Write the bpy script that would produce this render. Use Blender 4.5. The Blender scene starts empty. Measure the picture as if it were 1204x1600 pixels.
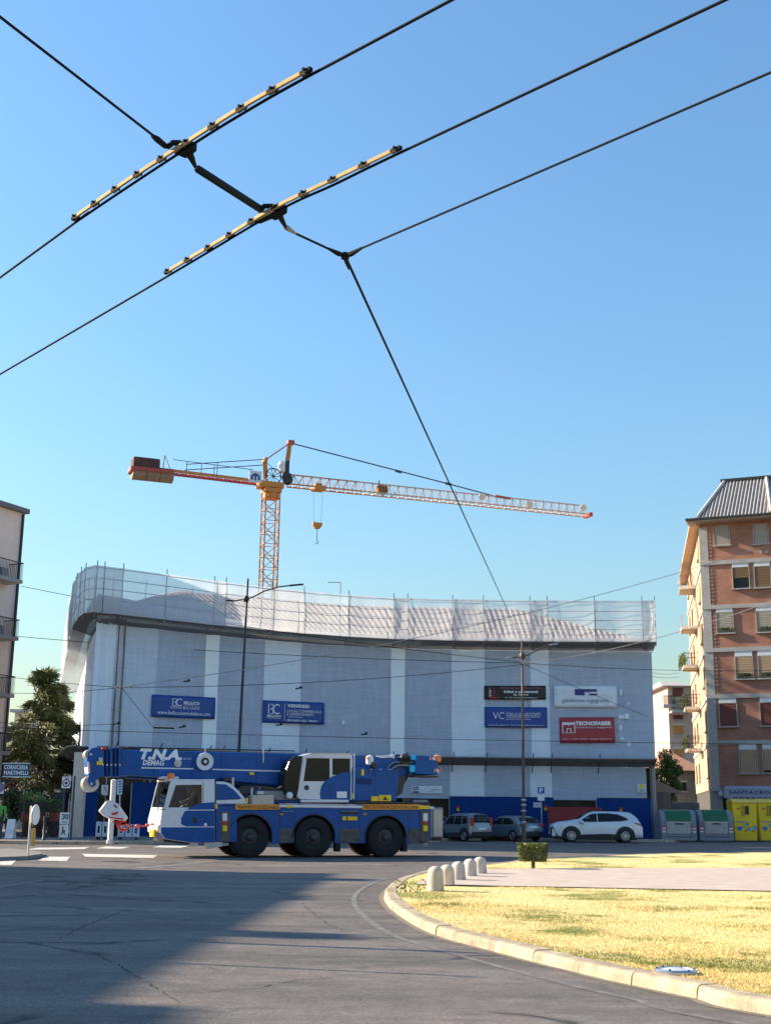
import bpy, bmesh, math, random
from mathutils import Vector, Matrix, noise as mnoise
random.seed(7)
R = math.radians
sc = bpy.context.scene
# ---------------------------------------------------------------- camera
FPX, PITCH, ROLL, CX, CY, EYE = 1950.0, math.atan(465 / 1950.0), 0.011, 602.0, 800.0, 1.62
fw = Vector((0, math.cos(PITCH), math.sin(PITCH)))
u0 = Vector((0, -math.sin(PITCH), math.cos(PITCH)))
r0 = Vector((1, 0, 0))
rt = r0 * math.cos(ROLL) + u0 * math.sin(ROLL)
up = u0 * math.cos(ROLL) - r0 * math.sin(ROLL)
CAM = Vector((0, 0, EYE))
cam_d = bpy.data.cameras.new('camera')
cam = bpy.data.objects.new('camera', cam_d)
sc.collection.objects.link(cam)
m3 = Matrix((rt, up, -fw)).transposed()
cam.matrix_world = Matrix.Translation(CAM) @ m3.to_4x4()
cam_d.sensor_fit = 'VERTICAL'
cam_d.sensor_height = 24.0
cam_d.lens = FPX / 1600 * 24.0
cam_d.clip_end = 5000
cam_d.clip_start = .05
sc.camera = cam
# ---------------------------------------------------------------- sky and sun
SUN_EL, SUN_PHI = R(24), R(15)          # low sun from the left, a little beyond the wrapped building
to_sun = Vector((-math.cos(SUN_PHI) * math.cos(SUN_EL), math.sin(SUN_PHI) * math.cos(SUN_EL), math.sin(SUN_EL)))
w = bpy.data.worlds.new('World')
sc.world = w
w.use_nodes = True
nt = w.node_tree
bg = nt.nodes['Background']
sky = nt.nodes.new('ShaderNodeTexSky')
sky.sky_type = 'NISHITA'
sky.sun_disc = False
sky.sun_elevation = SUN_EL
sky.sun_rotation = math.atan2(to_sun.x, to_sun.y)
sky.altitude = 0
sky.air_density = 1.9
sky.dust_density = 0.9
sky.ozone_density = 8.4
nt.links.new(sky.outputs[0], bg.inputs[0])
bg.inputs[1].default_value = 0.100
sun_d = bpy.data.lights.new('sun', 'SUN')
sun_d.energy = 5.0
sun_d.angle = R(0.53)
sun_d.color = (1.0, 0.83, 0.62)
sun = bpy.data.objects.new('sun', sun_d)
sc.collection.objects.link(sun)
sun.rotation_euler = (-to_sun).to_track_quat('-Z', 'Y').to_euler()
sc.view_settings.view_transform = 'Standard'
sc.view_settings.look = 'None'
sc.view_settings.exposure = 1.32
sc.view_settings.gamma = 1
sc.view_settings.use_curve_mapping = False
sc.cycles.max_bounces = 8
sc.cycles.transparent_max_bounces = 24
sc.cycles.use_denoising = True

# ---------------------------------------------------------------- pixel helpers (a pixel gives a direction only)
def ray(x, y):
    return fw + rt * ((x - CX) / FPX) - up * ((y - CY) / FPX)
def G(x, y, z=0.0):                      # where the ray meets a level plane
    d = ray(x, y)
    return CAM + d * ((z - EYE) / d.z)
def P(x, y, Y):                          # where it meets an upright plane across the view
    d = ray(x, y)
    return CAM + d * (Y / d.y)
def proj(p):
    q = Vector(p) - CAM
    zc = q.dot(fw)
    return CX + FPX * q.dot(rt) / zc, CY - FPX * q.dot(up) / zc
class VP:                                # upright plane through two ground points
    def __init__(s, A, B):
        s.A = Vector((A[0], A[1], 0)); s.a = Vector((B[0] - A[0], B[1] - A[1], 0)).normalized()
        s.n = Vector((-s.a.y, s.a.x, 0))          # away from the camera when A is left of B
    def hit(s, x, y, off=0.0):
        d = ray(x, y)
        t = (s.n.dot(s.A - CAM) + off) / s.n.dot(d)
        return CAM + d * t
    def loc(s, x, y, off=0.0):
        p = s.hit(x, y, off)
        return (p - s.A).dot(s.a), p.z
    def at(s, u, z, off=0.0):
        p = s.A + s.a * u + s.n * off
        return Vector((p.x, p.y, z))

# ---------------------------------------------------------------- object helpers
COL = sc.collection
def tag(o, label=None, cat=None, group=None, kind=None):
    if label: o['label'] = label
    if cat: o['category'] = cat
    if group: o['group'] = group
    if kind: o['kind'] = kind
    return o
def thing(name, label, cat, loc=(0, 0, 0), rz=0.0, group=None):
    o = bpy.data.objects.new(name, None)
    o.empty_display_size = .2
    COL.objects.link(o)
    o.location = loc
    o.rotation_euler = (0, 0, rz)
    return tag(o, label, cat, group)
def root_of(o):
    while o.parent: o = o.parent
    return o
class MB:
    """collects faces; build() links them as one mesh object"""
    def __init__(s):
        s.v = []; s.f = []
    def poly(s, pts):
        i = len(s.v); s.v += [tuple(p) for p in pts]; s.f.append(tuple(range(i, i + len(pts)))); return s
    def box(s, x0, y0, z0, x1, y1, z1):
        return s.obox((x0, y0, z0), (x1 - x0, 0, 0), (0, y1 - y0, 0), (0, 0, z1 - z0))
    def obox(s, o, a, b, c):
        o, a, b, c = Vector(o), Vector(a), Vector(b), Vector(c)
        i = len(s.v)
        for k in (o, o + a, o + a + b, o + b, o + c, o + a + c, o + a + b + c, o + b + c): s.v.append(tuple(k))
        for q in ((0, 3, 2, 1), (4, 5, 6, 7), (0, 1, 5, 4), (1, 2, 6, 5), (2, 3, 7, 6), (3, 0, 4, 7)):
            s.f.append(tuple(i + k for k in q))
        return s
    def bar(s, p, q, wd, ht=None, upv=(0, 0, 1)):
        p, q = Vector(p), Vector(q); ht = wd if ht is None else ht
        d = (q - p); u = Vector(upv)
        if abs(d.normalized().dot(u)) > .99: u = Vector((0, 1, 0))
        a = d.cross(u).normalized() * wd; b = a.cross(d).normalized() * ht
        return s.obox(p - a / 2 - b / 2, a, d, b)
    def tube(s, pts, r, n=8, cap=True):
        pts = [Vector(p) for p in pts]
        rs = r if isinstance(r, (list, tuple)) else [r] * len(pts)
        base = len(s.v); prev = None
        for k, p in enumerate(pts):
            t = (pts[min(k + 1, len(pts) - 1)] - pts[max(k - 1, 0)]).normalized()
            if prev is None:
                a = t.orthogonal().normalized()
            else:
                a = prev - t * prev.dot(t)
                a = a.normalized() if a.length > 1e-6 else t.orthogonal().normalized()
            prev = a; b = t.cross(a)
            for j in range(n):
                th = 2 * math.pi * j / n
                s.v.append(tuple(p + (a * math.cos(th) + b * math.sin(th)) * rs[k]))
        for k in range(len(pts) - 1):
            for j in range(n):
                j2 = (j + 1) % n
                s.f.append((base + k * n + j, base + k * n + j2, base + (k + 1) * n + j2, base + (k + 1) * n + j))
        if cap:
            s.f.append(tuple(base + j for j in range(n))[::-1])
            s.f.append(tuple(base + (len(pts) - 1) * n + j for j in range(n)))
        return s
    def prism(s, poly, fa, fb):
        i = len(s.v); n = len(poly)
        s.v += [tuple(fa(*p)) for p in poly]; s.v += [tuple(fb(*p)) for p in poly]
        s.f.append(tuple(range(i, i + n))); s.f.append(tuple(range(i + n, i + 2 * n))[::-1])
        for k in range(n):
            k2 = (k + 1) % n
            s.f.append((i + k, i + n + k, i + n + k2, i + k2))
        return s
    def lathe(s, prof, c=(0, 0, 0), axis='z', n=24, closed=False):
        c = Vector(c); base = len(s.v); m = len(prof)
        for r, h in prof:
            for j in range(n):
                t = 2 * math.pi * j / n; a, b = r * math.cos(t), r * math.sin(t)
                s.v.append(tuple(c + Vector({'z': (a, b, h), 'y': (a, h, b), 'x': (h, a, b)}[axis])))
        for k in range(m - 1):
            for j in range(n):
                j2 = (j + 1) % n
                s.f.append((base + k * n + j, base + k * n + j2, base + (k + 1) * n + j2, base + (k + 1) * n + j))
        if not closed:
            s.f.append(tuple(base + j for j in range(n))); s.f.append(tuple(base + (m - 1) * n + j for j in range(n)))
        return s
    def grid(s, fn, nu, nv):
        i = len(s.v)
        for a in range(nu + 1):
            for b in range(nv + 1): s.v.append(tuple(fn(a / nu, b / nv)))
        for a in range(nu):
            for b in range(nv):
                q = i + a * (nv + 1) + b
                s.f.append((q, q + nv + 1, q + nv + 2, q + 1))
        return s
    def mesh(s, name, mat, off=None, smooth=None, fix=True):
        me = bpy.data.meshes.new(name)
        vv = s.v if off is None else [(x - off[0], y - off[1], z - off[2]) for x, y, z in s.v]
        me.from_pydata(vv, [], s.f)
        if fix:
            bm = bmesh.new(); bm.from_mesh(me)
            bmesh.ops.recalc_face_normals(bm, faces=bm.faces); bm.to_mesh(me); bm.free()
        if smooth is not None:
            me.shade_smooth(); me.set_sharp_from_angle(angle=R(smooth))
        if mat: me.materials.append(mat)
        me.update()
        return me
    def build(s, name, mat, parent=None, local=False, smooth=None, bevel=0, fix=True, solid=0):
        if parent:
            off = None if local else tuple(root_of(parent).location)
        else:
            xs = [v[0] for v in s.v]; ys = [v[1] for v in s.v]
            off = ((min(xs) + max(xs)) / 2, (min(ys) + max(ys)) / 2, min(v[2] for v in s.v))
        o = bpy.data.objects.new(name, s.mesh(name, mat, off, smooth, fix))
        COL.objects.link(o)
        if parent: o.parent = parent
        else: o.location = off
        if solid:
            q = o.modifiers.new('solid', 'SOLIDIFY'); q.thickness = solid; q.offset = 0
        if bevel:
            b = o.modifiers.new('bevel', 'BEVEL'); b.width = bevel; b.segments = 2; b.limit_method = 'ANGLE'; b.angle_limit = R(40)
        return o
def copy_tree(o, parent=None):
    c = o.copy(); COL.objects.link(c); c.parent = parent
    for ch in list(o.children): copy_tree(ch, c)
    return c
def text(body, p00, p10, p01, mat, parent, name='lettering', bold=0.0, shear=0.0, eps=.004, spacing=1.0, local=False):
    """flat lettering fitted to the rectangle p00 (lower left), p10 (lower right), p01 (upper left)"""
    cu = bpy.data.curves.new('t', 'FONT'); cu.body = body; cu.offset = bold; cu.shear = shear; cu.space_character = spacing
    cu.resolution_u = 2; cu.align_x = 'CENTER'; cu.space_line = .95
    ob = bpy.data.objects.new('t', cu); COL.objects.link(ob)
    bpy.context.view_layer.update()
    me = bpy.data.meshes.new_from_object(ob.evaluated_get(bpy.context.evaluated_depsgraph_get()))
    bpy.data.objects.remove(ob); bpy.data.curves.remove(cu)
    p00, p10, p01 = Vector(p00), Vector(p10), Vector(p01)
    xs = [v.co.x for v in me.vertices]; ys = [v.co.y for v in me.vertices]
    x0, x1, y0, y1 = min(xs), max(xs), min(ys), max(ys)
    n = (p10 - p00).cross(p01 - p00).normalized()
    off = Vector((0, 0, 0)) if (local or parent is None) else root_of(parent).location
    for v in me.vertices:
        q = p00 + (p10 - p00) * ((v.co.x - x0) / (x1 - x0)) + (p01 - p00) * ((v.co.y - y0) / (y1 - y0)) + n * eps - off
        v.co = q
    me.materials.clear(); me.materials.append(mat); me.name = name
    o = bpy.data.objects.new(name, me); COL.objects.link(o); o.parent = parent
    return o

# ---------------------------------------------------------------- materials
MATS = {}
def srgb(r, g, b):
    f = lambda c: c / 12.92 if c <= .04045 else ((c + .055) / 1.055) ** 2.4
    return tuple(f(x / 255) for x in (r, g, b))
def M(name, col, rough=.6, metal=0.0, var=.12, scale=2.0, bump=0.0, bscale=60.0, rand=0.0, coat=0.0, spec=.5, col2=None, detail=6, stretch=None):
    if name in MATS: return MATS[name]
    m = bpy.data.materials.new(name); m.use_nodes = True
    t = m.node_tree; N = t.nodes; L = t.links; b = N['Principled BSDF']
    tc = N.new('ShaderNodeTexCoord'); src = tc.outputs['Object']
    if stretch:
        mp = N.new('ShaderNodeMapping'); mp.inputs['Scale'].default_value = stretch; L.new(src, mp.inputs[0]); src = mp.outputs[0]
    nz = N.new('ShaderNodeTexNoise'); nz.inputs['Scale'].default_value = scale; nz.inputs['Detail'].default_value = detail
    nz.inputs['Roughness'].default_value = .65
    L.new(src, nz.inputs['Vector'])
    cr = N.new('ShaderNodeValToRGB'); L.new(nz.outputs[0], cr.inputs[0])
    c1 = tuple(c * (1 - var) for c in col); c2 = tuple(min(1, c * (1 + var)) for c in (col2 or col))
    cr.color_ramp.elements[0].position = .3; cr.color_ramp.elements[1].position = .7
    cr.color_ramp.elements[0].color = (*c1, 1); cr.color_ramp.elements[1].color = (*c2, 1)
    out = cr.outputs[0]
    if rand:
        oi = N.new('ShaderNodeObjectInfo'); ma = N.new('ShaderNodeMath'); ma.operation = 'MULTIPLY_ADD'
        ma.inputs[1].default_value = rand; ma.inputs[2].default_value = 1 - rand / 2; L.new(oi.outputs['Random'], ma.inputs[0])
        vm = N.new('ShaderNodeVectorMath'); vm.operation = 'SCALE'; L.new(out, vm.inputs[0]); L.new(ma.outputs[0], vm.inputs['Scale']); out = vm.outputs[0]
    L.new(out, b.inputs['Base Color'])
    b.inputs['Roughness'].default_value = rough; b.inputs['Metallic'].default_value = metal
    b.inputs['Specular IOR Level'].default_value = spec
    if coat:
        b.inputs['Coat Weight'].default_value = coat; b.inputs['Coat Roughness'].default_value = .05
    if bump:
        n2 = N.new('ShaderNodeTexNoise'); n2.inputs['Scale'].default_value = bscale; n2.inputs['Detail'].default_value = 4; L.new(src, n2.inputs['Vector'])
        bp = N.new('ShaderNodeBump'); bp.inputs['Strength'].default_value = bump; bp.inputs['Distance'].default_value = .02
        L.new(n2.outputs[0], bp.inputs['Height']); L.new(bp.outputs[0], b.inputs['Normal'])
    MATS[name] = m
    return m
def glassmat(name, tint=(.5, .55, .55), alpha=.35, rough=.02):
    m = bpy.data.materials.new(name); m.use_nodes = True
    t = m.node_tree; N = t.nodes; L = t.links; N.remove(N['Principled BSDF'])
    tr = N.new('ShaderNodeBsdfTransparent'); tr.inputs[0].default_value = (*tint, 1)
    gl = N.new('ShaderNodeBsdfGlossy'); gl.inputs['Roughness'].default_value = rough
    fr = N.new('ShaderNodeFresnel'); fr.inputs[0].default_value = 1.5
    ma = N.new('ShaderNodeMath'); ma.operation = 'ADD'; ma.inputs[1].default_value = alpha * .04; L.new(fr.outputs[0], ma.inputs[0])
    mx = N.new('ShaderNodeMixShader'); L.new(ma.outputs[0], mx.inputs[0]); L.new(tr.outputs[0], mx.inputs[1]); L.new(gl.outputs[0], mx.inputs[2])
    L.new(mx.outputs[0], N['Material Output'].inputs[0]); MATS[name] = m
    return m
def netmat(name, col, opacity, trans=.4, band=.06):
    """woven scaffold netting: part see-through, part diffuse, part translucent"""
    m = bpy.data.materials.new(name); m.use_nodes = True
    t = m.node_tree; N = t.nodes; L = t.links; N.remove(N['Principled BSDF'])
    tc = N.new('ShaderNodeTexCoord'); mp = N.new('ShaderNodeMapping'); mp.inputs['Scale'].default_value = (3, 3, .35)
    L.new(tc.outputs['Object'], mp.inputs[0])
    nz = N.new('ShaderNodeTexNoise'); nz.inputs['Scale'].default_value = 2.2; nz.inputs['Detail'].default_value = 7; L.new(mp.outputs[0], nz.inputs['Vector'])
    mp2 = N.new('ShaderNodeMapping'); mp2.inputs['Scale'].default_value = (.3, .3, 6); L.new(tc.outputs['Object'], mp2.inputs[0])
    nz2 = N.new('ShaderNodeTexNoise'); nz2.inputs['Scale'].default_value = 2; nz2.inputs['Detail'].default_value = 4; L.new(mp2.outputs[0], nz2.inputs['Vector'])
    ad = N.new('ShaderNodeMath'); ad.operation = 'ADD'; L.new(nz.outputs[0], ad.inputs[0]); L.new(nz2.outputs[0], ad.inputs[1])
    ma = N.new('ShaderNodeMath'); ma.operation = 'MULTIPLY_ADD'; ma.inputs[1].default_value = band * 3; ma.inputs[2].default_value = opacity - band * 3
    ma.use_clamp = True; L.new(ad.outputs[0], ma.inputs[0])
    df = N.new('ShaderNodeBsdfDiffuse'); df.inputs[0].default_value = (*col, 1)
    tl = N.new('ShaderNodeBsdfTranslucent'); tl.inputs[0].default_value = (*col, 1)
    m1 = N.new('ShaderNodeMixShader'); m1.inputs[0].default_value = trans; L.new(df.outputs[0], m1.inputs[1]); L.new(tl.outputs[0], m1.inputs[2])
    tr = N.new('ShaderNodeBsdfTransparent')
    m2 = N.new('ShaderNodeMixShader'); L.new(ma.outputs[0], m2.inputs[0]); L.new(tr.outputs[0], m2.inputs[1]); L.new(m1.outputs[0], m2.inputs[2])
    L.new(m2.outputs[0], N['Material Output'].inputs[0]); MATS[name] = m
    return m
WHITE = M('white_paint', (.72, .73, .74), .45, var=.06)
PRINT_W = M('print_white', (.8, .82, .84), .6, var=.03)
BLACK = M('black_paint', (.015, .015, .017), .45)
RUBBER = M('rubber', (.012, .012, .013), .85, bump=.2)
DARKMET = M('dark_metal', (.035, .036, .04), .5, .3)
GALV = M('galvanised_steel', (.42, .43, .44), .42, .7, var=.2, scale=8)
STEEL = M('painted_grey', (.3, .31, .33), .5)
SCAFF = M('scaffold_tube', (.46, .46, .47), .45, .5, var=.25, scale=5, rand=.3)
WOOD = M('scaffold_board', (.58, .52, .44), .8, var=.25, scale=4, rand=.3)
CONC = M('concrete', (.42, .41, .39), .85, var=.18, scale=1.5, bump=.2)
CONCD = M('concrete_dark', (.2, .19, .18), .9, var=.2, scale=1.5)
BARK = M('bark', (.11, .08, .055), .9, var=.4, scale=6, bump=.5)
RED = M('red_paint', (.5, .03, .03), .45)
YEL = M('yellow_plastic', (.85, .56, .01), .42, var=.1)
ORANGE = M('orange_lamp', (.9, .22, .02), .3)
DKGLASS = M('dark_glass', (.012, .015, .017), .06, var=.1, spec=.22)
CHROME = M('chrome', (.7, .7, .72), .12, 1.0)
GLASS = glassmat('clear_glass', (.62, .66, .65), .3)
# ================================================================ ground, road, island
def asphalt():
    m = bpy.data.materials.new('asphalt'); m.use_nodes = True
    t = m.node_tree; N = t.nodes; L = t.links; b = N['Principled BSDF']
    tc = N.new('ShaderNodeTexCoord'); O = tc.outputs['Object']
    def nz(s, d=6, r=.6, st=None):
        n = N.new('ShaderNodeTexNoise'); n.inputs['Scale'].default_value = s; n.inputs['Detail'].default_value = d; n.inputs['Roughness'].default_value = r
        src = O
        if st:
            mp = N.new('ShaderNodeMapping'); mp.inputs['Scale'].default_value = st; mp.inputs['Rotation'].default_value = (0, 0, R(-25)); L.new(O, mp.inputs[0]); src = mp.outputs[0]
        L.new(src, n.inputs['Vector']); return n.outputs[0]
    def ramp(f, a, c, ca, cb):
        r = N.new('ShaderNodeValToRGB'); r.color_ramp.elements[0].position = a; r.color_ramp.elements[1].position = c
        r.color_ramp.elements[0].color = (*ca, 1); r.color_ramp.elements[1].color = (*cb, 1); L.new(f, r.inputs[0]); return r.outputs[0]
    def mix(f, a, c, mode='MIX'):
        x = N.new('ShaderNodeMix'); x.data_type = 'RGBA'; x.blend_type = mode
        if isinstance(f, float): x.inputs[0].default_value = f
        else: L.new(f, x.inputs[0])
        for s_, v in ((6, a), (7, c)):
            if isinstance(v, tuple): x.inputs[s_].default_value = (*v, 1)
            else: L.new(v, x.inputs[s_])
        return x.outputs[2]
    base = ramp(nz(.22, 5), .3, .7, (.105, .093, .085), (.176, .158, .144))
    sweep = ramp(nz(.5, 6, .65, (.35, 1.6, 1)), .35, .7, (.55, .55, .57), (1.25, 1.23, 1.19))
    c = mix(1.0, base, sweep, 'MULTIPLY')
    grit = ramp(nz(26, 5, .8), .34, .68, (.35, .35, .35), (1.65, 1.63, 1.6))
    c = mix(.8, c, grit, 'MULTIPLY')
    mott = ramp(nz(3.2, 6, .75), .3, .7, (.58, .58, .59), (1.36, 1.35, 1.32))
    c = mix(.8, c, mott, 'MULTIPLY')
    speck = ramp(nz(150, 2, .6), .6, .72, (0, 0, 0), (1, 1, 1))
    c = mix(speck, c, (.2, .195, .19))
    # cracks: distorted cell edges that show only in patches
    dn = N.new('ShaderNodeTexNoise'); dn.inputs['Scale'].default_value = 1.1; dn.inputs['Detail'].default_value = 5; L.new(O, dn.inputs['Vector'])
    mv = N.new('ShaderNodeMix'); mv.data_type = 'RGBA'; mv.inputs[0].default_value = .55; L.new(O, mv.inputs[6]); L.new(dn.outputs[1], mv.inputs[7])
    vo = N.new('ShaderNodeTexVoronoi'); vo.feature = 'DISTANCE_TO_EDGE'; vo.inputs['Scale'].default_value = .42; L.new(mv.outputs[2], vo.inputs['Vector'])
    cl = ramp(vo.outputs['Distance'], .004, .022, (1, 1, 1), (0, 0, 0))
    msk = ramp(nz(.3, 3), .48, .56, (0, 0, 0), (1, 1, 1))
    ck = mix(1.0, cl, msk, 'MULTIPLY')
    c = mix(ck, c, (.02, .02, .02))
    # oil and tyre stains
    st = ramp(nz(.8, 5, .7, (.5, 1.5, 1)), .56, .70, (0, 0, 0), (.62, .62, .62))
    c = mix(st, c, (.045, .043, .042))
    L.new(c, b.inputs['Base Color']); b.inputs['Roughness'].default_value = .78
    bp = N.new('ShaderNodeBump'); bp.inputs['Strength'].default_value = .5; bp.inputs['Distance'].default_value = .012
    L.new(nz(70, 4, .7), bp.inputs['Height']); L.new(bp.outputs[0], b.inputs['Normal'])
    MATS['asphalt'] = m
    return m
ASPH = asphalt()
def worn(name, col, under, lo, hi, scale=7):
    m = M(name, col, .8, var=.1, scale=3)
    t = m.node_tree; N = t.nodes; L = t.links; b = N['Principled BSDF']; old = b.inputs['Base Color'].links[0].from_socket
    tc = N.new('ShaderNodeTexCoord'); nz = N.new('ShaderNodeTexNoise'); nz.inputs['Scale'].default_value = scale; nz.inputs['Detail'].default_value = 8; nz.inputs['Roughness'].default_value = .7
    L.new(tc.outputs['Object'], nz.inputs['Vector'])
    r = N.new('ShaderNodeValToRGB'); r.color_ramp.elements[0].position = lo; r.color_ramp.elements[1].position = hi; L.new(nz.outputs[0], r.inputs[0])
    x = N.new('ShaderNodeMix'); x.data_type = 'RGBA'; L.new(r.outputs[0], x.inputs[0]); L.new(old, x.inputs[6]); x.inputs[7].default_value = (*under, 1)
    L.new(x.outputs[2], b.inputs['Base Color'])
    return m
PAINT = worn('road_paint', (.55, .54, .5), (.12, .115, .11), .52, .68)
PAINT_OLD = worn('road_paint_faded', (.22, .21, .195), (.12, .113, .107), .34, .56, 4)

o = MB().poly([(-900, -60, 0), (900, -60, 0), (900, 1500, 0), (-900, 1500, 0)]).build('ground', M('earth', (.16, .15, .13), .95, scale=.2)); tag(o, kind='structure')
o = MB().poly([(-70, -25, .004), (75, -25, .004), (75, 100, .004), (-70, 100, .004)]).build('road', ASPH); tag(o, kind='structure')

def spline(pts, n=10):
    out = []; m = len(pts)
    for i in range(m):
        p0, p1, p2, p3 = [Vector(pts[(i + k - 1) % m]) for k in range(4)]
        for k in range(n):
            t = k / n
            out.append(.5 * ((2 * p1) + (p2 - p0) * t + (2 * p0 - 5 * p1 + 4 * p2 - p3) * t * t + (3 * p1 - p0 - 3 * p2 + p3) * t ** 3))
    return out
isl_px = [(1204, 1588), (1080, 1560), (940, 1530), (800, 1495), (680, 1462), (624, 1432), (603, 1412), (601, 1399), (613, 1386), (640, 1374), (690, 1363)]
isl = [tuple(G(x, y).to_2d()) for x, y in isl_px]
isl += [(3.0, 37.5), (6.2, 44.0), (14.3, 51.5), (26, 53), (38, 45), (43, 28), (37, 11), (24, 3.5), (11, 4.5), (6.0, 7.6)]
isl = spline([(x, y, 0) for x, y in isl], 8)
area = sum(isl[i].x * isl[(i + 1) % len(isl)].y - isl[(i + 1) % len(isl)].x * isl[i].y for i in range(len(isl)))
if area > 0: isl.reverse()                 # clockwise seen from above
def offset_loop(loop, d):                  # d > 0: outwards
    out = []
    for i, p in enumerate(loop):
        t = (loop[(i + 1) % len(loop)] - loop[i - 1]).normalized()
        out.append(p + Vector((-t.y, t.x, 0)) * d)
    return out
KW = .25
inner = offset_loop(isl, -KW)
o = MB().poly([(p.x, p.y, .10) for p in offset_loop(isl, -.12)]).build('island_soil', M('dry_soil', (.42, .32, .15), .95, var=.35, scale=2.5, bump=.5, bscale=40, col2=(.5, .4, .18)))
tag(o, kind='structure')
# kerb stones: one object per stone where they show, along the outline
KST = M('kerb_stone', (.40, .325, .225), .85, var=.38, scale=4, bump=.6, bscale=70, rand=.25)
kerb = bpy.data.objects.new('kerb', None); COL.objects.link(kerb); tag(kerb, kind='structure')
cum = [0]
for i in range(len(isl)): cum.append(cum[-1] + (isl[(i + 1) % len(isl)] - isl[i]).length)
def at_len(loop, s):
    s %= cum[-1]
    for i in range(len(loop)):
        if cum[i + 1] >= s:
            t = (s - cum[i]) / (cum[i + 1] - cum[i]); return loop[i].lerp(loop[(i + 1) % len(loop)], t)
s = 0.0; far_mb = MB()
while s < cum[-1] - .3:
    ln = min(random.uniform(.95, 1.1), cum[-1] - s)
    hz = random.uniform(-.006, .006); dx = random.uniform(-.008, .008)
    mb = MB(); gap = .012
    sec = [(0.0, 0), (.012, .085), (.03, .114), (.06, .124), (KW - .02, .124), (KW, .115), (KW, 0)]
    rows = []
    for k in range(5):
        q = s + gap / 2 + (ln - gap) * k / 4
        po = at_len(isl, q); t = (at_len(isl, q + .02) - at_len(isl, q - .02)).normalized(); nn = Vector((-t.y, t.x, 0))
        rows.append([po - nn * (a + dx) + Vector((0, 0, b + (hz if b else 0) + .003)) for a, b in sec])
    base = len(mb.v); mb.v += [tuple(p) for r_ in rows for p in r_]; ns = len(sec)
    for k in range(4):
        for j in range(ns - 1): mb.f.append((base + k * ns + j, base + k * ns + j + 1, base + (k + 1) * ns + j + 1, base + (k + 1) * ns + j))
    mb.f.append(tuple(base + j for j in range(ns))); mb.f.append(tuple(base + 4 * ns + j for j in range(ns)))
    mid = rows[2][0]; px, py = proj(mid)
    if mid.y > 6 and -40 < px < 1260: mb.build('kerb_stone', KST, kerb)
    else:
        b0 = len(far_mb.v); far_mb.v += mb.v; far_mb.f += [tuple(i + b0 for i in f) for f in mb.f]
    s += ln
if far_mb.v: tag(far_mb.build('kerb_run', KST, kerb), kind='stuff')
# worn edge line and gutter seam around the island
def strip(loop, d0, d1, z, name, mat):
    a = offset_loop(loop, d0); b = offset_loop(loop, d1); mb = MB()
    for i in range(len(loop)):
        j = (i + 1) % len(loop)
        if loop[i].y < 40 and loop[i].x < 20: mb.poly([(a[i].x, a[i].y, z), (a[j].x, a[j].y, z), (b[j].x, b[j].y, z), (b[i].x, b[i].y, z)])
    o = mb.build(name, mat); tag(o, kind='structure'); return o
strip(isl, .51, .61, .009, 'edge_line', PAINT_OLD)
strip(isl, .0, .10, .008, 'gutter_seam', M('gutter_dirt', (.16, .14, .11), .95, var=.4, scale=6))
def mark(pts, name='road_marking', mat=PAINT):
    o = MB().poly([(*G(x, y).to_2d(), .009) for x, y in pts]).build(name, mat); tag(o, kind='structure')
mark([(128, 1334.5), (246, 1336.5), (240, 1341), (134, 1339)])
mark([(72, 1339), (110, 1339), (104, 1346), (60, 1345)])
mark([(-30, 1342), (28, 1343), (18, 1352), (-50, 1351)])
mark([(165, 1323), (205, 1323.5), (190, 1326.5), (150, 1326)]); mark([(250, 1321.5), (296, 1322), (282, 1325), (238, 1324.5)])
mark([(60, 1325), (140, 1324), (132, 1327), (40, 1328)])
mark([(211, 1356), (330, 1346), (334, 1347.5), (216, 1358)], mat=PAINT_OLD)
mark([(0, 1386), (64, 1375), (66, 1377), (0, 1388.5)], mat=PAINT_OLD)
mark([(-20, 1428), (120, 1428), (120, 1430), (-20, 1431)], mat=PAINT_OLD)

# open cracks in the asphalt, as thin jagged sheets
CRK = M('crack_dark', (.045, .041, .039), .95)
for px in ([(150, 1490), (221, 1530), (262, 1556), (288, 1573)], [(300, 1556), (345, 1549), (400, 1545), (463, 1532), (560, 1527)], [(470, 1412), (490, 1428), (512, 1445), (540, 1457)],
           [(90, 1470), (130, 1448), (190, 1425), (300, 1418), (420, 1424)], [(520, 1368), (600, 1372), (660, 1360)], [(300, 1390), (370, 1386), (455, 1392), (540, 1388)]):
    ps = [Vector((*G(x, y).to_2d(), .0085)) for x, y in px]; fine = []
    for a, b in zip(ps, ps[1:]):
        k = max(2, int((b - a).length / .12)); n = Vector((-(b - a).y, (b - a).x, 0)).normalized()
        fine += [a.lerp(b, i / k) + n * random.gauss(0, .014) for i in range(k)]
    mb = MB()
    for i, (a, b) in enumerate(zip(fine, fine[1:])):
        if random.random() < .25: continue
        n = Vector((-(b - a).y, (b - a).x, 0)).normalized(); w0 = random.uniform(.002, .009) * (1 + a.y / 40)
        mb.poly([a - n * w0, b - n * w0, b + n * w0, a + n * w0])
    tag(mb.build('road_crack', CRK, fix=False), kind='structure')

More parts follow.
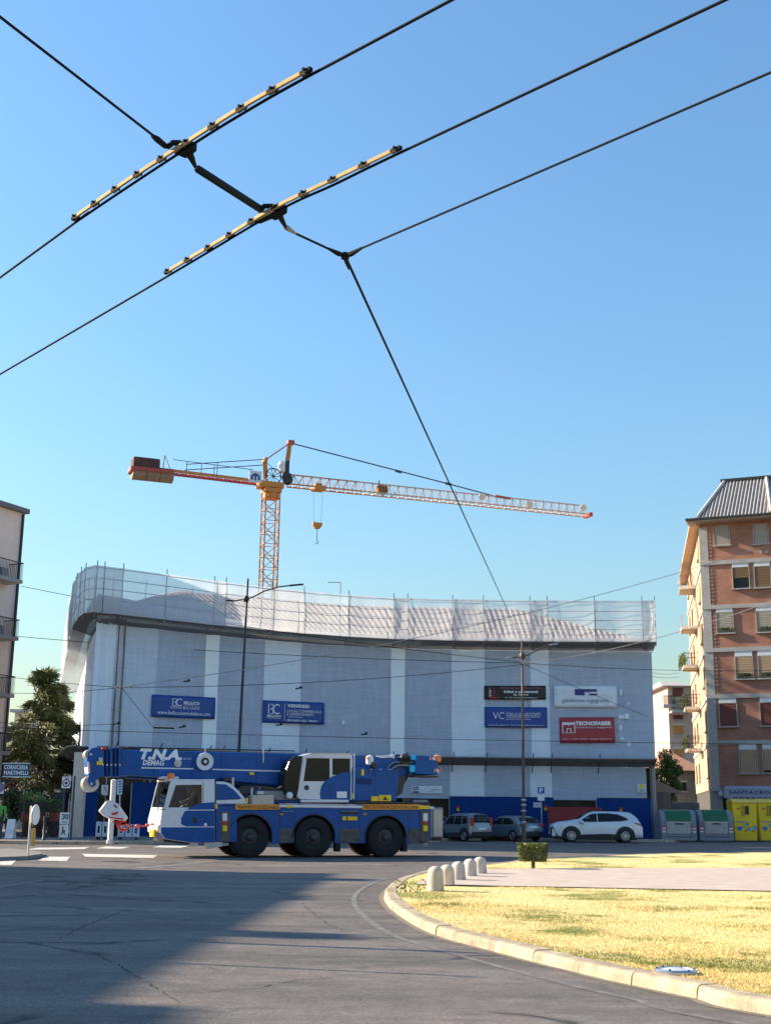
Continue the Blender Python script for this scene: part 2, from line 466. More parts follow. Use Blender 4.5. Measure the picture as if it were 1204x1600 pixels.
# paved strip across the island, bollards, lawn, clipped bush, lamp cover
pav = M('pale_paving', (.50, .41, .34), .85, var=.22, scale=1.6, bump=.4, bscale=30, stretch=(1, 2.2, 1))
pa = [G(648, 1392), G(1204, 1403), G(1500, 1408), G(1500, 1366), G(1204, 1363), G(760, 1365.5), G(700, 1374), G(660, 1384)]
o = MB().poly([(p.x, p.y, .135) for p in pa]).build('paved_path', pav); tag(o, kind='structure')
PATH = [(p.x, p.y) for p in pa]
def inside(pt, poly):
    c = False; j = len(poly) - 1
    for i in range(len(poly)):
        (xi, yi), (xj, yj) = poly[i], poly[j]
        if (yi > pt[1]) != (yj > pt[1]) and pt[0] < (xj - xi) * (pt[1] - yi) / (yj - yi) + xi: c = not c
        j = i
    return c
INN = [(p.x, p.y) for p in offset_loop(isl, -KW + .03)]
def lawnmat():
    m = bpy.data.materials.new('dry_grass'); m.use_nodes = True
    t = m.node_tree; N = t.nodes; L = t.links; b = N['Principled BSDF']
    tc = N.new('ShaderNodeTexCoord')
    n1 = N.new('ShaderNodeTexNoise'); n1.inputs['Scale'].default_value = .55; n1.inputs['Detail'].default_value = 6; n1.inputs['Roughness'].default_value = .65; L.new(tc.outputs['Object'], n1.inputs['Vector'])
    r = N.new('ShaderNodeValToRGB'); e = r.color_ramp.elements; e[0].position = .38; e[0].color = (.80, .65, .35, 1); e[1].position = .605; e[1].color = (.24, .27, .08, 1)
    k = e.new(.53); k.color = (.72, .60, .30, 1); L.new(n1.outputs[0], r.inputs[0])
    n2 = N.new('ShaderNodeTexNoise'); n2.inputs['Scale'].default_value = 35; n2.inputs['Detail'].default_value = 2; L.new(tc.outputs['Object'], n2.inputs['Vector'])
    r2 = N.new('ShaderNodeValToRGB'); r2.color_ramp.elements[0].position = .3; r2.color_ramp.elements[0].color = (.72, .68, .6, 1); r2.color_ramp.elements[1].position = .68; r2.color_ramp.elements[1].color = (1.25, 1.2, 1.1, 1); L.new(n2.outputs[0], r2.inputs[0])
    x = N.new('ShaderNodeMix'); x.data_type = 'RGBA'; x.blend_type = 'MULTIPLY'; x.inputs[0].default_value = 1; L.new(r.outputs[0], x.inputs[6]); L.new(r2.outputs[0], x.inputs[7])
    L.new(x.outputs[2], b.inputs['Base Color']); b.inputs['Roughness'].default_value = .9; b.inputs['Specular IOR Level'].default_value = .15
    b.inputs['Subsurface Weight'].default_value = 0
    return m
GRASS = lawnmat()
gv, gf = [], []
def blade(x, y, h, z0=.10):
    a = random.uniform(0, 6.28); wd = random.uniform(.0028, .006) * (1 + y / 18); lean = h * random.uniform(.2, 1.3); la = random.uniform(0, 6.28)
    i = len(gv); ca, sa = math.cos(a) * wd, math.sin(a) * wd
    gv.extend([(x - ca, y - sa, z0), (x + ca, y + sa, z0), (x + math.cos(la) * lean, y + math.sin(la) * lean, z0 + h)]); gf.append((i, i + 1, i + 2))
n_try = 0
while len(gf) < 210000 and n_try < 900000:
    n_try += 1
    px = random.uniform(600, 1330); py = 1338 + 270 * random.random() ** 1.0
    p = G(px, py, .12)
    q = (p.x, p.y)
    if not inside(q, INN) or inside(q, PATH): continue
    g = mnoise.noise((q[0] * .5, q[1] * .5, 3.1))
    blade(q[0], q[1], random.uniform(.012, .034) * (1 + max(0, g)))
n_out = 0
for _ in range(140000):                     # the lawn goes on outside the picture
    q = (random.uniform(0, 24), 3 + 30 * random.random() ** 1.4)
    px = proj((q[0], q[1], .12))[0]
    if (px < 1330 and q[1] > 8) or not inside(q, INN) or inside(q, PATH): continue
    blade(q[0], q[1], random.uniform(.012, .034)); n_out += 1
    if n_out > 60000: break
mb = MB(); mb.v, mb.f = gv, gf
o = mb.build('lawn', GRASS, fix=False); tag(o, 'dry yellow lawn of the roundabout island with greener patches', 'grass', kind='stuff')
# lawn floor a little above the soil so that no gaps read as bare
mb = MB(); mb.poly([(x, y, .115) for x, y in INN]); o = mb.build('lawn_floor', GRASS); tag(o, kind='structure')

BOL = M('bollard_stone', (.55, .49, .41), .85, var=.2, scale=6, bump=.3, rand=.15)
bdesc = ['nearest and leftmost', 'second nearest', 'middle', 'second farthest', 'farthest and rightmost']
b_me = None
for k, (x, y, t) in enumerate([(680, 1390, 1352), (698, 1382, 1350), (716, 1374, 1345), (734, 1368, 1341), (750, 1364, 1338)]):
    p = G(x, y, .14); h = P(x, t, p.y).z - .14
    prof = [(.0, 0), (.165, 0), (.16, .06), (.15, h * .62), (.145, h * .78), (.125, h * .88), (.085, h * .955), (.04, h * .99), (0, h)]
    b = MB().lathe(prof, (0, 0, 0), n=20, closed=True)
    o = bpy.data.objects.new('stone_bollard', b.mesh('stone_bollard', BOL, smooth=50)); COL.objects.link(o); o.location = (p.x, p.y, .13); o.rotation_euler = (random.uniform(-.03, .03), random.uniform(-.04, .04), random.uniform(0, 6))
    tag(o, bdesc[k] + ' of the five round-topped stone bollards on the island', 'bollard', 'stone bollards on the roundabout island')
# clipped bush: short trunk and a block of leaves
def leafmat(name, c1, c2, scale=3):
    m = M(name, c1, .6, var=.35, scale=scale, col2=c2); b = m.node_tree.nodes['Principled BSDF']
    b.inputs['Specular IOR Level'].default_value = .3
    return m
def leaves(mb, c, n, fn, size, drop=.0):
    for _ in range(n):
        p = Vector(c) + fn(); a = Vector((random.gauss(0, 1), random.gauss(0, 1), random.gauss(0, .7))).normalized(); b_ = a.orthogonal().normalized()
        b_.rotate(Matrix.Rotation(random.uniform(0, 6.28), 3, a)); c_ = a.cross(b_); s_ = size * random.uniform(.6, 1.3)
        mb.poly([p - b_ * s_ * .5, p + c_ * s_ * .28, p + b_ * s_ * .5 - Vector((0, 0, drop)), p - c_ * s_ * .28])
p = G(832, 1357, .12); bw = .42
sx = P(855, 1340, p.y).x - P(810, 1340, p.y).x; zt = P(832, 1318, p.y).z; zb = P(832, 1345, p.y).z
t = thing('clipped_bush', 'small green bush clipped into a block on a short trunk on the island', 'bush', (p.x, p.y, .11))
mb = MB()
def bushfn():
    u = [random.uniform(-1, 1) for _ in range(3)]
    k = random.randrange(3)
    if random.random() < .75: u[k] = math.copysign(random.uniform(.86, 1.02), u[k])
    taper = .84 + .16 * (u[2] + 1) / 2
    return Vector((u[0] * sx / 2 * taper, u[1] * sx / 2 * taper, u[2] * (zt - zb) / 2))
leaves(mb, (p.x, p.y, (zt + zb) / 2), 3800, bushfn, .065)
mb.build('foliage', leafmat('hedge_leaf', (.07, .10, .025), (.16, .17, .04)), t, fix=False)
mb = MB().tube([(p.x, p.y, .08), (p.x + .01, p.y, .25), (p.x - .01, p.y, zb + .15)], [.06, .05, .05], 8)
for k in range(5):
    a = k * 1.3; mb.tube([(p.x, p.y, .28), (p.x + .2 * math.cos(a), p.y + .2 * math.sin(a), zb + .2)], [.025, .012], 6)
mb.build('trunk', BARK, t)
# weeds at the kerb corner beside the bollards
mb = MB()
for _ in range(90):
    q = G(random.uniform(615, 665), random.uniform(1380, 1398), .12)
    leaves(mb, (q.x, q.y, .14), 1, lambda: Vector((0, 0, random.uniform(0, .07))), .07)
tag(mb.build('weeds', leafmat('weed_leaf', (.12, .14, .04), (.2, .2, .06)), fix=False), 'sparse green weeds at the kerb corner beside the bollards', 'weeds', kind='stuff')
p = G(1055, 1520, .13)
t = thing('lamp_cover', 'round dented steel lamp cover set in the lawn near the kerb', 'lamp cover', (p.x, p.y, .12))
mb = MB().lathe([(.0, 0), (.2, 0), (.205, .03), (.185, .05), (.165, .045), (.16, .03), (0, .035)], (0, 0, 0), n=28, closed=True); mb.build('rim', M('worn_steel', (.55, .56, .57), .3, .9, var=.3, scale=9), t, local=True, smooth=40)
mb = MB().lathe([(.15, .034), (.10, .05), (0, .058)], (0, 0, 0), n=28, closed=True); mb.build('lens', M('frosted_lens', (.62, .64, .66), .25, var=.15, scale=14), t, local=True, smooth=60)
mb = MB()
for k in range(6): mb.lathe([(.012, .05), (.01, .06)], (.18 * math.cos(k * 1.047), .18 * math.sin(k * 1.047), 0), n=8)
mb.build('bolt', DARKMET, t, local=True)

# far pavements with kerbs
PAVE = M('pavement_asphalt', (.17, .165, .16), .9, var=.2, scale=1.2, bump=.3, bscale=60)
def pavement(pts, name='pavement', z=.13):
    mb = MB().prism(pts, lambda x, y: (x, y, 0.0), lambda x, y: (x, y, z)); o = mb.build(name, PAVE); tag(o, kind='structure'); return o
def kerbrun(pts, name='kerb'):
    mb = MB()
    for a, b in zip(pts, pts[1:]):
        a, b = Vector((*a, 0)), Vector((*b, 0)); d = (b - a); n = Vector((-d.y, d.x, 0)).normalized()
        k = max(1, int(d.length / 1.0))
        for i in range(k):
            p0 = a + d * (i / k) + d.normalized() * .006; e = d / k - d.normalized() * .012
            mb.obox(p0 - n * .14, e, n * .28, (0, 0, .142 + random.uniform(-.004, .004)))
    o = mb.build(name, KST); tag(o, kind='structure'); return o
# left corner pavement (in front of the wrapped building's rounded end)
lp = [G(-160, 1319), G(0, 1318.5), G(90, 1319.5), G(180, 1319.5), G(280, 1317.5), G(360, 1314), G(450, 1311)]
lp = [(q.x, q.y) for q in lp]
front = lp + [(2.0, 66.0), (4.5, 72.6), (15.8, 72.6), (17.5, 74)]
pavement(front + [(17.5, 78), (-16, 78), (-40, 90), (-60, 80), (-60, 62)])
kerbrun(front)
# traffic island at the far left
ti = [G(-60, 1333), G(20, 1331), G(62, 1336), G(66, 1340), G(40, 1344), G(-80, 1349)]
pavement([(q.x, q.y) for q in ti], 'traffic_island', .12)
# pavement before the brick building on the right
pavement([(17.6, 84), (28, 80.0), (75, 63.5), (75, 110), (17.6, 110)], 'pavement')
# ================================================================ wrapped building and its scaffold
TOPZ = 14.0
edge_px = [(100, 992), (104, 972), (108.5, 945), (114, 915), (121, 897), (133, 887), (150, 883), (192, 888), (260, 897), (336, 907.5), (412, 916.5), (480, 924), (545, 929.5), (618, 934), (708, 936.3), (757, 937), (830, 938), (930, 938.3), (1022, 938.5)]
outer = [G(x, y, TOPZ).to_2d() for x, y in edge_px]
for _ in range(2):
    q = outer[:]
    for i in range(7, len(outer) - 1): q[i] = outer[i] * .5 + (outer[i - 1] + outer[i + 1]) * .25 if False else outer[i]
    outer = q
def normals(path):
    out = []
    for i in range(len(path)):
        d = (path[min(i + 1, len(path) - 1)] - path[max(i - 1, 0)]).normalized(); out.append(Vector((d.y, -d.x)))
    return out
ONRM = normals(outer)
def on_path(t, off=0.0, z=0.0):           # off: metres inward from the outer guard line
    t = max(0, min(len(outer) - 1.0001, t)); i = int(t); f = t - i
    p = outer[i].lerp(outer[i + 1], f); n = ONRM[i].lerp(ONRM[i + 1], f).normalized()
    q = p - n * off
    return Vector((q.x, q.y, z))
def t_of(px, off, z):                     # path place seen at that picture column
    lo, hi = 5.6, len(outer) - 1.001
    if px < proj(on_path(lo, off, z))[0]: lo = 0
    for _ in range(40):
        m = (lo + hi) / 2
        if proj(on_path(m, off, z))[0] < px: lo = m
        else: hi = m
    return lo
OFF = 1.15
Dr = on_path(len(outer) - 1.1, OFF).y
Z_CAN0, Z_CAN1 = P(1010, 1198, Dr).z, P(1010, 1187.5, Dr - 1).z
Z_FAN0, Z_FAN1 = P(1010, 1016.6, Dr).z, P(1010, 1003, Dr - OFF).z
Z_HO = P(1010, 1248, Dr).z
print('scaffold z', Z_HO, Z_CAN0, Z_CAN1, Z_FAN0, Z_FAN1, 'D', Dr, 'left', tuple(outer[6]))
NETD = netmat('net_single', (.64, .74, .92), .66, .10, .09)
NETM = netmat('net_folded', (.72, .81, .95), .80, .1, .08)
NETL = netmat('net_double', (.80, .89, 1.0), .92, .08)
NETW = netmat('net_white', (.88, .96, 1.0), .985, .05, .01)
NETU = netmat('net_guard', (.64, .67, .72), .56, .45)
NETU2 = netmat('net_guard_double', (.60, .62, .65), .80, .45)
NETF_SHADE = netmat('net_fan_shaded', (.20, .205, .215), .95, .15, .02)  # fan net darkened to carry the shade of its underside
NETF2 = netmat('toe_net', (.60, .63, .68), .93, .3, .03)
base = on_path(11, OFF)
scaf = thing('scaffold', 'tall scaffold wrapped in grey-blue netting along the curved building', 'scaffold', (base.x, base.y, 0))
def wav(p, k=.05):
    return k * mnoise.noise((p.x * .9, p.y * .9, p.z * .35)) + .35 * k * mnoise.noise((p.x * 3.4, p.y * 3.4, p.z * 1.6))
def panel(t0, t1, z0, z1, off, mat, name, amp=.05, off1=None, nv=12, sag=0.0, bulge=0.0):
    nu = max(5, int((t1 - t0) * 14))
    def fn(u, v):
        t = t0 + (t1 - t0) * u; za = z0(t) if callable(z0) else z0; zb__ = z1(t) if callable(z1) else z1; z = za + (zb__ - za) * v; o_ = off + ((off1 - off) * v if off1 is not None else 0)
        p = on_path(t, o_, z); n = p - on_path(t, o_ + 1, z)
        k = wav(p + Vector((off * 9, 0, 0)), amp) + bulge * math.sin(math.pi * u) * math.sin(math.pi * v)
        p = p + n * k
        if sag: p.z -= sag * math.sin(math.pi * u)
        e = min(u, 1 - u)
        return p + (on_path(t + .01, o_, z) - on_path(t, o_, z)).normalized() * (.02 * mnoise.noise((p.z * .8, t0 * 3, 1)) if e < .01 else 0)
    return MB().grid(fn, nu, nv).build(name, mat, scaf, smooth=180, fix=False)
fac_px = [(112, 126, NETW), (126, 144, NETL), (144, 176, NETL), (176, 243, NETM), (243, 319, NETD), (319, 340, NETW), (340, 411, NETD), (411, 469, NETL), (469, 535, NETD), (535, 610, NETD), (610, 632, NETW), (632, 705, NETD), (705, 757, NETL), (757, 829, NETD), (829, 858, NETL), (858, 931, NETD), (931, 1010, NETD)]  # first strip is white for the sunlight on the left end
zm = (Z_CAN0 + Z_FAN0) / 2
tA = [t_of(a, OFF, zm) for a, b, m in fac_px]; tB = tA[1:] + [len(outer) - 1.05]
panel(0.0, tA[0], Z_CAN0, Z_FAN0, OFF, NETW, 'net_panel', .06)  # left end takes the white net to stand for sun on it
for (a, b, m), t0, t1 in zip(fac_px, tA, tB):
    panel(t0, t1, Z_CAN0, Z_FAN0 + .02, OFF + (.0 if m in (NETL, NETW) else .03), m, 'net_panel', .055 if m is NETD else .075, nv=22)
# the lighter sheets lie over their neighbours: a narrow overlap edge
# upper guard outside the fan
top_px = [(150, 162, NETU2), (162, 192, NETU2), (192, 260, NETU), (260, 335, NETU), (335, 353, NETU2), (353, 425, NETU), (425, 475, NETU2), (475, 545, NETU), (545, 615, NETU), (615, 637, NETU2), (637, 707, NETU), (707, 755, NETU2), (755, 828, NETU), (828, 855, NETU2), (855, 929, NETU), (929, 1003, NETU), (1003, 1022, NETU2)]
zt_ = (Z_FAN1 + TOPZ) / 2
uA = [t_of(a, 0, zt_) for a, b, m in top_px]; uB = uA[1:] + [len(outer) - 1.002]
left_ts = [0.0, 1.0, 2.0, 3.0, 3.7, 4.4, 5.0, uA[0]]
for a, b in zip(left_ts, left_ts[1:]):
    dr = lambda t: 1.5 * max(0, 1 - t / 5.0)
    panel(a, b, lambda t: Z_FAN1 - dr(t), TOPZ, 0, NETU2, 'guard_net', .10, bulge=.06)
    panel(a, b, lambda t: Z_FAN0 - dr(t), lambda t: Z_FAN1 - dr(t), OFF, NETU2 if b < 4 else NETF_SHADE, 'fan_sheet', .03, 0.0, 3)  # sunlit left sheets use the paler, more translucent net
for (a, b, m), t0, t1 in zip(top_px, uA, uB):
    panel(t0, t1, Z_FAN1, TOPZ, 0, m, 'guard_net', .10, bulge=.12)
    panel(t0, t1, Z_FAN0, Z_FAN1, OFF, NETF_SHADE, 'fan_sheet', .03, 0.0, 3, .03)
# toe sheets on the inner side of the fan platform, higher towards the rounded end
for t0, t1 in zip(left_ts[3:-1] + uA, left_ts[4:-1] + uA + [te_ := len(outer) - 1.01]):
    hh_ = lambda t: Z_FAN1 + .35 + .75 * max(0, min(1, (10.5 - t) / 3.5))
    panel(t0, t1, Z_FAN1 + .05, hh_, .88, NETF2, 'toe_sheet', .05, nv=5)
# right end: the guard turns the corner and closes against the building
te = len(outer) - 1.002
e0 = on_path(te, 0); e1 = on_path(te, OFF + 1.0)
MB().grid(lambda u, v: e0.lerp(e1, u) + Vector((0, 0, Z_FAN1 + (TOPZ - Z_FAN1) * v)) + Vector((.03 * math.sin(9 * v), 0, 0)), 4, 6).build('guard_net', NETU2, scaf, fix=False)
MB().grid(lambda u, v: on_path(te, OFF).lerp(on_path(te, OFF + 1.1), u) + Vector((-.12, 0, Z_CAN0 + (Z_FAN0 - Z_CAN0) * v)), 4, 6).build('net_panel', NETM, scaf, fix=False)
# tubes
def tube_part(p, q, r, name, n=6, mat=SCAFF): return MB().tube([p, q], r, n).build(name, mat, scaf, smooth=50)
GTUBE = M('guard_tube', (.15, .15, .17), .5, .3, rand=.3)
lev = [Z_CAN0 + .05 + i * (Z_FAN0 - Z_CAN0 - .1) / 3 for i in range(4)]
inner_ts = tA + [len(outer) - 1.06]
for t in inner_ts[3:]:
    for o_ in (OFF + .07, OFF + .75):
        tube_part(on_path(t, o_, .13), on_path(t, o_, Z_FAN0 + .6), .024, 'standard')
up_ts = left_ts[:-1] + uA + [te]
rail_z = [Z_FAN1 + (TOPZ - Z_FAN1) * k for k in (.3, .52, .74, .97)]
for t in up_ts:
    tube_part(on_path(t, .06, Z_FAN1 - .25), on_path(t, .06, TOPZ + .28), .028, 'guard_post', mat=GTUBE)
    tube_part(on_path(t, .06, Z_FAN1), on_path(t, OFF + .7, Z_FAN0 - .05), .024, 'fan_strut')
for t0, t1 in zip(up_ts, up_ts[1:]):
    for z in rail_z:
        tube_part(on_path(t0, .09, z), on_path(t1, .09, z), .022, 'guard_rail', 5, GTUBE)
    if t1 - t0 > .4:
        mid = (t0 + t1) / 2
        tube_part(on_path(t0 + (t1 - t0) * .6, .5, Z_FAN1), on_path(t0 + (t1 - t0) * .6, .35, TOPZ - .4), .02, 'fan_strut', 5)
    MB().obox(on_path(t0, .12, Z_FAN1 + .02), on_path(t1, .12, 0) - on_path(t0, .12, 0), on_path(t0, .95, 0) - on_path(t0, .12, 0), (0, 0, .05)).build('fan_board', WOOD, scaf)
for i, (t0, t1) in enumerate(zip(inner_ts[2:], inner_ts[3:])):
    for k, z in enumerate(lev):
        a, b = on_path(t0, OFF + .09, z), on_path(t1, OFF + .09, z); c = on_path(t0, OFF + .72, z)
        MB().obox(a, b - a, c - a, (0, 0, .05)).build('deck', WOOD, scaf)
        tube_part(a + Vector((0, 0, 1.0)), b + Vector((0, 0, 1.0)), .024, 'ledger', 5)
        if k < 3 and t1 - t0 > .5:
            z2 = lev[k + 1]; f = (a, on_path(t1, OFF + .06, z2)) if True else None
            tube_part(on_path(t0, OFF + .16, z), on_path(t1, OFF + .16, z2), .024, 'brace', 5, M('galvanised_bright', (.75, .75, .75), .5, .1))
# lower canopy fan over the pavement
can_ts = [0, 1.5, 3, 4.2, 5.2] + inner_ts[2:]
CANM = M('canopy_board', (.16, .155, .15), .8, var=.3, scale=3, rand=.25)
for t0, t1 in zip(can_ts, can_ts[1:]):
    t1b = min(t1, len(outer) - 1.01)
    def cf(u, v, t0=t0, t1=t1b): return on_path(t0 + (t1 - t0) * u, OFF - .02 - 1.1 * v, Z_CAN0 + (Z_CAN1 - Z_CAN0) * v)
    nb = 4
    for j in range(nb):                                    # boards laid lengthwise, lapping a little
        v0, v1 = j / nb, (j + 1) / nb - .02
        a, b, c = cf(0, v0), cf(1, v0), cf(0, v1)
        MB().obox(a + Vector((0, 0, .01 * (j % 2))), b - a, c - a, (0, 0, .035)).build('canopy_board', CANM, scaf)
    MB().tube([cf(0, 1.02) + Vector((0, 0, .06)), cf(1, 1.02) + Vector((0, 0, .06))], .03, 6).build('canopy_rail', GALV, scaf)
    MB().tube([on_path(t0, OFF + .05, Z_CAN0 - .45), cf(0, 1.03) + Vector((0, 0, .30))], .03, 6).build('canopy_strut', DARKMET, scaf)
# ground-floor netting between canopy and hoarding
gf_px = [(560, 703, NETD), (703, 756, NETL), (756, 828, NETD), (828, 862, NETL), (862, 932, NETD), (932, 1009, NETD)]
for a, b, m in gf_px:
    t0, t1 = t_of(a, OFF, 3.3), min(t_of(b, OFF, 3.3), len(outer) - 1.05)
    panel(t0, t1, Z_HO - (.12 if a in (560, 862) else -.03), Z_CAN0 - .03, OFF - .01, m, 'net_panel', .03, nv=6)
t0, t1 = t_of(176, OFF, 3.6), t_of(560, OFF, 3.6)
panel(t0, t1, Z_HO + .9, Z_CAN0 - .03, OFF - .01, NETD, 'net_panel', .03, nv=6)

# ---- the building inside
bl = thing('curved_building', 'curved three-storey building hidden behind the scaffold netting with low tiled roof', 'building', (base.x, base.y + 6, 0))
WALL = M('old_plaster', (.22, .21, .20), .9, var=.25, scale=.8)
WOFF = OFF + 1.0
Z_EA = Z_FAN0 + .35
n_b = 60
def wall_strip(z0, z1, off, name, mat, ta=0.0, tb=None):
    tb = len(outer) - 1.002 if tb is None else tb
    mb = MB(); mb.grid(lambda u, v: on_path(ta + (tb - ta) * u, off, z0 + (z1 - z0) * v), n_b, 1)
    mb.grid(lambda u, v: on_path(ta + (tb - ta) * u, off + .35, z0 + (z1 - z0) * v), n_b, 1)
    return mb.build(name, mat, bl, smooth=30)
wall_strip(Z_CAN0, Z_EA, WOFF, 'wall', WALL)
wall_strip(0, Z_CAN0 - .02, WOFF + .25, 'shopfront', M('shop_brown', (.07, .045, .035), .6, var=.3, scale=1.5))  # dark brown shopfront; the tone also stands in for shade in the openings
re = on_path(te, WOFF); rb = Vector((re.x + 1.2, re.y + 13, 0))
MB().obox((re.x, re.y, 0), rb - re - Vector((0, 0, 0)), (-.35, 0, 0), (0, 0, Z_EA)).build('side_wall', WALL, bl)
MB().box(3, 84, 0, 15.6, 100, 13.0).build('shade_wing', WALL, bl)  # wing added out of view to shade the brick house's lower floors
MB().box(2.6, 83.6, 13.003, 16, 100.4, 13.3).build('shade_wing_roof', M('roof_tile', (.36, .20, .12), .85, var=.25, scale=3), bl)
for f in range(2):
    z0 = Z_CAN0 + .9 + f * 3.6
    for k in range(11):
        t = 6.6 + k * 1.05; p = on_path(t, WOFF - .03, z0); q = on_path(t + .02, WOFF - .03, z0); d = (q - p).normalized(); n = Vector((d.y, -d.x, 0))
        wn = MB().obox(p, d * 1.1, n * .06, (0, 0, 1.7)).build('window', DKGLASS, bl)
        mb = MB().obox(p - d * .08 + n * .002, d * .08, n * .1, (0, 0, 1.7)).obox(p + d * 1.1 + n * .002, d * .08, n * .1, (0, 0, 1.7)).obox(p - d * .12 + Vector((0, 0, 1.7)) + n * .002, d * 1.34, n * .1, (0, 0, .1)).obox(p - d * .16 + Vector((0, 0, -.1)), d * 1.42, n * .16, (0, 0, .1)).obox(p + d * .53 + n * .002, d * .05, n * .08, (0, 0, 1.7))
        mb.build('window_frame', WHITE, wn)
# tiled roof: ribbed sheet rising from the eaves, hipped at the right end
TILE = M('roof_tile_pale', (.40, .31, .25), .85, var=.22, scale=4, stretch=(1, 1, 1))
plen = [0]
for i in range(1, 400): plen.append(plen[-1] + (on_path(6 + (len(outer) - 7.0) * i / 399, WOFF) - on_path(6 + (len(outer) - 7.0) * (i - 1) / 399, WOFF)).length)
def roof_fn(u, v):
    x = u * plen[-1]; lo = 0
    i = min(398, max(0, next((k for k in range(399) if plen[k + 1] >= x), 398)))
    t = 6 + (len(outer) - 7.0) * (i + (x - plen[i]) / max(1e-6, plen[i + 1] - plen[i])) / 399
    hl_ = min(1.0, (x + .6) / 9.0); dep = 7.5 * v * hl_
    hip = min(1.0, (plen[-1] - x + .4) / 8.0, hl_)
    h = min(3.3 * v, 3.3 * hip)
    p = on_path(t, WOFF - .55 + dep, Z_EA + .12 + h)
    p.z += .045 * math.sin(x * 2 * math.pi / .34) + .02 * ((v * 18) % 1)
    return p
nu = 640; mb = MB(); cache = [[roof_fn(a / nu, b / 18) for b in range(19)] for a in range(nu + 1)]
mb.grid(lambda u, v: cache[round(u * nu)][round(v * 18)], nu, 18)
mb.build('roof', TILE, bl, fix=False)
mb = MB().grid(lambda u, v: on_path(u * (len(outer) - 1.01), WOFF - .6 + .8 * v, Z_EA + .02 - .10 * (v < .5)), 60, 1); mb.build('cornice', CONC, bl)
# ground floor at the rounded end: pale column, doors
q = G(108, 1309, .13)
MB().box(q.x - .25, q.y + 1.0, .13, q.x + .3, q.y + 1.6, Z_CAN0).build('column', M('cream_plaster', (.6, .53, .43), .85), bl)
# hoarding: blue panels, one part per board
HB = M('hoarding_blue', (.003, .035, .17), .7, var=.14, scale=1.2, rand=.12, spec=.15)
hoard_n = 0
def hoarding(pa, pb, label, off=OFF - .12, z1=None, nm='hoarding'):
    t0, t1 = t_of(pa, off, 1.4), min(t_of(pb, off, 1.4), len(outer) - 1.003)
    L = (on_path(t1, off) - on_path(t0, off)).length; k = max(1, round(L / 2.0)); c = on_path((t0 + t1) / 2, off, .13)
    h = thing(nm, label, 'hoarding', c)
    for i in range(k):
        a = on_path(t0 + (t1 - t0) * i / k, off, .13); b = on_path(t0 + (t1 - t0) * (i + 1) / k, off, .13); d = (b - a); n = Vector((-d.y, d.x, 0)).normalized()
        MB().obox(a + d * .002, d * .996, n * .03, (0, 0, (z1 or Z_HO) - .13)).build('board', HB, h)
        MB().obox(a + n * .04 - d.normalized() * .03, d.normalized() * .06, n * .06, (0, 0, (z1 or Z_HO) - .2)).build('post', WOOD, h)
    return h
hoarding(702, 865, 'long blue site hoarding behind the small grey hatchbacks')
hoarding(932, 1017, 'short blue site hoarding behind the silver crossover')
hoarding(118, 152, 'narrow dark blue hoarding at the rounded end under the boom tip', z1=2.9)
hoarding(205, 330, 'blue hoarding behind the crane carrier cab', z1=2.9)
# red gate between the two hoardings
def fplane(pa, pb, off, z=3.0):
    A = on_path(t_of(pa, off, z), off); B = on_path(min(t_of(pb, off, z), len(outer) - 1.003), off); return VP(A, B)
vp = fplane(855, 940, OFF - .3)
p0, p1 = vp.loc(857, 1300), vp.loc(939, 1300); zt = vp.loc(890, 1262.5)[1]
g = thing('site_gate', 'red corrugated site gate standing before the dark opening', 'gate', vp.at((p0[0] + p1[0]) / 2, .13))
GR = M('gate_red', (.32, .03, .03), .55, var=.2, scale=2)
nr = 34
for k in range(nr):
    u = p0[0] + (p1[0] - p0[0]) * k / nr; w_ = (p1[0] - p0[0]) / nr
    MB().obox(vp.at(u, .2, 0 if k % 2 else .03), vp.a * w_, vp.n * .02, (0, 0, zt - .2)).build('rib', GR, g)
MB().bar(vp.at(p0[0], zt, -.02), vp.at(p1[0], zt, -.02), .08, .08).bar(vp.at(p0[0], .22, -.02), vp.at(p1[0], .22, -.02), .08, .08).bar(vp.at(p0[0], .13, -.02), vp.at(p0[0], zt, -.02), .08).bar(vp.at(p1[0], .13, -.02), vp.at(p1[0], zt, -.02), .08).build('frame', GR, g)
# warning lamps on the hoarding
for x, y, d in [(715, 1263, 'left end of the long blue hoarding'), (852, 1262, 'right end of the long blue hoarding'), (969, 1265, 'blue hoarding above the silver crossover')]:
    vq = fplane(x - 20, x + 20, OFF - .2); q = vq.hit(x, y)
    t = thing('warning_lamp', 'small red and yellow warning lamp at the ' + d, 'lamp', q, group='warning lamps on the hoarding')
    MB().lathe([(.10, .0), (.11, .05), (.09, .12), (0, .14)], q, 'z', 12).build('red_cap', RED, t, smooth=40)
    MB().lathe([(.03, -.16), (.085, -.14), (.09, -.02), (.06, 0)], q, 'z', 12).build('body', YEL, t, smooth=40)

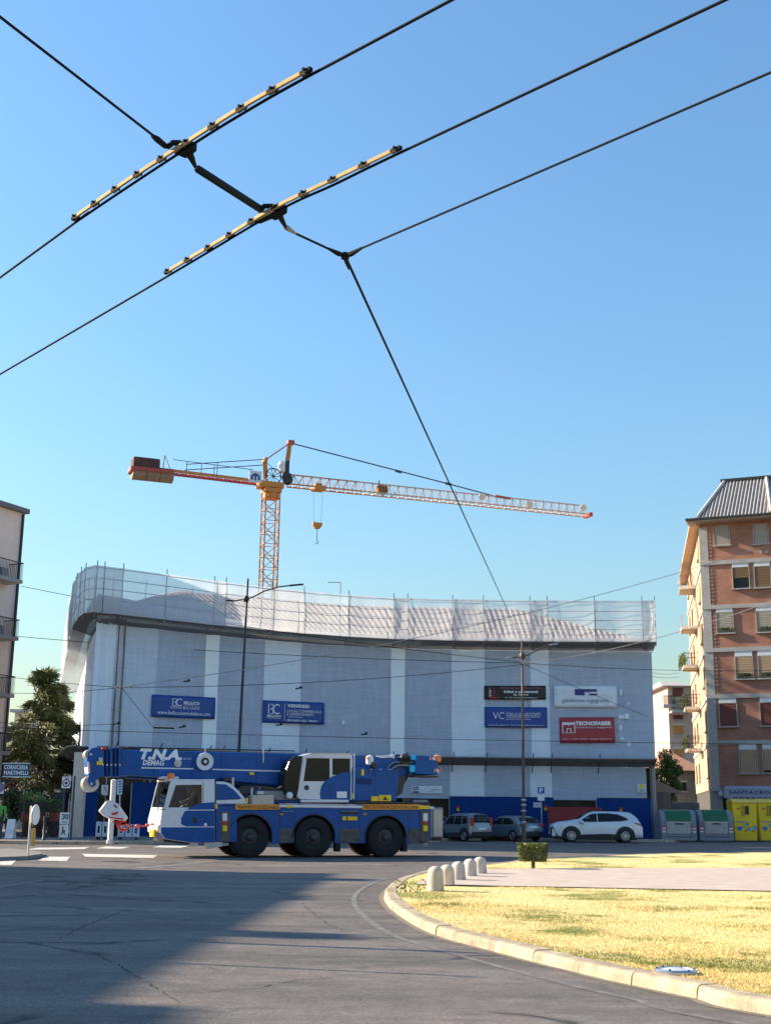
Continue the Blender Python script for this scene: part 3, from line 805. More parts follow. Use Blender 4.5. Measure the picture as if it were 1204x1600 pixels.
# ---------------------------------------------------------------- banners hung on the netting
def banner(x0, x1, yl, yr, hgt, mat, label, off=OFF - .075, cat='banner', name='banner'):
    """x range, top y at left and right, height in picture units; hung just before the netting"""
    vq = fplane(x0, x1, off, 7.0 if yl < 1180 else 3.4)
    tl, tr = vq.hit(x0, yl), vq.hit(x1, yr); hh = vq.hit(x0, yl).z - vq.hit(x0, yl + hgt).z
    bln = Vector((tl.x, tl.y, tl.z - hh)); a = Vector((tr.x, tr.y, tl.z)) - tl; a.z = 0
    dz = tr.z - tl.z
    t = thing(name, label, cat, bln + a / 2)
    n = vq.n
    mb = MB()
    def fn(u, v, s_=0):
        p = bln + a * u + Vector((0, 0, hh * v + dz * u)); return p + n * (.012 * math.sin(u * 11 + v * 3) + .012 * math.sin(v * 7))
    mb.grid(fn, 14, 6); ob = mb.build('sheet', mat, t, fix=False, solid=.006, smooth=180)
    for u, v in ((0, 0), (0, 1), (1, 0), (1, 1), (.5, 1), (.5, 0)):
        c = fn(u, v); MB().tube([c - n * .02, c + n * .16], .012, 5).build('tie', WHITE, t)
    def place(u0, v0, u1, v1):
        f = lambda u, v: bln + a * u + Vector((0, 0, hh * v + dz * u)) - n * .03
        return f(u0, v0), f(u1, v0), f(u0, v1)
    t_ = lambda s_, u0, v0, u1, v1, m=PRINT_W, **k: text(s_, *place(u0, v0, u1, v1), m, t, **k)
    def rect(u0, v0, u1, v1, m, nm='print', e=.002):
        p, q, r_ = place(u0, v0, u1, v1); p = p - n * e; q = q - n * e; r_ = r_ - n * e
        return MB().poly([p, q, q + r_ - p, r_]).build(nm, m, t)
    def poly(pts, m, nm='print', e=.002):
        p, q, r_ = place(0, 0, 1, 1); return MB().poly([p + (q - p) * x + (r_ - p) * y - n * e for x, y in pts]).build(nm, m, t)
    return t, t_, rect, poly
BB = M('banner_blue', (.012, .06, .28), .55, var=.08)
def ring(cx, cy, rx, ry, wd, a0, a1, n=14):
    o_ = [(cx + rx * math.cos(R(a0 + (a1 - a0) * i / n)), cy + ry * math.sin(R(a0 + (a1 - a0) * i / n))) for i in range(n + 1)]
    i_ = [(cx + (rx - wd) * math.cos(R(a1 - (a1 - a0) * i / n)), cy + (ry - wd * ry / rx) * math.sin(R(a1 - (a1 - a0) * i / n))) for i in range(n + 1)]
    return o_ + i_
def bclogo(poly, cx, cy, s, asp):
    w_ = s * .5; h_ = w_ * asp
    poly(ring(cx - w_ * .5, cy + h_ * .45, w_ * .48, h_ * .48, w_ * .13, -90, 90), PRINT_W, 'logo'); poly(ring(cx - w_ * .5, cy - h_ * .45, w_ * .48, h_ * .48, w_ * .13, -90, 90), PRINT_W, 'logo')
    poly([(cx - w_ * .9, cy - h_ * .9), (cx - w_ * .76, cy - h_ * .9), (cx - w_ * .76, cy + h_ * .9), (cx - w_ * .9, cy + h_ * .9)], PRINT_W, 'logo')
    poly(ring(cx + w_ * .5, cy, w_ * .62, h_ * .92, w_ * .13, 45, 315), PRINT_W, 'logo')
t, tx, rc, pl = banner(238, 337, 1085, 1090, 35, BB, 'blue banner with white logo and web address left of the tall dark lamp post')
bclogo(pl, .385, .70, .16, 2.4)
tx('BELLUCO', .49, .62, .74, .76, bold=.03); rc(.49, .565, .74, .575, PRINT_W); tx('IMMOBILIARE', .29, .40, .74, .52, spacing=1.3); tx('www.bellucoimmobiliare.com', .09, .13, .92, .30)
t, tx, rc, pl = banner(411, 507, 1094, 1098, 35, BB, 'blue for-sale banner right of the tall dark lamp post')
bclogo(pl, .175, .62, .2, 2.5)
tx('BELLUCO', .07, .26, .29, .36, bold=.03); rc(.07, .21, .29, .225, PRINT_W); rc(.345, .1, .35, .9, PRINT_W)
tx('VENDESI', .39, .72, .74, .87, bold=.05, spacing=1.2); tx('LOCALI COMMERCIALI', .39, .50, .94, .62); tx('E APPARTAMENTI', .39, .36, .82, .47); rc(.41, .285, .64, .30, PRINT_W); tx('PER INFO 0521 784531', .39, .09, .88, .18, bold=.02)
t, tx, rc, pl = banner(756, 852, 1071.5, 1071.5, 21.5, M('banner_black', (.012, .01, .012), .5), 'black banner with white lettering and red emblem above the blue one')
RP = M('print_red', (.55, .03, .04), .6)
pl([(.085, .08), (.22, .08), (.26, .2), (.22, .16), (.10, .16)], RP, 'logo'); rc(.155, .25, .17, .75, RP, 'logo'); rc(.175, .12, .245, .15, RP); text_b = tx('ediltec', .075, .20, .115, .9)
tx('Performance per edifici e strutture', .27, .74, .93, .92, M('print_pink', (.5, .16, .2), .6)); tx('Infissi e serramenti', .32, .47, .87, .67, bold=.03); tx('la legno', .48, .25, .72, .42, bold=.03); tx('Tel. 0521 207190  www.edillegno.it', .33, .06, .86, .17, bold=.01)
t, tx, rc, pl = banner(756.5, 854, 1104.5, 1105, 32, BB, 'blue banner with white VC monogram under the black banner')
tx('VC', .135, .40, .31, .74, bold=-.01); tx('COLLA & ASSOCIATI', .34, .56, .89, .72); tx('STUDIO PROFESSIONALE TECNICO', .34, .47, .88, .54); tx('ARCHITETTURA INGEGNERIA', .34, .37, .74, .43); tx('via della Repubblica 41  43121 Parma  info@collaeassociati.it', .05, .06, .95, .15)
t, tx, rc, pl = banner(864.5, 963, 1071.5, 1072, 33.5, M('banner_white', (.68, .74, .80), .6), 'white banner with dark blue block and grey lettering')
NV = M('print_navy', (.03, .035, .2), .6); GRYP = M('print_grey', (.16, .2, .27), .6)
rc(.33, .56, .485, .85, NV, 'logo'); rc(.485, .73, .68, .85, NV, 'logo'); pl([(.55, .56), (.68, .56), (.68, .64), (.6, .64), (.545, .60)], NV, 'logo'); tx('giambrone ingegneria', .13, .17, .86, .43, GRYP)
t, tx, rc, pl = banner(873.5, 959, 1121, 1120.5, 40, M('banner_red', (.36, .035, .045), .55, var=.08), 'red banner with white house emblem and lettering')
pl([(.045, .40), (.045, .80), (.28, .80), (.28, .40), (.265, .40), (.265, .71), (.06, .71), (.06, .40)], PRINT_W, 'logo'); rc(.045, .385, .28, .40, PRINT_W, 'logo'); rc(.125, .40, .14, .56, PRINT_W, 'logo'); rc(.195, .40, .21, .56, PRINT_W, 'logo'); rc(.125, .545, .21, .57, PRINT_W, 'logo')
pl(ring(.165, .80, .05, .12, .012, 180, 360), PRINT_W, 'logo')
tx('TECNOFABER', .285, .68, .945, .84, bold=.05); tx('architettura e ingegneria', .29, .55, .95, .64); tx('Parma - T. 0521 282022 - info@tecnofaber.com', .05, .12, .94, .18)
t, tx, rc, pl = banner(642, 691, 1228, 1228, 12, M('banner_pale', (.72, .76, .82), .6), 'small white banner low on the netting behind the crane tail')
tx('CT', .05, .45, .25, .92, NV, bold=.06); rc(.05, .1, .25, .3, NV); rc(.66, .45, .95, .52, GRYP); pl([(.5, .25), (.7, .33), (.7, .37), (.5, .29)], GRYP)
t, tx, rc, pl = banner(994.5, 1008, 1225, 1225, 14, M('notice_white', (.68, .7, .7), .6), 'small notice with yellow square on the netting at the right end', cat='notice', name='notice')
rc(.28, .55, .78, .95, YEL); rc(.2, .3, .8, .36, GRYP); rc(.25, .18, .75, .23, GRYP)
t, tx, rc, pl = banner(832.5, 844, 1254, 1254, 7.5, M('notice_pale', (.6, .66, .72), .6), 'small pale notice on the blue hoarding under the parking sign', off=OFF - .2, cat='notice', name='notice')
rc(.2, .6, .8, .68, GRYP); rc(.2, .4, .7, .46, GRYP)
# torn tags at the right end of the netting
for k, (x, y, w_, h_) in enumerate([(968, 1077, 3, 9), (979, 1098, 4, 3), (966, 1117, 8, 6), (975, 1115, 7, 8), (967, 1133, 4, 8), (969, 1152, 5, 4), (980, 1159, 4, 7), (534, 1126, 4.5, 6)]):
    vq = fplane(x - 12, x + 12, OFF - .08, 7.0); a, b, c = vq.hit(x, y + h_), vq.hit(x + w_, y + h_), vq.hit(x, y)
    MB().obox(a, b - a, vq.n * .01, c - a).build('tag', PRINT_W, scaf)
# ================================================================ brick apartment house on the right
def brickmat(name, c1, c2, mortar, sc_=1.0, rot=0.0, org=(0, 0, 0)):
    m = bpy.data.materials.new(name); m.use_nodes = True
    t = m.node_tree; N = t.nodes; L = t.links; b = N['Principled BSDF']
    tc = N.new('ShaderNodeTexCoord'); mp = N.new('ShaderNodeMapping'); mp.vector_type = 'POINT'
    rz = N.new('ShaderNodeVectorRotate'); rz.rotation_type = 'Z_AXIS'; rz.inputs['Angle'].default_value = -rot; L.new(tc.outputs['Object'], rz.inputs['Vector'])
    se = N.new('ShaderNodeSeparateXYZ'); co = N.new('ShaderNodeCombineXYZ'); L.new(rz.outputs[0], se.inputs[0]); L.new(se.outputs[0], co.inputs[0]); L.new(se.outputs[2], co.inputs[1])
    bk = N.new('ShaderNodeTexBrick'); bk.inputs['Scale'].default_value = sc_; bk.inputs['Mortar Size'].default_value = .012; bk.inputs['Brick Width'].default_value = .26; bk.inputs['Row Height'].default_value = .07
    bk.inputs['Color1'].default_value = (*c1, 1); bk.inputs['Color2'].default_value = (*c2, 1); bk.inputs['Mortar'].default_value = (*mortar, 1); L.new(co.outputs[0], bk.inputs['Vector'])
    nz = N.new('ShaderNodeTexNoise'); nz.inputs['Scale'].default_value = .9; nz.inputs['Detail'].default_value = 7; L.new(tc.outputs['Object'], nz.inputs['Vector'])
    r = N.new('ShaderNodeValToRGB'); r.color_ramp.elements[0].position = .3; r.color_ramp.elements[1].position = .7; r.color_ramp.elements[0].color = (.75, .75, .75, 1); r.color_ramp.elements[1].color = (1.15, 1.15, 1.15, 1); L.new(nz.outputs[0], r.inputs[0])
    x = N.new('ShaderNodeMix'); x.data_type = 'RGBA'; x.blend_type = 'MULTIPLY'; x.inputs[0].default_value = 1; L.new(bk.outputs['Color'], x.inputs[6]); L.new(r.outputs[0], x.inputs[7])
    L.new(x.outputs[2], b.inputs['Base Color']); b.inputs['Roughness'].default_value = .85; MATS[name] = m
    return m
ROT = R(22)
cA = P(1109, 1160, 92.0)
vr = VP((cA.x, cA.y), (cA.x + math.cos(ROT), cA.y - math.sin(ROT)))       # front, right end nearer
rear = Vector((cA.x + 4.9, cA.y + 25, 0))
vs = VP((rear.x, rear.y), (cA.x, cA.y))                                     # left flank; u runs from the rear to the corner
SL = (rear - Vector((cA.x, cA.y, 0))).length
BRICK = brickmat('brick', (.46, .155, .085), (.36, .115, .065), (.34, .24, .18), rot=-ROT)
BRICK_SUN = brickmat('brick_flank_sunlit', (.56, .34, .20), (.50, .29, .17), (.5, .38, .26), rot=math.atan2(vs.a.y, vs.a.x))  # brick colour lightened for the sun on the flank
PILL = M('pillar_concrete', (.40, .38, .35), .85, var=.15, scale=1.2)
rbld = thing('brick_apartment_house', 'tall red brick apartment house with concrete bands and grey ribbed roof', 'building', (cA.x, cA.y, 0))
zb = [vr.loc(1103, y)[1] for y in (1158, 1086, 1014, 947, 878)]              # tops of the concrete bands
z_base = vr.loc(1112, 1233)[1]; z_eave = vr.loc(1097, 819)[1]
print('brick bands', zb, z_base, z_eave)
FL = 20.0
MB().obox(vr.at(0, z_base, .0), vr.a * FL, vr.n * .3, (0, 0, z_eave - z_base)).build('front_wall', BRICK, rbld)
MB().obox(vs.at(0, z_base, .02), vs.a * (SL - .05), vs.n * .3, (0, 0, z_eave - z_base)).build('flank_wall', BRICK_SUN, rbld)
MB().obox(vr.at(0.3, z_base, .5), vr.a * (FL - .5), vr.n * 20, (0, 0, z_eave - z_base - .1)).build('core', CONCD, rbld)
for z in zb:
    MB().obox(vr.at(-.12, z - .26, -.10), vr.a * FL, vr.n * .2, (0, 0, .30)).build('concrete_band', PILL, rbld)
    MB().obox(vs.at(0, z - .26, -.06), vs.a * (SL - .1), vs.n * .2, (0, 0, .28)).build('concrete_band', PILL, rbld)
zz = [z_base] + zb + [z_eave]
for a, b in zip(zz, zz[1:]):
    MB().obox(vr.at(-.10, a + .05, -.05), vr.a * .62, vr.n * .4, (0, 0, b - a - .32)).build('corner_pillar', PILL, rbld)
    # toothed brick edge beside the pillar
    k = int((b - a - .4) / .28)
    for i in range(k):
        MB().obox(vr.at(.55, a + .08 + i * .28, -.035), vr.a * .22, vr.n * .05, (0, 0, .14)).build('quoin', M('quoin_brick', (.42, .20, .13), .85, rand=.2), rbld)
SH_T = M('shutter_tan', (.42, .29, .17), .7, var=.08, stretch=(1, 1, 30)); SH_R = M('shutter_red', (.17, .05, .035), .7, var=.08)
SH_G = M('shutter_grey', (.36, .31, .25), .7, var=.08)
BOXW = M('shutter_box', (.66, .68, .7), .6)
def window(vq, x0, x1, y0, y1, box_y, sh, parent, open_y=None, sill=True, plants=None, slats=True, name='window'):
    u0, zt_ = vq.loc(x0, y0); u1, zb_ = vq.loc(x1, y1)[0], vq.loc(x0, y1)[1]
    zk = vq.loc(x0, box_y)[1] if box_y else zt_; zo = vq.loc(x0, open_y)[1] if open_y else zb_
    W = u1 - u0
    wn = MB().obox(vq.at(u0, zb_, -.02), vq.a * W, vq.n * .04, (0, 0, zk - zb_)).build(name, DKGLASS, parent)
    if box_y: MB().obox(vq.at(u0 - .02, zk, -.06), vq.a * (W + .04), vq.n * .1, (0, 0, zt_ - zk)).build('shutter_box', BOXW, wn, bevel=.01)
    ns = max(2, int((zk - zo) / .12)); mb = MB()
    for i in range(ns):
        z = zo + (zk - zo) * i / ns; h = (zk - zo) / ns
        mb.prism([(0, 0), (-.022, h * .3), (-.022, h * .8), (0, h)], lambda a, b: vq.at(u0 + .03, z + b, -.03 + a), lambda a, b: vq.at(u1 - .03, z + b, -.03 + a))
    mb.build('roller_shutter', sh, wn)
    for uf in (u0 - .06, u1): MB().obox(vq.at(uf, zb_, -.075), vq.a * .06, vq.n * .12, (0, 0, zk - zb_)).build('frame', PILL, wn)
    if sill: MB().obox(vq.at(u0 - .15, zb_ - .09, -.2), vq.a * (W + .3), vq.n * .24, (0, 0, .08)).build('sill', CONC, wn)
    if plants:
        MB().obox(vq.at(u0 + .1, zb_ + .002, -.19), vq.a * (W - .2), vq.n * .16, (0, 0, .18)).build('planter', M('planter_dark', (.05, .05, .045), .7), wn)
        mb = MB(); leaves(mb, vq.at((u0 + u1) / 2, zb_ + .25, -.12), 130, lambda: vq.a * random.uniform(-W / 2 + .1, W / 2 - .1) + Vector((0, random.uniform(-.08, .08), random.uniform(-.05, .16))), .12); mb.build('plant', plants, wn, fix=False)
    return wn
LEAFD = leafmat('leaf_dark', (.03, .05, .018), (.06, .085, .03)); LEAFG = leafmat('leaf_green', (.06, .10, .02), (.13, .17, .04))
SH_B = M('shutter_brown', (.18, .11, .05), .7, var=.2, stretch=(1, 1, 20))
rows = [((1114, 1139, 821, 853, None, SH_G, None), (1176, 1199.5, 819, 850.5, None, SH_G, None)),
        ((1143, 1170, 878.5, 920, 887, SH_B, 904), (1177, 1203.5, 876.5, 918.5, 885.5, SH_B, None)),
        ((1118, 1145, 948.6, 989.5, 957, SH_G, None), (1180, 1206, 946.5, 988, 955, SH_G, None)),
        ((1147.5, 1176, 1018, 1061, 1026, SH_T, None), (1183, 1211, 1016.5, 1060, 1025, SH_T, None)),
        ((1122.5, 1151, 1090, 1135, 1099, SH_R, None), (1186, 1215, 1088.5, 1134, 1098, SH_R, None)),
        ((1153.5, 1182.5, 1163, 1208, 1171.5, SH_T, None), (1190, 1219, 1162, 1207, 1171, SH_T, 1203.5))]
for k, rw in enumerate(rows):
    for j, (x0, x1, y0, y1, by, sh, oy) in enumerate(rw):
        window(vr, x0, x1, y0, y1, by, sh, rbld, oy, plants=(LEAFG if k == 2 else LEAFD if k == 3 else None))
    for extra in (0, 1):
        x0 = rw[0][0] + 124 + extra * 60; window(vr, x0, x0 + 28, rw[1][2] - 3, rw[1][3] - 3, (rw[1][4] - 3) if rw[1][4] else None, rw[0][5], rbld)
for x in (1189, 1196.5):
    q = vr.loc(x, 862); MB().lathe([(.07, -.06), (.13, -.06), (.13, .02)], vr.at(q[0], q[1], 0), 'y', 14).build('vent', CONC, rbld, smooth=40)
# flank windows and balconies
for i, z in enumerate([z_base] + zb):
    for u in (3.2, 8.0, 21.0):
        a = vs.at(u, z + .9, -.05)
        wn = MB().obox(a, vs.a * 1.1, vs.n * .06, (0, 0, 1.5)).build('window', SH_R if u < 20 else SH_T, rbld)
        MB().obox(vs.at(u - .1, z + .8, -.16), vs.a * 1.3, vs.n * .2, (0, 0, .09)).build('sill', CONC, wn)
    if i == 0: continue
    bal = MB().prism([(12.0, 0), (12.3, -1.25), (15.2, -1.25), (15.6, 0)], lambda u, o_: vs.at(u, z - .25, o_), lambda u, o_: vs.at(u, z - .02, o_)).build('balcony', M('balcony_concrete', (.5, .44, .36), .85, var=.15), rbld)
    if i < 4:
        mb = MB().bar(vs.at(12.3, z + .95, -1.2), vs.at(15.2, z + .95, -1.2), .05).bar(vs.at(12.3, z + .95, -1.2), vs.at(12.1, z + .95, 0), .05).bar(vs.at(15.2, z + .95, -1.2), vs.at(15.4, z + .95, 0), .05)
        for k in range(24): mb.bar(vs.at(12.32 + k * .124, z, -1.2), vs.at(12.32 + k * .124, z + .95, -1.2), .02)
        for k in range(9): mb.bar(vs.at(12.3, z, -1.2 + k * .14), vs.at(12.3, z + .95, -1.2 + k * .14), .02).bar(vs.at(15.2, z, -1.2 + k * .14), vs.at(15.2, z + .95, -1.2 + k * .14), .02)
        mb.build('railing', DARKMET, bal)
    else:
        mb = MB().tube([vs.at(12.3, z + .05, -1.2), vs.at(12.3, z + 1.0, -1.2), vs.at(15.2, z + 1.0, -1.2), vs.at(15.2, z + .05, -1.2)], .025, 6); 
        for k in range(12): mb.bar(vs.at(12.4 + k * .25, z, -1.2), vs.at(12.4 + k * .25, z + 1, -1.2), .02)
        mb.build('railing', GALV, bal)
    if i in (1, 2, 3):
        mb = MB(); leaves(mb, vs.at(13.7, z + .55, -1.25), 700, lambda: vs.a * random.uniform(-1.7, 1.7) + Vector((random.uniform(-.25, .25), random.uniform(-.25, .25), random.gauss(-.1, .25))), .16); mb.build('plant', LEAFD if i != 3 else LEAFG, bal, fix=False)
# eaves and ribbed roof
OV = .85
MB().obox(vr.at(-OV, z_eave, -1.0), vr.a * (FL + OV), vr.n * 1.6, (0, 0, .22)).build('eave', M('eave_soffit', (.42, .33, .25), .8), rbld)
MB().obox(vs.at(-1, z_eave - .012, -OV + .1), vs.a * (SL + .6), vs.n * 1.9, (0, 0, .2)).build('flank_eave', M('eave_flank', (.5, .36, .25), .8), rbld)
MB().bar(vr.at(-OV - .05, z_eave + .18, -1.08), vr.at(FL, z_eave + .18, -1.08), .14, .16).build('gutter', DARKMET, rbld)
RIB = M('ribbed_roof', (.30, .28, .26), .6, .2, var=.25, scale=3)
uL0, zR0 = vr.loc(1088, 806, -.6); rdg = 5.5
uL1, zR1 = vr.loc(1131, 753, rdg)
nr = 420
def rf(u, v):
    x = u * (FL - uL0) + uL0
    vmax = min(1.0, max(0.0, (x - uL0) / (uL1 - uL0)))
    vv = v * vmax
    return vr.at(x, z_eave + .3 + (zR1 - z_eave - .3) * vv + .07 * math.sin(x * 2 * math.pi / .26), -.7 + (rdg + .7) * vv)
MB().grid(rf, nr, 4).build('roof', RIB, rbld, fix=False)
MB().grid(lambda u, v: vr.at(uL0, z_eave + .3, -.7).lerp(vr.at(uL0, z_eave + .3, 20), u).lerp(vr.at(uL1, zR1, rdg).lerp(vr.at(uL1, zR1, 15), u), v), 6, 2).build('roof_hip', RIB, rbld)
MB().grid(lambda u, v: vr.at(uL1 + (FL - uL1) * u, zR1 - .02, rdg + 9 * v), 2, 2).build('roof_top', RIB, rbld)
MB().bar(vr.at(uL1 - .3, zR1 + .1, rdg), vr.at(FL, zR1 + .1, rdg), .3, .22).build('ridge_cap', DARKMET, rbld)
MB().tube([vr.at(uL0, z_eave + .38, -.7), vr.at(uL1, zR1 + .06, rdg)], .12, 8).build('hip_cap', M('hip_tile', (.55, .48, .42), .8), rbld)
u2, _ = vr.loc(1197, 753, rdg); u3, _ = vr.loc(1204, 800, -.6)
MB().tube([vr.at(u3, z_eave + .42, -.7), vr.at(u2, zR1 + .08, rdg)], .13, 8).build('valley_flashing', M('hip_tile', (.5, .5, .5)), rbld)
# ground floor: grey front, corner opening, sign band with lettering
MB().obox(vr.at(2.9, .13, .12), vr.a * (FL - 3), vr.n * .3, (0, 0, z_base - .13)).build('shop_wall', M('shop_grey', (.30, .30, .31), .8), rbld)
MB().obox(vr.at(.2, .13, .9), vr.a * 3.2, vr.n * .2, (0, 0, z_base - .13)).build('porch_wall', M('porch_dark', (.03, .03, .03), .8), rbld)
MB().obox(vr.at(-.05, .13, .0), vr.a * .55, vr.n * .5, (0, 0, z_base - .1)).build('corner_pillar', PILL, rbld)
MB().obox(vs.at(0, .13, .1), vs.a * (SL - .6), vs.n * .3, (0, 0, z_base - .13)).build('flank_base', M('flank_dark', (.06, .055, .05), .85), rbld)
MB().obox(vr.at(-.15, z_base - .14, -.16), vr.a * FL, vr.n * .4, (0, 0, .2)).build('concrete_band', PILL, rbld)
q0, q1 = vr.loc(1110, 1240), vr.loc(1129, 1266)
MB().obox(vr.at(q0[0], .13, -.02), vr.a * (q1[0] - q0[0]), vr.n * .1, (0, 0, q0[1] - .13)).build('shop_panel', M('panel_grey', (.33, .33, .35), .7), rbld)
q = vr.loc(1124.5, 1240.5)
lm = MB().lathe([(.0, -.34), (.18, -.3), (.2, -.16), (.14, -.03), (.05, 0)], vr.at(q[0], q[1], -.02), 'y', 14).build('wall_lamp', M('lamp_globe', (.75, .75, .75), .3), rbld, smooth=60)
s0, s1 = vr.loc(1132, 1233), vr.loc(1240, 1233); zlo = vr.loc(1140, 1247.5)[1]; ztp = vr.loc(1140, 1233.5)[1]
AWN = M('awning_cloth', (.42, .43, .50), .8, var=.06)
aw = MB().obox(vr.at(s0[0], zlo, -.8), vr.a * (s1[0] - s0[0]), vr.n * .05, (0, 0, ztp - zlo)).build('sign_band', AWN, rbld)
MB().prism([(-.8, ztp), (-.02, ztp + .25), (-.02, ztp + .2), (-.8, ztp - .05)], lambda o_, z: vr.at(s0[0], z, o_), lambda o_, z: vr.at(s1[0], z, o_)).build('awning_top', AWN, rbld)
u0_, zl = vr.loc(1138, 1240.5, -.83); u1_ = vr.loc(1217, 1238, -.83)[0]; zh = vr.loc(1138, 1235.3, -.83)[1]
text('SANTACROCE', vr.at(u0_, zl, -.81), vr.at(u1_, zl, -.81), vr.at(u0_, zh, -.81), M('print_violet', (.05, .04, .13), .6), aw, bold=.03, spacing=1.15)
mb = MB()
for k in range(12): mb.obox(vr.at(s0[0] + .6 + k * .42, zlo + .02, -.815), vr.a * .3, vr.n * .01, (0, 0, .06))
mb.build('fringe_print', M('print_violet', (.05, .04, .13)), aw)

# ---------------------------------------------------------------- things in the gap between the two houses
WIN_D = M('window_dark', (.03, .03, .035), .2)
def simple_house(label, x0, x1, yt, Y, dep, mat, roof, wins, name='house', cat='building', rooft='flat', shcol=None):
    a = P(x0, yt, Y); b = P(x1, yt, Y); c = (a + b) / 2
    t = thing(name, label, cat, (c.x, Y, 0))
    MB().box(a.x, Y, 0, b.x, Y + dep, a.z).build('wall', mat, t)
    if rooft == 'flat': MB().box(a.x - .5, Y - .5, a.z + .003, b.x + .5, Y + dep + .5, a.z + .35).build('roof', roof, t)
    else:
        h = rooft
        mb = MB(); k = 6; m_ = Vector((c.x, Y + dep / 2, a.z + h))
        e = [Vector((a.x - .7, Y - .7, a.z)), Vector((b.x + .7, Y - .7, a.z)), Vector((b.x + .7, Y + dep + .7, a.z)), Vector((a.x - .7, Y + dep + .7, a.z))]
        r1, r2 = m_ - Vector(((b.x - a.x) * .2, 0, 0)), m_ + Vector(((b.x - a.x) * .2, 0, 0))
        mb.poly([e[0], e[1], r2, r1]).poly([e[1], e[2], r2]).poly([e[2], e[3], r1, r2]).poly([e[3], e[0], r1]).poly([e[3], e[2], e[1], e[0]])
        mb.build('roof', roof, t)
    for (wx0, wx1, wy0, wy1, m_) in wins:
        p, q = P(wx0, wy1, Y), P(wx1, wy0, Y)
        wn = MB().box(p.x, Y - .05, p.z, q.x, Y + .03, q.z).build('window', m_, t)
        MB().box(p.x - .12, Y - .14, p.z - .12, q.x + .12, Y - .002, p.z - .003).build('sill', CONC, wn)
        MB().box(p.x - .1, Y - .09, q.z + .003, q.x + .1, Y - .002, q.z + .12).build('frame', WHITE, wn)
    return t, a, b
PLW = M('plaster_white', (.62, .63, .64), .85, var=.06); PLP = M('plaster_pink', (.55, .40, .31), .85, var=.08)
simple_house('far white block seen between the netting and the brick house', 1003, 1046, 1117, 190, 14, PLW, M('roof_blue', (.3, .33, .38), .7),
             [(1010, 1018, 1133, 1146, WIN_D), (1010, 1018, 1153, 1165, WIN_D), (1035.5, 1041, 1132.5, 1138, WIN_D), (1036, 1041, 1152, 1171, WIN_D)])
OSH = M('shutter_orange', (.55, .24, .06), .6)
tp, a_, b_ = simple_house('pink block with orange shutters and balconies behind the brick house', 1042, 1082, 1072, 140, 16, PLP, M('roof_grey_tile', (.4, .36, .34), .8),
             [(1050, 1066, 1074, 1089, SH_R), (1052, 1066, 1133, 1148, OSH), (1051, 1066, 1117, 1124, SH_R), (1053, 1066, 1170, 1186, OSH)], rooft=1.3)
for (x0, x1, y) in ((1033, 1052, 1098), (1046, 1076, 1106)):
    p, q = P(x0, y + 8, 139), P(x1, y, 139)
    bl_ = MB().box(p.x, 138.0, p.z, q.x, 139.9, p.z + .3).build('balcony', M('balcony_pale', (.5, .45, .4)), tp)
    mb = MB().box(p.x, 138.0, p.z + 1.2, q.x, 138.06, p.z + 1.28)
    for k in range(14): mb.box(p.x + (q.x - p.x) * k / 14, 138.0, p.z + .3, p.x + (q.x - p.x) * k / 14 + .05, 138.05, p.z + 1.25)
    mb.build('railing', DARKMET, bl_)
TILE2 = M('roof_tile_red', (.30, .15, .09), .85, var=.25, scale=2)
simple_house('low house with brown tiled roof in the gap beside the brick house', 1046, 1090, 1204, 122, 14, M('plaster_brown', (.25, .2, .16)), TILE2, [(1066, 1071, 1222, 1236, WIN_D)], rooft=2.0)
simple_house('wooden shed with tiled roof beside the netting', 1011, 1048, 1239, 84, 6, M('shed_wood', (.10, .075, .055), .85, stretch=(12, 12, 1)), TILE2, [], name='shed', cat='shed', rooft=1.0)
def fence_boards(label, x0, x1, yt, Y, nb, mat, name='board_fence'):
    a, b = P(x0, yt, Y), P(x1, yt, Y); t = thing(name, label, 'fence', ((a.x + b.x) / 2, Y, .13)); w_ = (b.x - a.x) / nb
    for k in range(nb): MB().box(a.x + k * w_ + .01, Y + random.uniform(0, .02), .13, a.x + (k + 1) * w_ - .01, Y + .05, a.z + random.uniform(-.02, .02)).build('board', mat, t)
    for z in (.5, a.z - .4): MB().box(a.x, Y + .052, z, b.x, Y + .1, z + .1).build('rail', mat, t)
fence_boards('weathered upright board fence left of the rubbish containers', 1013, 1047, 1237, 79, 12, M('fence_wood', (.20, .15, .12), .85, rand=.3))
fence_boards('low grey board wall behind the rubbish containers', 1048, 1092, 1254, 80, 8, M('fence_grey', (.14, .13, .13), .85, rand=.2))

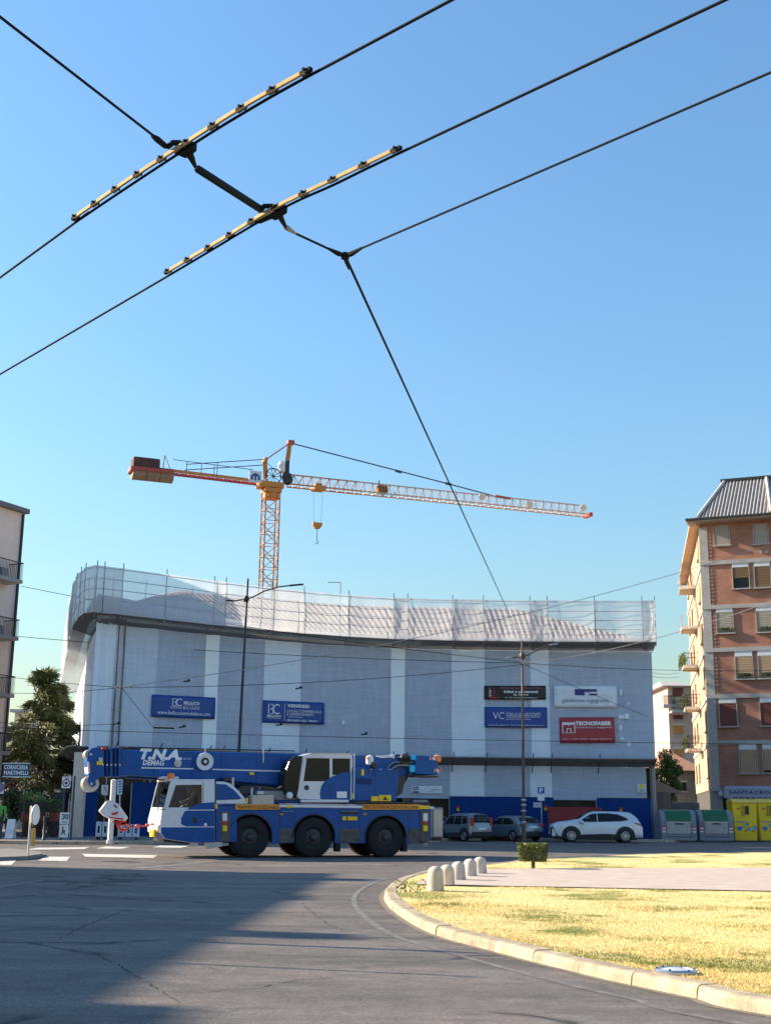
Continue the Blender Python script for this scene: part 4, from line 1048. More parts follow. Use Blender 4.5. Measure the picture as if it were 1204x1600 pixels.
# ---------------------------------------------------------------- trees
def tree(label, base, h, rad, n, leaf, size, crown_z0=.25, conifer=False, name='tree', trunk_r=.16, clump=26):
    t = thing(name, label, 'tree', base)
    b = Vector(base); mb = MB()
    pts = [b + Vector((math.sin(k * 1.7) * .12 * k / 4, math.cos(k * 2.1) * .1 * k / 4, h * .92 * k / 6)) for k in range(7)]
    mb.tube(pts, [trunk_r * (1 - .14 * k) for k in range(7)], 8)
    mb.build('trunk', BARK, t, smooth=60)
    lm = MB(); bm_ = MB()
    if conifer:
        nb = 80
        for i in range(nb):
            f = (i + .5) / nb; z = h * (crown_z0 + (1 - crown_z0) * f); r_ = rad * (1 - f) ** .75 * random.uniform(.7, 1.15) + .25
            a = random.uniform(0, 6.28); c = b + Vector((0, 0, z)); e = c + Vector((math.cos(a) * r_, math.sin(a) * r_, -.22 * r_ + random.uniform(-.2, .3)))
            m_ = c.lerp(e, .55) + Vector((0, 0, .12 * r_)); bm_.tube([c, m_, e], [.045, .03, .01], 5)
            for k in range(int(n / nb)):
                s_ = random.random() ** .6; q = (c.lerp(m_, s_ / .55) if s_ < .55 else m_.lerp(e, (s_ - .55) / .45)); wd = .38 * (1.1 - s_) + .12
                q = q + Vector((random.gauss(0, wd * .6), random.gauss(0, wd * .6), random.gauss(-.10, .09)))
                d = (e - c).normalized() + Vector((random.gauss(0, .5), random.gauss(0, .5), random.gauss(-.2, .3))); d.normalize(); o_ = d.orthogonal().normalized(); sz = size * random.uniform(.6, 1.3)
                lm.poly([q, q + d * sz * .5 + o_ * sz * .075, q + d * sz, q + d * sz * .5 - o_ * sz * .075])
    else:
        cl = []
        for i in range(clump):
            while True:
                u = Vector((random.uniform(-1, 1), random.uniform(-1, 1), random.uniform(-1, 1)))
                if .35 < u.length < 1: break
            cl.append((b + Vector((u.x * rad, u.y * rad, h * crown_z0 + h * (1 - crown_z0) * (.5 + .5 * u.z))), rad * random.uniform(.22, .42)))
        for c, r_ in cl:
            bm_.tube([b + Vector((0, 0, h * crown_z0 * .9)), c], [trunk_r * .4, .015], 5)
            for k in range(n // clump):
                u = Vector((random.gauss(0, 1), random.gauss(0, 1), random.gauss(0, 1))).normalized() * r_ * random.random() ** .4
                leaves(lm, c + u, 1, lambda: Vector((0, 0, 0)), size)
    bm_.build('limbs', BARK, t); lm.build('crown', leaf, t, fix=False)
    return t
q = P(1032, 1240, 90)
tree('dark leafy tree between the netting and the brick house', (q.x, 90, .1), P(1030, 1166, 90).z, 1.6, 9000, LEAFG, .2, .2, clump=34)
q = P(72, 1250, 80)
tree('tall dark conifer with spreading branches at the left behind the blue shop sign', (q.x, 78, .13), P(90, 1052, 78).z, 3.7, 34000, leafmat('conifer_leaf', (.06, .10, .035), (.14, .155, .06)), .42, .28, True, 'conifer_tree', .2)
q = P(1012, 1065, 88); 
# ---------------------------------------------------------------- left apartment house (recedes along the side street)
lc = P(36, 820, 73.0)
LD = Vector((.435, .9, 0)).normalized()
nearp = Vector((lc.x, lc.y, 0)) - LD * 13
vl = VP((nearp.x, nearp.y), (lc.x, lc.y))
LZ = vl.loc(38, 803)[1]
PEACH = M('plaster_peach', (.80, .61, .52), .88, var=.08, scale=.8)
lb = thing('peach_apartment_house', 'peach plastered apartment house with railed balconies at the left edge', 'building', (lc.x, lc.y, 0))
bk = vl.n * 12
MB().obox(vl.at(0, 0), vl.a * 13, bk, (0, 0, LZ)).build('wall', PEACH, lb)
MB().obox(vl.at(-.6, LZ + .003, -.3), vl.a * 13.8, bk + vl.n * .6, (0, 0, .28)).build('roof_slab', M('eave_dark', (.16, .14, .15), .7), lb)
MB().obox(vl.at(12.85, .13, -.12), vl.a * .13, vl.n * .1, (0, 0, LZ - .2)).build('downpipe', DARKMET, lb)
print('left house z', LZ, tuple(lc))
for i, y in enumerate((917, 1006, 1095, 1184)):
    u1, z = vl.loc(33 - i * 6.5, y - 10, -1.0)
    bal = MB().obox(vl.at(u1 - 7, z - .2, -1.15), vl.a * 7.0, vl.n * 1.15, (0, 0, .2)).build('balcony', M('balcony_slab', (.36, .30, .27), .85), lb)
    mb = MB().bar(vl.at(u1 - 7, z + 1.0, -1.1), vl.at(u1, z + 1.0, -1.1), .05).bar(vl.at(u1, z + 1.0, -1.1), vl.at(u1, z + 1.0, 0), .05)
    for k in range(60): mb.bar(vl.at(u1 - 7 + k * .1168, z, -1.1), vl.at(u1 - 7 + k * .1168, z + 1, -1.1), .018)
    for k in range(9): mb.bar(vl.at(u1 - .02, z, -1.1 + k * .13), vl.at(u1 - .02, z + 1, -1.1 + k * .13), .018)
    mb.build('railing', DARKMET, bal)
    mb = MB().obox(vl.at(u1 - 1.6, z + .02, -1.0), vl.a * .5, vl.n * .3, (0, 0, .5)).obox(vl.at(u1 - 2.6, z + .3, -1.05), vl.a * .6, vl.n * .04, (0, 0, .7)); mb.build('planter', M('cloth_grey', (.3, .32, .36)), bal)
    for du in (-2.9, -6.0):
        wn = MB().obox(vl.at(u1 + du, z, -.04), vl.a * 1.3, vl.n * .06, (0, 0, 2.3)).build('door', DKGLASS, lb)
        MB().obox(vl.at(u1 + du - .5, z, -.08), vl.a * .5, vl.n * .05, (0, 0, 2.3)).obox(vl.at(u1 + du, z + 1.9, -.09), vl.a * 1.3, vl.n * .07, (0, 0, .42)).build('shutter', M('shutter_maroon', (.16, .05, .05), .7), wn)
# white house behind the conifer
simple_house('white house with dark eaves behind the conifer', -30, 112, 1190, 92, 10, PLW, M('roof_eave_dark', (.12, .1, .1)), [(83, 96, 1196, 1218, M('shutter_wine', (.10, .045, .04)))], rooft='flat')
simple_house('distant cream house with flat eaves left of the conifer', 24, 50, 1113, 150, 10, M('plaster_cream', (.6, .5, .42)), M('roof_pale', (.45, .42, .4)), [(28, 36, 1122, 1132, WIN_D)], rooft='flat')

# block outside the picture on the near left: its shadow lies across the road
def street_house(x0, y0, x1, y1, h, label, mat, face, name='street_house'):
    t = thing(name, label, 'building', ((x0 + x1) / 2, (y0 + y1) / 2, 0))
    MB().box(x0, y0, 0, x1, y1, h).build('wall', mat, t)
    MB().box(x0 - .4, y0 - .4, h + .003, x1 + .4, y1 + .4, h + .3).build('roof_slab', CONCD, t)
    for f in range(int((h - 1) / 3.2)):
        z = 1.2 + f * 3.2
        n = int((y1 - y0 if face in 'ew' else x1 - x0) / 4.2)
        for k in range(n):
            if face in 'ew':
                yy = y0 + 1.5 + k * 4.2; xx = x1 if face == 'e' else x0
                wn = MB().box(xx - .06, yy, z, xx + .06, yy + 1.2, z + 1.7).build('window', SH_R, t); MB().box(xx - .16, yy - .1, z - .12, xx + .16, yy + 1.3, z - .002).build('sill', CONC, wn)
            else:
                xx = x0 + 1.5 + k * 4.2
                wn = MB().box(xx, y1 - .06, z, xx + 1.2, y1 + .06, z + 1.7).build('window', SH_R, t); MB().box(xx - .1, y1 - .16, z - .12, xx + 1.3, y1 + .16, z - .002).build('sill', CONC, wn)
nb = thing('street_house', 'long peach street house beyond the left edge of the road', 'building', (-33, 18, 0))
plan = [(-26.0, 39.6), (-28.6, -8), (-42, -8), (-40, 39.6)]
MB().prism(plan, lambda x, y: (x, y, 0), lambda x, y: (x, y, 11.1)).build('wall', PEACH, nb)
MB().prism([(-25.7, 40.0), (-28.3, -8.4), (-42.4, -8.4), (-40.4, 40.0)], lambda x, y: (x, y, 11.103), lambda x, y: (x, y, 11.35)).build('roof_slab', CONCD, nb)
for y, w_, h_ in ((37.2, .9, .9), (30.5, 1.3, .55), (24, .7, 1.2), (17, 1.1, .8)):  # chimneys added to roughen the edge of the roof's shadow
    xx = -26.6 - (39.6 - y) * .055
    MB().box(xx - .8, y, 11.353, xx, y + w_, 11.35 + h_).build('shadow_chimney', BRICK_SUN, nb)
for f in range(3):
    for k in range(10):
        y = -4 + k * 4.3; xx = -26.0 - (39.6 - y) * .0546
        wn = MB().box(xx - .1, y, 1.2 + f * 3.2, xx + .06, y + 1.2, 2.9 + f * 3.2).build('window', SH_R, nb); MB().box(xx - .1, y - .1, 1.08 + f * 3.2, xx + .16, y + 1.3, 1.198 + f * 3.2).build('sill', CONC, wn)
# unseen houses added behind and beside the viewer to block low sky light
street_house(-44, -46, -14, -30, 10, 'unseen ochre house added behind the viewer to block low sky, left', M('plaster_ochre', (.24, .20, .16), .85), 'n')
street_house(-13, -48, 14, -32, 11.5, 'unseen brown brick house added behind the viewer to block low sky, middle', M('plaster_rust', (.20, .14, .12), .85), 'n')
street_house(15, -46, 48, -30, 9.5, 'unseen grey house added behind the viewer to block low sky, right', M('plaster_grey', (.30, .29, .28), .85), 'n')
street_house(62, -28, 76, 50, 10, 'long unseen ochre house added beyond the right edge to block low sky', M('plaster_ochre', (.24, .20, .16), .85), 'w')

tree('unseen street tree added beyond the left edge to dapple the road shadow', (-22.6, 33.5, .0), 9.0, 1.9, 5200, LEAFG, .22, .45, name='street_tree', clump=24)  # tree put in out of view so its crown dapples the shadow edge
# ================================================================ tower crane
CR = M('crane_orange', (.52, .20, .03), .5, var=.15, scale=2, rand=.12); CRR = M('crane_red', (.42, .06, .04), .5, var=.15, rand=.1)
DC = 104.0
mt = P(424, 757, DC); ca = R(21)
vc = VP((mt.x, mt.y), (mt.x + math.cos(ca), mt.y + math.sin(ca)))
crane = thing('tower_crane', 'orange tower crane with long lattice jib above the wrapped building', 'tower crane', (mt.x, mt.y, 0))
zt = mt.z - .3; hw = .62
print('crane', tuple(mt))
nsec = 14; hs = zt / nsec
for k in range(nsec):
    mb = MB(); z0, z1 = k * hs, (k + 1) * hs
    c4 = [vc.at(a, 0, b) for a, b in ((-hw, -hw), (hw, -hw), (hw, hw), (-hw, hw))]
    for c in c4: mb.bar((c.x, c.y, z0), (c.x, c.y, z1 - .004), .10)
    for i in range(4):
        a, b = c4[i], c4[(i + 1) % 4]
        for j in range(2):
            za, zb2 = z0 + hs * j / 2, z0 + hs * (j + 1) / 2
            mb.bar((a.x, a.y, za), (b.x, b.y, zb2) if j % 2 == 0 else (b.x, b.y, zb2), .06) if j % 2 == 0 else mb.bar((b.x, b.y, za), (a.x, a.y, zb2), .06)
            mb.bar((a.x, a.y, za + .05), (b.x, b.y, za + .05), .05)
    mb.build('mast_section', CR, crane)
MB().obox(vc.at(-.75, zt - .5, -.75), vc.a * 1.5, vc.n * 1.5, (0, 0, .35)).obox(vc.at(-1.25, zt - .1, -.7), vc.a * 2.2, vc.n * 1.3, (0, 0, .5)).build('slewing_ring', CR, crane, bevel=.04)
MB().lathe([(.60, -1.0), (.70, -.9), (.70, -.5)], (mt.x, mt.y, zt), 'z', 18).build('slewing_collar', CR, crane)
# jib: triangular lattice, one part per section
jt0, jt1 = vc.loc(452, 741.5), vc.loc(913, 790.5); jb0, jb1 = vc.loc(450, 758.5), vc.loc(915.5, 805.5)
nj = 9; per = 4
for k in range(nj):
    mb = MB(); f0, f1 = k / nj, (k + 1) / nj
    L2 = lambda a, b, f: (a[0] + (b[0] - a[0]) * f, a[1] + (b[1] - a[1]) * f)
    top = [vc.at(*L2(jt0, jt1, f)) for f in (f0, f1)]; b1 = [vc.at(*L2(jb0, jb1, f), -.55) for f in (f0, f1)]; b2 = [vc.at(*L2(jb0, jb1, f), .55) for f in (f0, f1)]
    e = .004
    mb.bar(top[0], top[0].lerp(top[1], 1 - e), .10).bar(b1[0], b1[0].lerp(b1[1], 1 - e), .11).bar(b2[0], b2[0].lerp(b2[1], 1 - e), .11)
    for j in range(per):
        a, m_, c = j / per, (j + .5) / per, (j + 1) / per
        for bb in (b1, b2):
            mb.bar(bb[0].lerp(bb[1], a), top[0].lerp(top[1], m_), .045).bar(top[0].lerp(top[1], m_), bb[0].lerp(bb[1], c), .045)
        mb.bar(b1[0].lerp(b1[1], a), b2[0].lerp(b2[1], m_), .04).bar(b2[0].lerp(b2[1], m_), b1[0].lerp(b1[1], c), .04)
    mb.build('jib_section', M('jib_pale', (.58, .40, .28), .5, var=.15, rand=.15) if k > 1 else CR, crane)
ze = vc.at(*jb1); MB().obox(ze - vc.n * .6 - Vector((0, 0, .15)), vc.a * .35, vc.n * 1.2, (0, 0, .35)).build('jib_end', RED, crane)
for x, y in ((827, 788), (911, 793), (753, 776)):
    p = vc.hit(x, y, -.5); MB().lathe([(0, -.1), (.3, -.08), (.33, 0), (.3, .06), (0, .08)], p, 'y', 12).build('jib_plate', M('plate_cream', (.7, .62, .45), .6), crane, smooth=50)
# counter-jib, ballast, railing, board
c0, c1 = vc.loc(418, 756), vc.loc(268, 738)
for s_ in (-.55, .55):
    MB().bar(vc.at(c0[0], c0[1], s_), vc.at(c1[0], c1[1], s_), .14, .24).build('counter_jib_beam', CRR if s_ > 0 else CR, crane)
mb = MB()
for k in range(12): f = k / 11; mb.bar(vc.at(c0[0] + (c1[0] - c0[0]) * f, c0[1] + (c1[1] - c0[1]) * f, -.55), vc.at(c0[0] + (c1[0] - c0[0]) * f, c0[1] + (c1[1] - c0[1]) * f, .55), .07)
mb.build('counter_jib_rung', CRR, crane)
mb = MB()
for x, y in ((292, 725), (315, 727), (335, 727), (340, 723), (390, 739)):
    u, z = vc.loc(x, y, -.6); f = (u - c0[0]) / (c1[0] - c0[0]); zl = c0[1] + (c1[1] - c0[1]) * f; mb.bar(vc.at(u, zl, -.6), vc.at(u, max(z, zl + .9), -.6), .05)
mb.bar(vc.at(c1[0], c1[1] + .95, -.6), vc.at(c0[0] - 1.5, c0[1] + .95, -.6), .045).build('railing', DARKMET, crane)
b0, b1 = vc.loc(208, 748, -.9), vc.loc(274, 728, -.9)
BAL = M('ballast_concrete', (.26, .19, .14), .85, var=.2, scale=2)
zc_, rr = (b0[1] + b1[1]) / 2 + .05, (b1[1] - b0[1]) / 2
for k in range(3):
    ua, ub = b0[0] + (b1[0] - b0[0]) * k / 3 + .02, b0[0] + (b1[0] - b0[0]) * (k + 1) / 3 - .02; mb = MB()
    ring_ = [(math.cos(t * math.pi / 6), math.sin(t * math.pi / 6)) for t in range(12)]
    mb.prism(ring_, lambda a, b: vc.at(ua, zc_ + b * rr * .85, a * .75), lambda a, b: vc.at(ub, zc_ + b * rr * .85, a * .75)); mb.build('ballast_block', BAL, crane)
d0, d1 = vc.loc(209, 727, -.9), vc.loc(252, 714, -.9)
MB().obox(vc.at(d0[0], d0[1] - .1, -.7), vc.a * (d1[0] - d0[0]), vc.n * 1.4, (0, 0, d1[1] - d0[1])).build('ballast_top', M('ballast_dark', (.09, .04, .03), .85, var=.4, scale=2), crane, bevel=.12)
MB().obox(vc.at(d0[0] - .2, d0[1] - .35, -.85), vc.a * (b1[0] - d0[0] + .1), vc.n * 1.7, (0, 0, .32)).build('ballast_frame', CRR, crane)
q = vc.loc(254, 714); MB().bar(vc.at(q[0], d0[1], -.5), vc.at(q[0] + .1, q[1], -.5), .06).bar(vc.at(q[0] + .1, q[1], -.5), vc.at(q[0] + .8, d0[1] - .3, -.5), .05).build('stay', CRR, crane)
s0, s1 = vc.loc(389, 753, -.8), vc.loc(409, 737, -.8)
sg = MB().obox(vc.at(s0[0], s0[1], -.85), vc.a * (s1[0] - s0[0]), vc.n * .08, (0, 0, s1[1] - s0[1])).build('sign_board', M('sign_pale', (.6, .66, .72), .6), crane)
cx, cz, sw = (s0[0] + s1[0]) / 2, s0[1] + .16, (s1[0] - s0[0])
pts = [(-.4, .1), (-.42, .5), (-.25, .8), (0, .95), (.25, .8), (.42, .5), (.4, .1), (.2, .05), (.24, .45), (.1, .62), (.07, 0), (-.07, 0), (-.1, .62), (-.24, .45), (-.2, .05)]
MB().poly([vc.at(cx + a * sw * .9, cz + b * sw * .65, -.86) for a, b in pts]).build('emblem', M('print_navy_sign', (.03, .07, .25), .6), sg)
# apex frame, ties, cabin gear
ap = vc.loc(453, 692); f0 = vc.loc(445, 748)
for s_ in (-.35, .35): MB().bar(vc.at(f0[0], f0[1], s_ * 1.3), vc.at(ap[0], ap[1], s_ * .5), .24).build('apex_leg', CR, crane)
MB().obox(vc.at(ap[0] - .25, ap[1] - .15, -.3), vc.a * .6, vc.n * .6, (0, 0, .35)).build('apex_head', CRR, crane, bevel=.05)
q = vc.loc(414, 719); q2 = vc.loc(415, 748)
MB().bar(vc.at(q2[0], q2[1], -.3), vc.at(q[0], q[1], -.3), .2).bar(vc.at(q2[0], q2[1], .3), vc.at(q[0], q[1], .3), .2).bar(vc.at(q[0], q[1], -.4), vc.at(q[0], q[1], .4), .3).build('rear_post', CR, crane)
MB().bar(vc.at(*ap, .1), vc.at(*q, .1), .10).build('tie_bar', CRR, crane)
MB().bar(vc.at(*q, .1), vc.at(*vc.loc(440, 745), .1), .04).build('tie_bar', DARKMET, crane)
for yy, s_ in ((0, -.3), (-.35, .3)): MB().tube([vc.at(q[0], q[1] + yy, s_), vc.at(vc.loc(290, 728)[0], c1[1] + .75 + yy, s_)], .04, 5).build('tie_rope', DARKMET, crane)
j = vc.loc(782, 778); mb = MB().tube([vc.at(*ap), vc.at(*vc.loc(700, 756)), vc.at(*j)], .055, 6); mb.build('jib_tie', DARKMET, crane)
for x, y in ((622, 736.5), (700, 756)):
    p, p2 = vc.hit(x - 5, y - 1.2), vc.hit(x + 5, y + 1.4); MB().bar(p, p2, .14, .2).build('tie_coupling', DARKMET, crane)
MB().bar(vc.at(*vc.loc(773, 775)), vc.at(*vc.loc(797, 779)), .16, .2).build('tie_anchor', CRR, crane)
u, z = vc.loc(441, 741); u2 = vc.loc(433, 741)[0]
MB().obox(vc.at(u2, z, -.9), vc.a * (u - u2), vc.n * .7, (0, 0, vc.loc(441, 725)[1] - z)).build('control_box', M('box_white', (.66, .66, .66), .5), crane, bevel=.03)
MB().obox(vc.at(u, z - .02, -.92), vc.a * .35, vc.n * .75, (0, 0, vc.loc(441, 725)[1] - z + .1)).build('control_door', DARKMET, crane)
p = vc.hit(449, 748, -.6); MB().lathe([(.0, -.5), (.45, -.5), (.45, -.4), (.32, -.4), (.32, .4), (.45, .4), (.45, .5), (0, .5)], p, 'y', 16).build('winch_drum', DARKMET, crane, smooth=40)
p = vc.hit(427, 744, -.5); mb = MB()
for k in range(10): a = k * .628; mb.bar(p, p + vc.a * .7 * math.cos(a) + Vector((0, 0, .7 * math.sin(a))), .05)
mb.tube([p + vc.a * .7 * math.cos(k * .5236) + Vector((0, 0, .7 * math.sin(k * .5236))) for k in range(13)], .05, 6).build('cable_reel', DARKMET, crane)
# trolley, falls and hook
u, z = vc.loc(497, 765); zj = z
MB().obox(vc.at(u - .5, z - .1, -.6), vc.a * 1.0, vc.n * 1.2, (0, 0, .35)).obox(vc.at(u - .35, z + .2, -.4), vc.a * .6, vc.n * .8, (0, 0, .3)).build('trolley', CR, crane, bevel=.04)
u5, z5 = vc.loc(595, 768); MB().obox(vc.at(u5 - .45, z5 - .15, -.55), vc.a * .9, vc.n * 1.1, (0, 0, .6)).bar(vc.at(u5 - .2, z5, 0), vc.at(u5 - .2, z5 + 1, 0), .12).build('jib_winch', M('rust', (.22, .10, .04), .8), crane, bevel=.05)
hk = vc.loc(495.5, 821)
for s_ in (-.33, .33): MB().tube([vc.at(u + s_ * 1.3, z, 0), vc.at(hk[0] + s_, hk[1] + .2, 0)], .014, 4).build('hoist_rope', DARKMET, crane)
MB().prism([(-.42, .25), (.42, .25), (.42, 0), (.2, -.3), (-.2, -.3), (-.42, 0)], lambda a, b: vc.at(hk[0] + a, hk[1] + b, -.15), lambda a, b: vc.at(hk[0] + a, hk[1] + b, .15)).build('hook_block', CR, crane, bevel=.03)
he = vc.loc(495.5, 850); mb = MB().bar(vc.at(hk[0], hk[1] - .3, 0), vc.at(hk[0], he[1] + .3, 0), .05)
mb.tube([vc.at(hk[0] + .14 * math.sin(k * .5), he[1] + .15 - .14 * math.cos(k * .5) + .0, 0) for k in range(-3, 7)][::-1], .03, 6); mb.build('hook', DARKMET, crane)
# ================================================================ mobile crane
TO = G(391, 1340.5)
TR = R(20)
vt = VP((TO.x, TO.y), (TO.x + math.cos(TR), TO.y + math.sin(TR)))
trk = thing('mobile_crane', 'blue and white three-axle mobile crane with its boom lowered over the carrier cab', 'mobile crane', (TO.x, TO.y, .006), TR)
T = lambda x, y, l=0.0: vt.loc(x, y, l)                 # side view place (metres along, height)
TB = M('crane_blue', (.012, .085, .30), .42, var=.16, scale=1.5, spec=.22); TBD = M('crane_blue_dark', (.007, .038, .14), .5, spec=.2)
TW = M('crane_white', (.66, .69, .73), .35, var=.05, coat=.4); TG = M('crane_grey', (.22, .22, .23), .55); TGR = M('skirt_grey', (.10, .09, .08), .8, var=.45, scale=4)
SGN = M('sign_orange', (.85, .33, .02), .5); BEI = M('box_beige', (.55, .47, .38), .7); CYAN = M('cyan_cover', (.0, .45, .75), .5)
def tp(pts, l0, l1, name, mat, parent=trk, bevel=.0, shift=0.0, smooth=None, at=None):
    q = [T(x, y, l0 if at is None else at) for x, y in pts]
    return MB().prism(q, lambda s_, z: (s_, l0, z), lambda s_, z: (s_, l1, z)).build(name, mat, parent, local=True, bevel=bevel, smooth=smooth)
def tbox(x0, y0, x1, y1, l0, l1, name, mat, parent=trk, bevel=.015): return tp([(x0, y1), (x1, y1), (x1, y0), (x0, y0)], l0, l1, name, mat, parent, bevel)
def ttext(s_, x0, x1, y0, y1, l, mat, parent, **k):
    a, b = T(x0, y1, l), T(x1, y0, l)
    return text(s_, (a[0], l, a[1]), (b[0], l, a[1]), (a[0], l, b[1]), mat, parent, local=True, **k)
# wheels
wz = T(391, 1308, .2)[1]; WR = wz - .002
def wheel_meshes(r, wd, rim_r, spokes=0):
    ty = MB(); prof = [(rim_r, 0), (rim_r + .03, -.01), (r * .82, .0), (r * .95, .02), (r, .07), (r, wd - .07), (r * .95, wd - .02), (r * .82, wd), (rim_r, wd)]
    ty.lathe(prof, axis='y', n=40, closed=True)
    return ty
ty = wheel_meshes(WR, .38, WR * .52)
for k in range(40):                                        # tread lugs
    a = k * 2 * math.pi / 40
    for s_ in (0, 1):
        c = Vector((math.cos(a), 0, math.sin(a))); tn = Vector((-math.sin(a), 0, math.cos(a)))
        ty.obox(c * (WR - .01) + Vector((0, .03 + s_ * .18, 0)) - tn * .03 + tn * (.05 * s_), tn * .055, (0, .14, 0), c * .022)
ty_me = ty.mesh('tyre', RUBBER, smooth=35)
rm = MB().lathe([(WR * .54, -.005), (WR * .5, .02), (WR * .44, .09), (WR * .36, .06), (WR * .2, .05), (WR * .17, -.03), (WR * .08, -.06), (0, -.06)], axis='y', n=30, closed=True)
for k in range(10): rm.lathe([(.022, .01), (.018, .06)], (math.cos(k * .628) * WR * .28, 0, math.sin(k * .628) * WR * .28), 'y', 8)
rm_me = rm.mesh('rim', M('rim_dark', (.05, .052, .056), .5, .4), smooth=35)
hl_me = MB()
for k in range(10): hl_me.lathe([(WR * .045, .058), (WR * .04, .052)], (math.cos(k * .628 + .31) * WR * .4, 0, math.sin(k * .628 + .31) * WR * .4), 'y', 8)
hl_me = hl_me.mesh('rim_hole', BLACK)
axles = [T(391, 1308, .0)[0], T(490.5, 1308, .0)[0], T(603, 1307, .0)[0]]
for s_ in axles:
    for l, flip in ((.03, 1), (2.5, -1)):
        w_ = bpy.data.objects.new('wheel', ty_me); COL.objects.link(w_); w_.parent = trk; w_.location = (s_, l, WR - .004)
        if flip < 0: w_.rotation_euler = (0, 0, math.pi)
        for nm, me in (('rim', rm_me), ('rim_hole', hl_me)):
            c = bpy.data.objects.new(nm, me); COL.objects.link(c); c.parent = w_
    MB().tube([(s_, .3, WR), (s_, 2.25, WR)], .12, 10).build('axle', TG, trk, local=True)
# chassis
s0, s1 = T(338, 1290)[0], T(674, 1290)[0]
zt_, zb_ = T(430, 1262)[1], T(455, 1318)[1]
MB().box(s0, .5, .75, s1, 2.05, zt_ - .05).build('chassis', TBD, trk, local=True, bevel=.02)
def skirt(l0, l1):
    ra = WR * 1.14
    pts = [(s0 + .02, zt_)]
    low = [(s0 + .02, zb_ + .02)]
    for s_ in axles:
        low.append((s_ - ra, zb_)); low += [(s_ - ra * math.cos(a), max(zb_, WR + ra * math.sin(a) * .98)) for a in [math.pi * k / 14 for k in range(15)]]; low.append((s_ + ra, zb_))
    low.append((s1, zb_ + .1)); pts = low + [(s1, zt_)]
    pts.append((s0 + .02, zt_))
    return MB().prism(pts, lambda a, b: (a, l0, b), lambda a, b: (a, l1, b)).build('side_skirt', TB, trk, local=True, bevel=.012)
skirt(.03, .30); skirt(2.22, 2.5)
for x0, x1 in ((436, 459), (530, 562), (638, 662)): tbox(x0, 1295, x1, 1317, .015, .05, 'skirt_plate', TGR)
for s_ in axles:                                           # dark wheel-arch liners
    mb = MB().grid(lambda u, v: (s_ - WR * 1.14 * math.cos(math.pi * u), .04 + 2.44 * v, WR + WR * 1.12 * math.sin(math.pi * u)), 16, 1); mb.build('wheel_arch', BLACK, trk, local=True, solid=.02)
    arc = [(s_ - WR * 1.15 * math.cos(math.pi * k / 16), .02, max(zb_, WR + WR * 1.13 * math.sin(math.pi * k / 16))) for k in range(17)]
    MB().tube(arc, .03, 6).build('arch_lip', BLACK, trk, local=True)
for x in (528, 632): tbox(x - 3, 1306, x + 4, 1331, .05, .4, 'mud_flap', RUBBER)
z1 = T(430, 1257.5)[1]
MB().box(s0, .0, zt_ + .003, s1 + .1, 2.53, z1).build('deck', TW, trk, local=True, bevel=.02)
MB().box(s0 + 2.2, .15, z1 + .003, s1 - .2, 2.4, z1 + .05).build('deck_plate', M('chequer_plate', (.35, .36, .37), .4, .6, var=.2, scale=30), trk, local=True)
for x0, x1, s_ in ((368, 437, 'TRASPORTO ECCEZIONALE'), (566, 655, 'PERICOLO NON ACCOSTATE IN CURVA')):
    sg = tbox(x0, 1257.2, x1, 1265.2, -.025, -.004, 'warning_sign', SGN, bevel=0); ttext(s_, x0 + 2, x1 - 2, 1259.2, 1263.6, -.027, BLACK, sg, bold=.02, eps=.003)
tbox(655, 1259, 671, 1264.5, -.02, -.003, 'marker_plate', YEL, bevel=0); tbox(448, 1259, 457, 1262.5, -.02, -.003, 'marker_plate', YEL, bevel=0)
# outrigger boxes with red, white and yellow reflectors
for x0, x1 in ((344, 360), (657, 670)):
    ob = tbox(x0, 1268, x1, 1316, -.012, .25, 'outrigger_box', TGR)
    tbox(x0 + 4, 1271, x0 + 11, 1283, -.03, -.014, 'reflector', WHITE, ob, 0); tbox(x0 + 4, 1283.2, x0 + 11, 1289, -.03, -.014, 'reflector', RED, ob, 0); tbox(x0 + 4, 1290, x0 + 11, 1299, -.03, -.014, 'reflector', YEL, ob, 0)
    p = T((x0 + x1) / 2, 1318); MB().lathe([(.16, -.08), (.17, 0), (.06, .05), (.05, .4)], (p[0], .15, p[1]), 'z', 14).build('outrigger_foot', GALV, ob, local=True)
tbox(543, 1276, 558, 1282, -.014, .02, 'label_yellow', YEL, bevel=0); tbox(535, 1276, 541, 1282, -.014, .02, 'label_yellow', YEL, bevel=0); tbox(534, 1267, 559, 1272, .0, .06, 'vent', BLACK)
for x in (440, 571): tbox(x - 3, 1271, x + 2, 1274, -.005, .03, 'side_light', ORANGE)
# rear: dark frame with a pale panel, tow gear
tp([(672, 1262), (692, 1262), (692, 1309), (672, 1309)], .02, 2.4, 'rear_box', TG, bevel=.02)
tbox(677, 1265, 690.5, 1307, -.012, .0, 'rear_panel', BEI)
MB().box(T(692, 1300)[0], .3, .55, T(697, 1300)[0], 2.2, .8).build('rear_bumper', RED, trk, local=True, bevel=.02)
tbox(664, 1309, 690, 1314, .2, 2.2, 'rear_frame', BLACK)
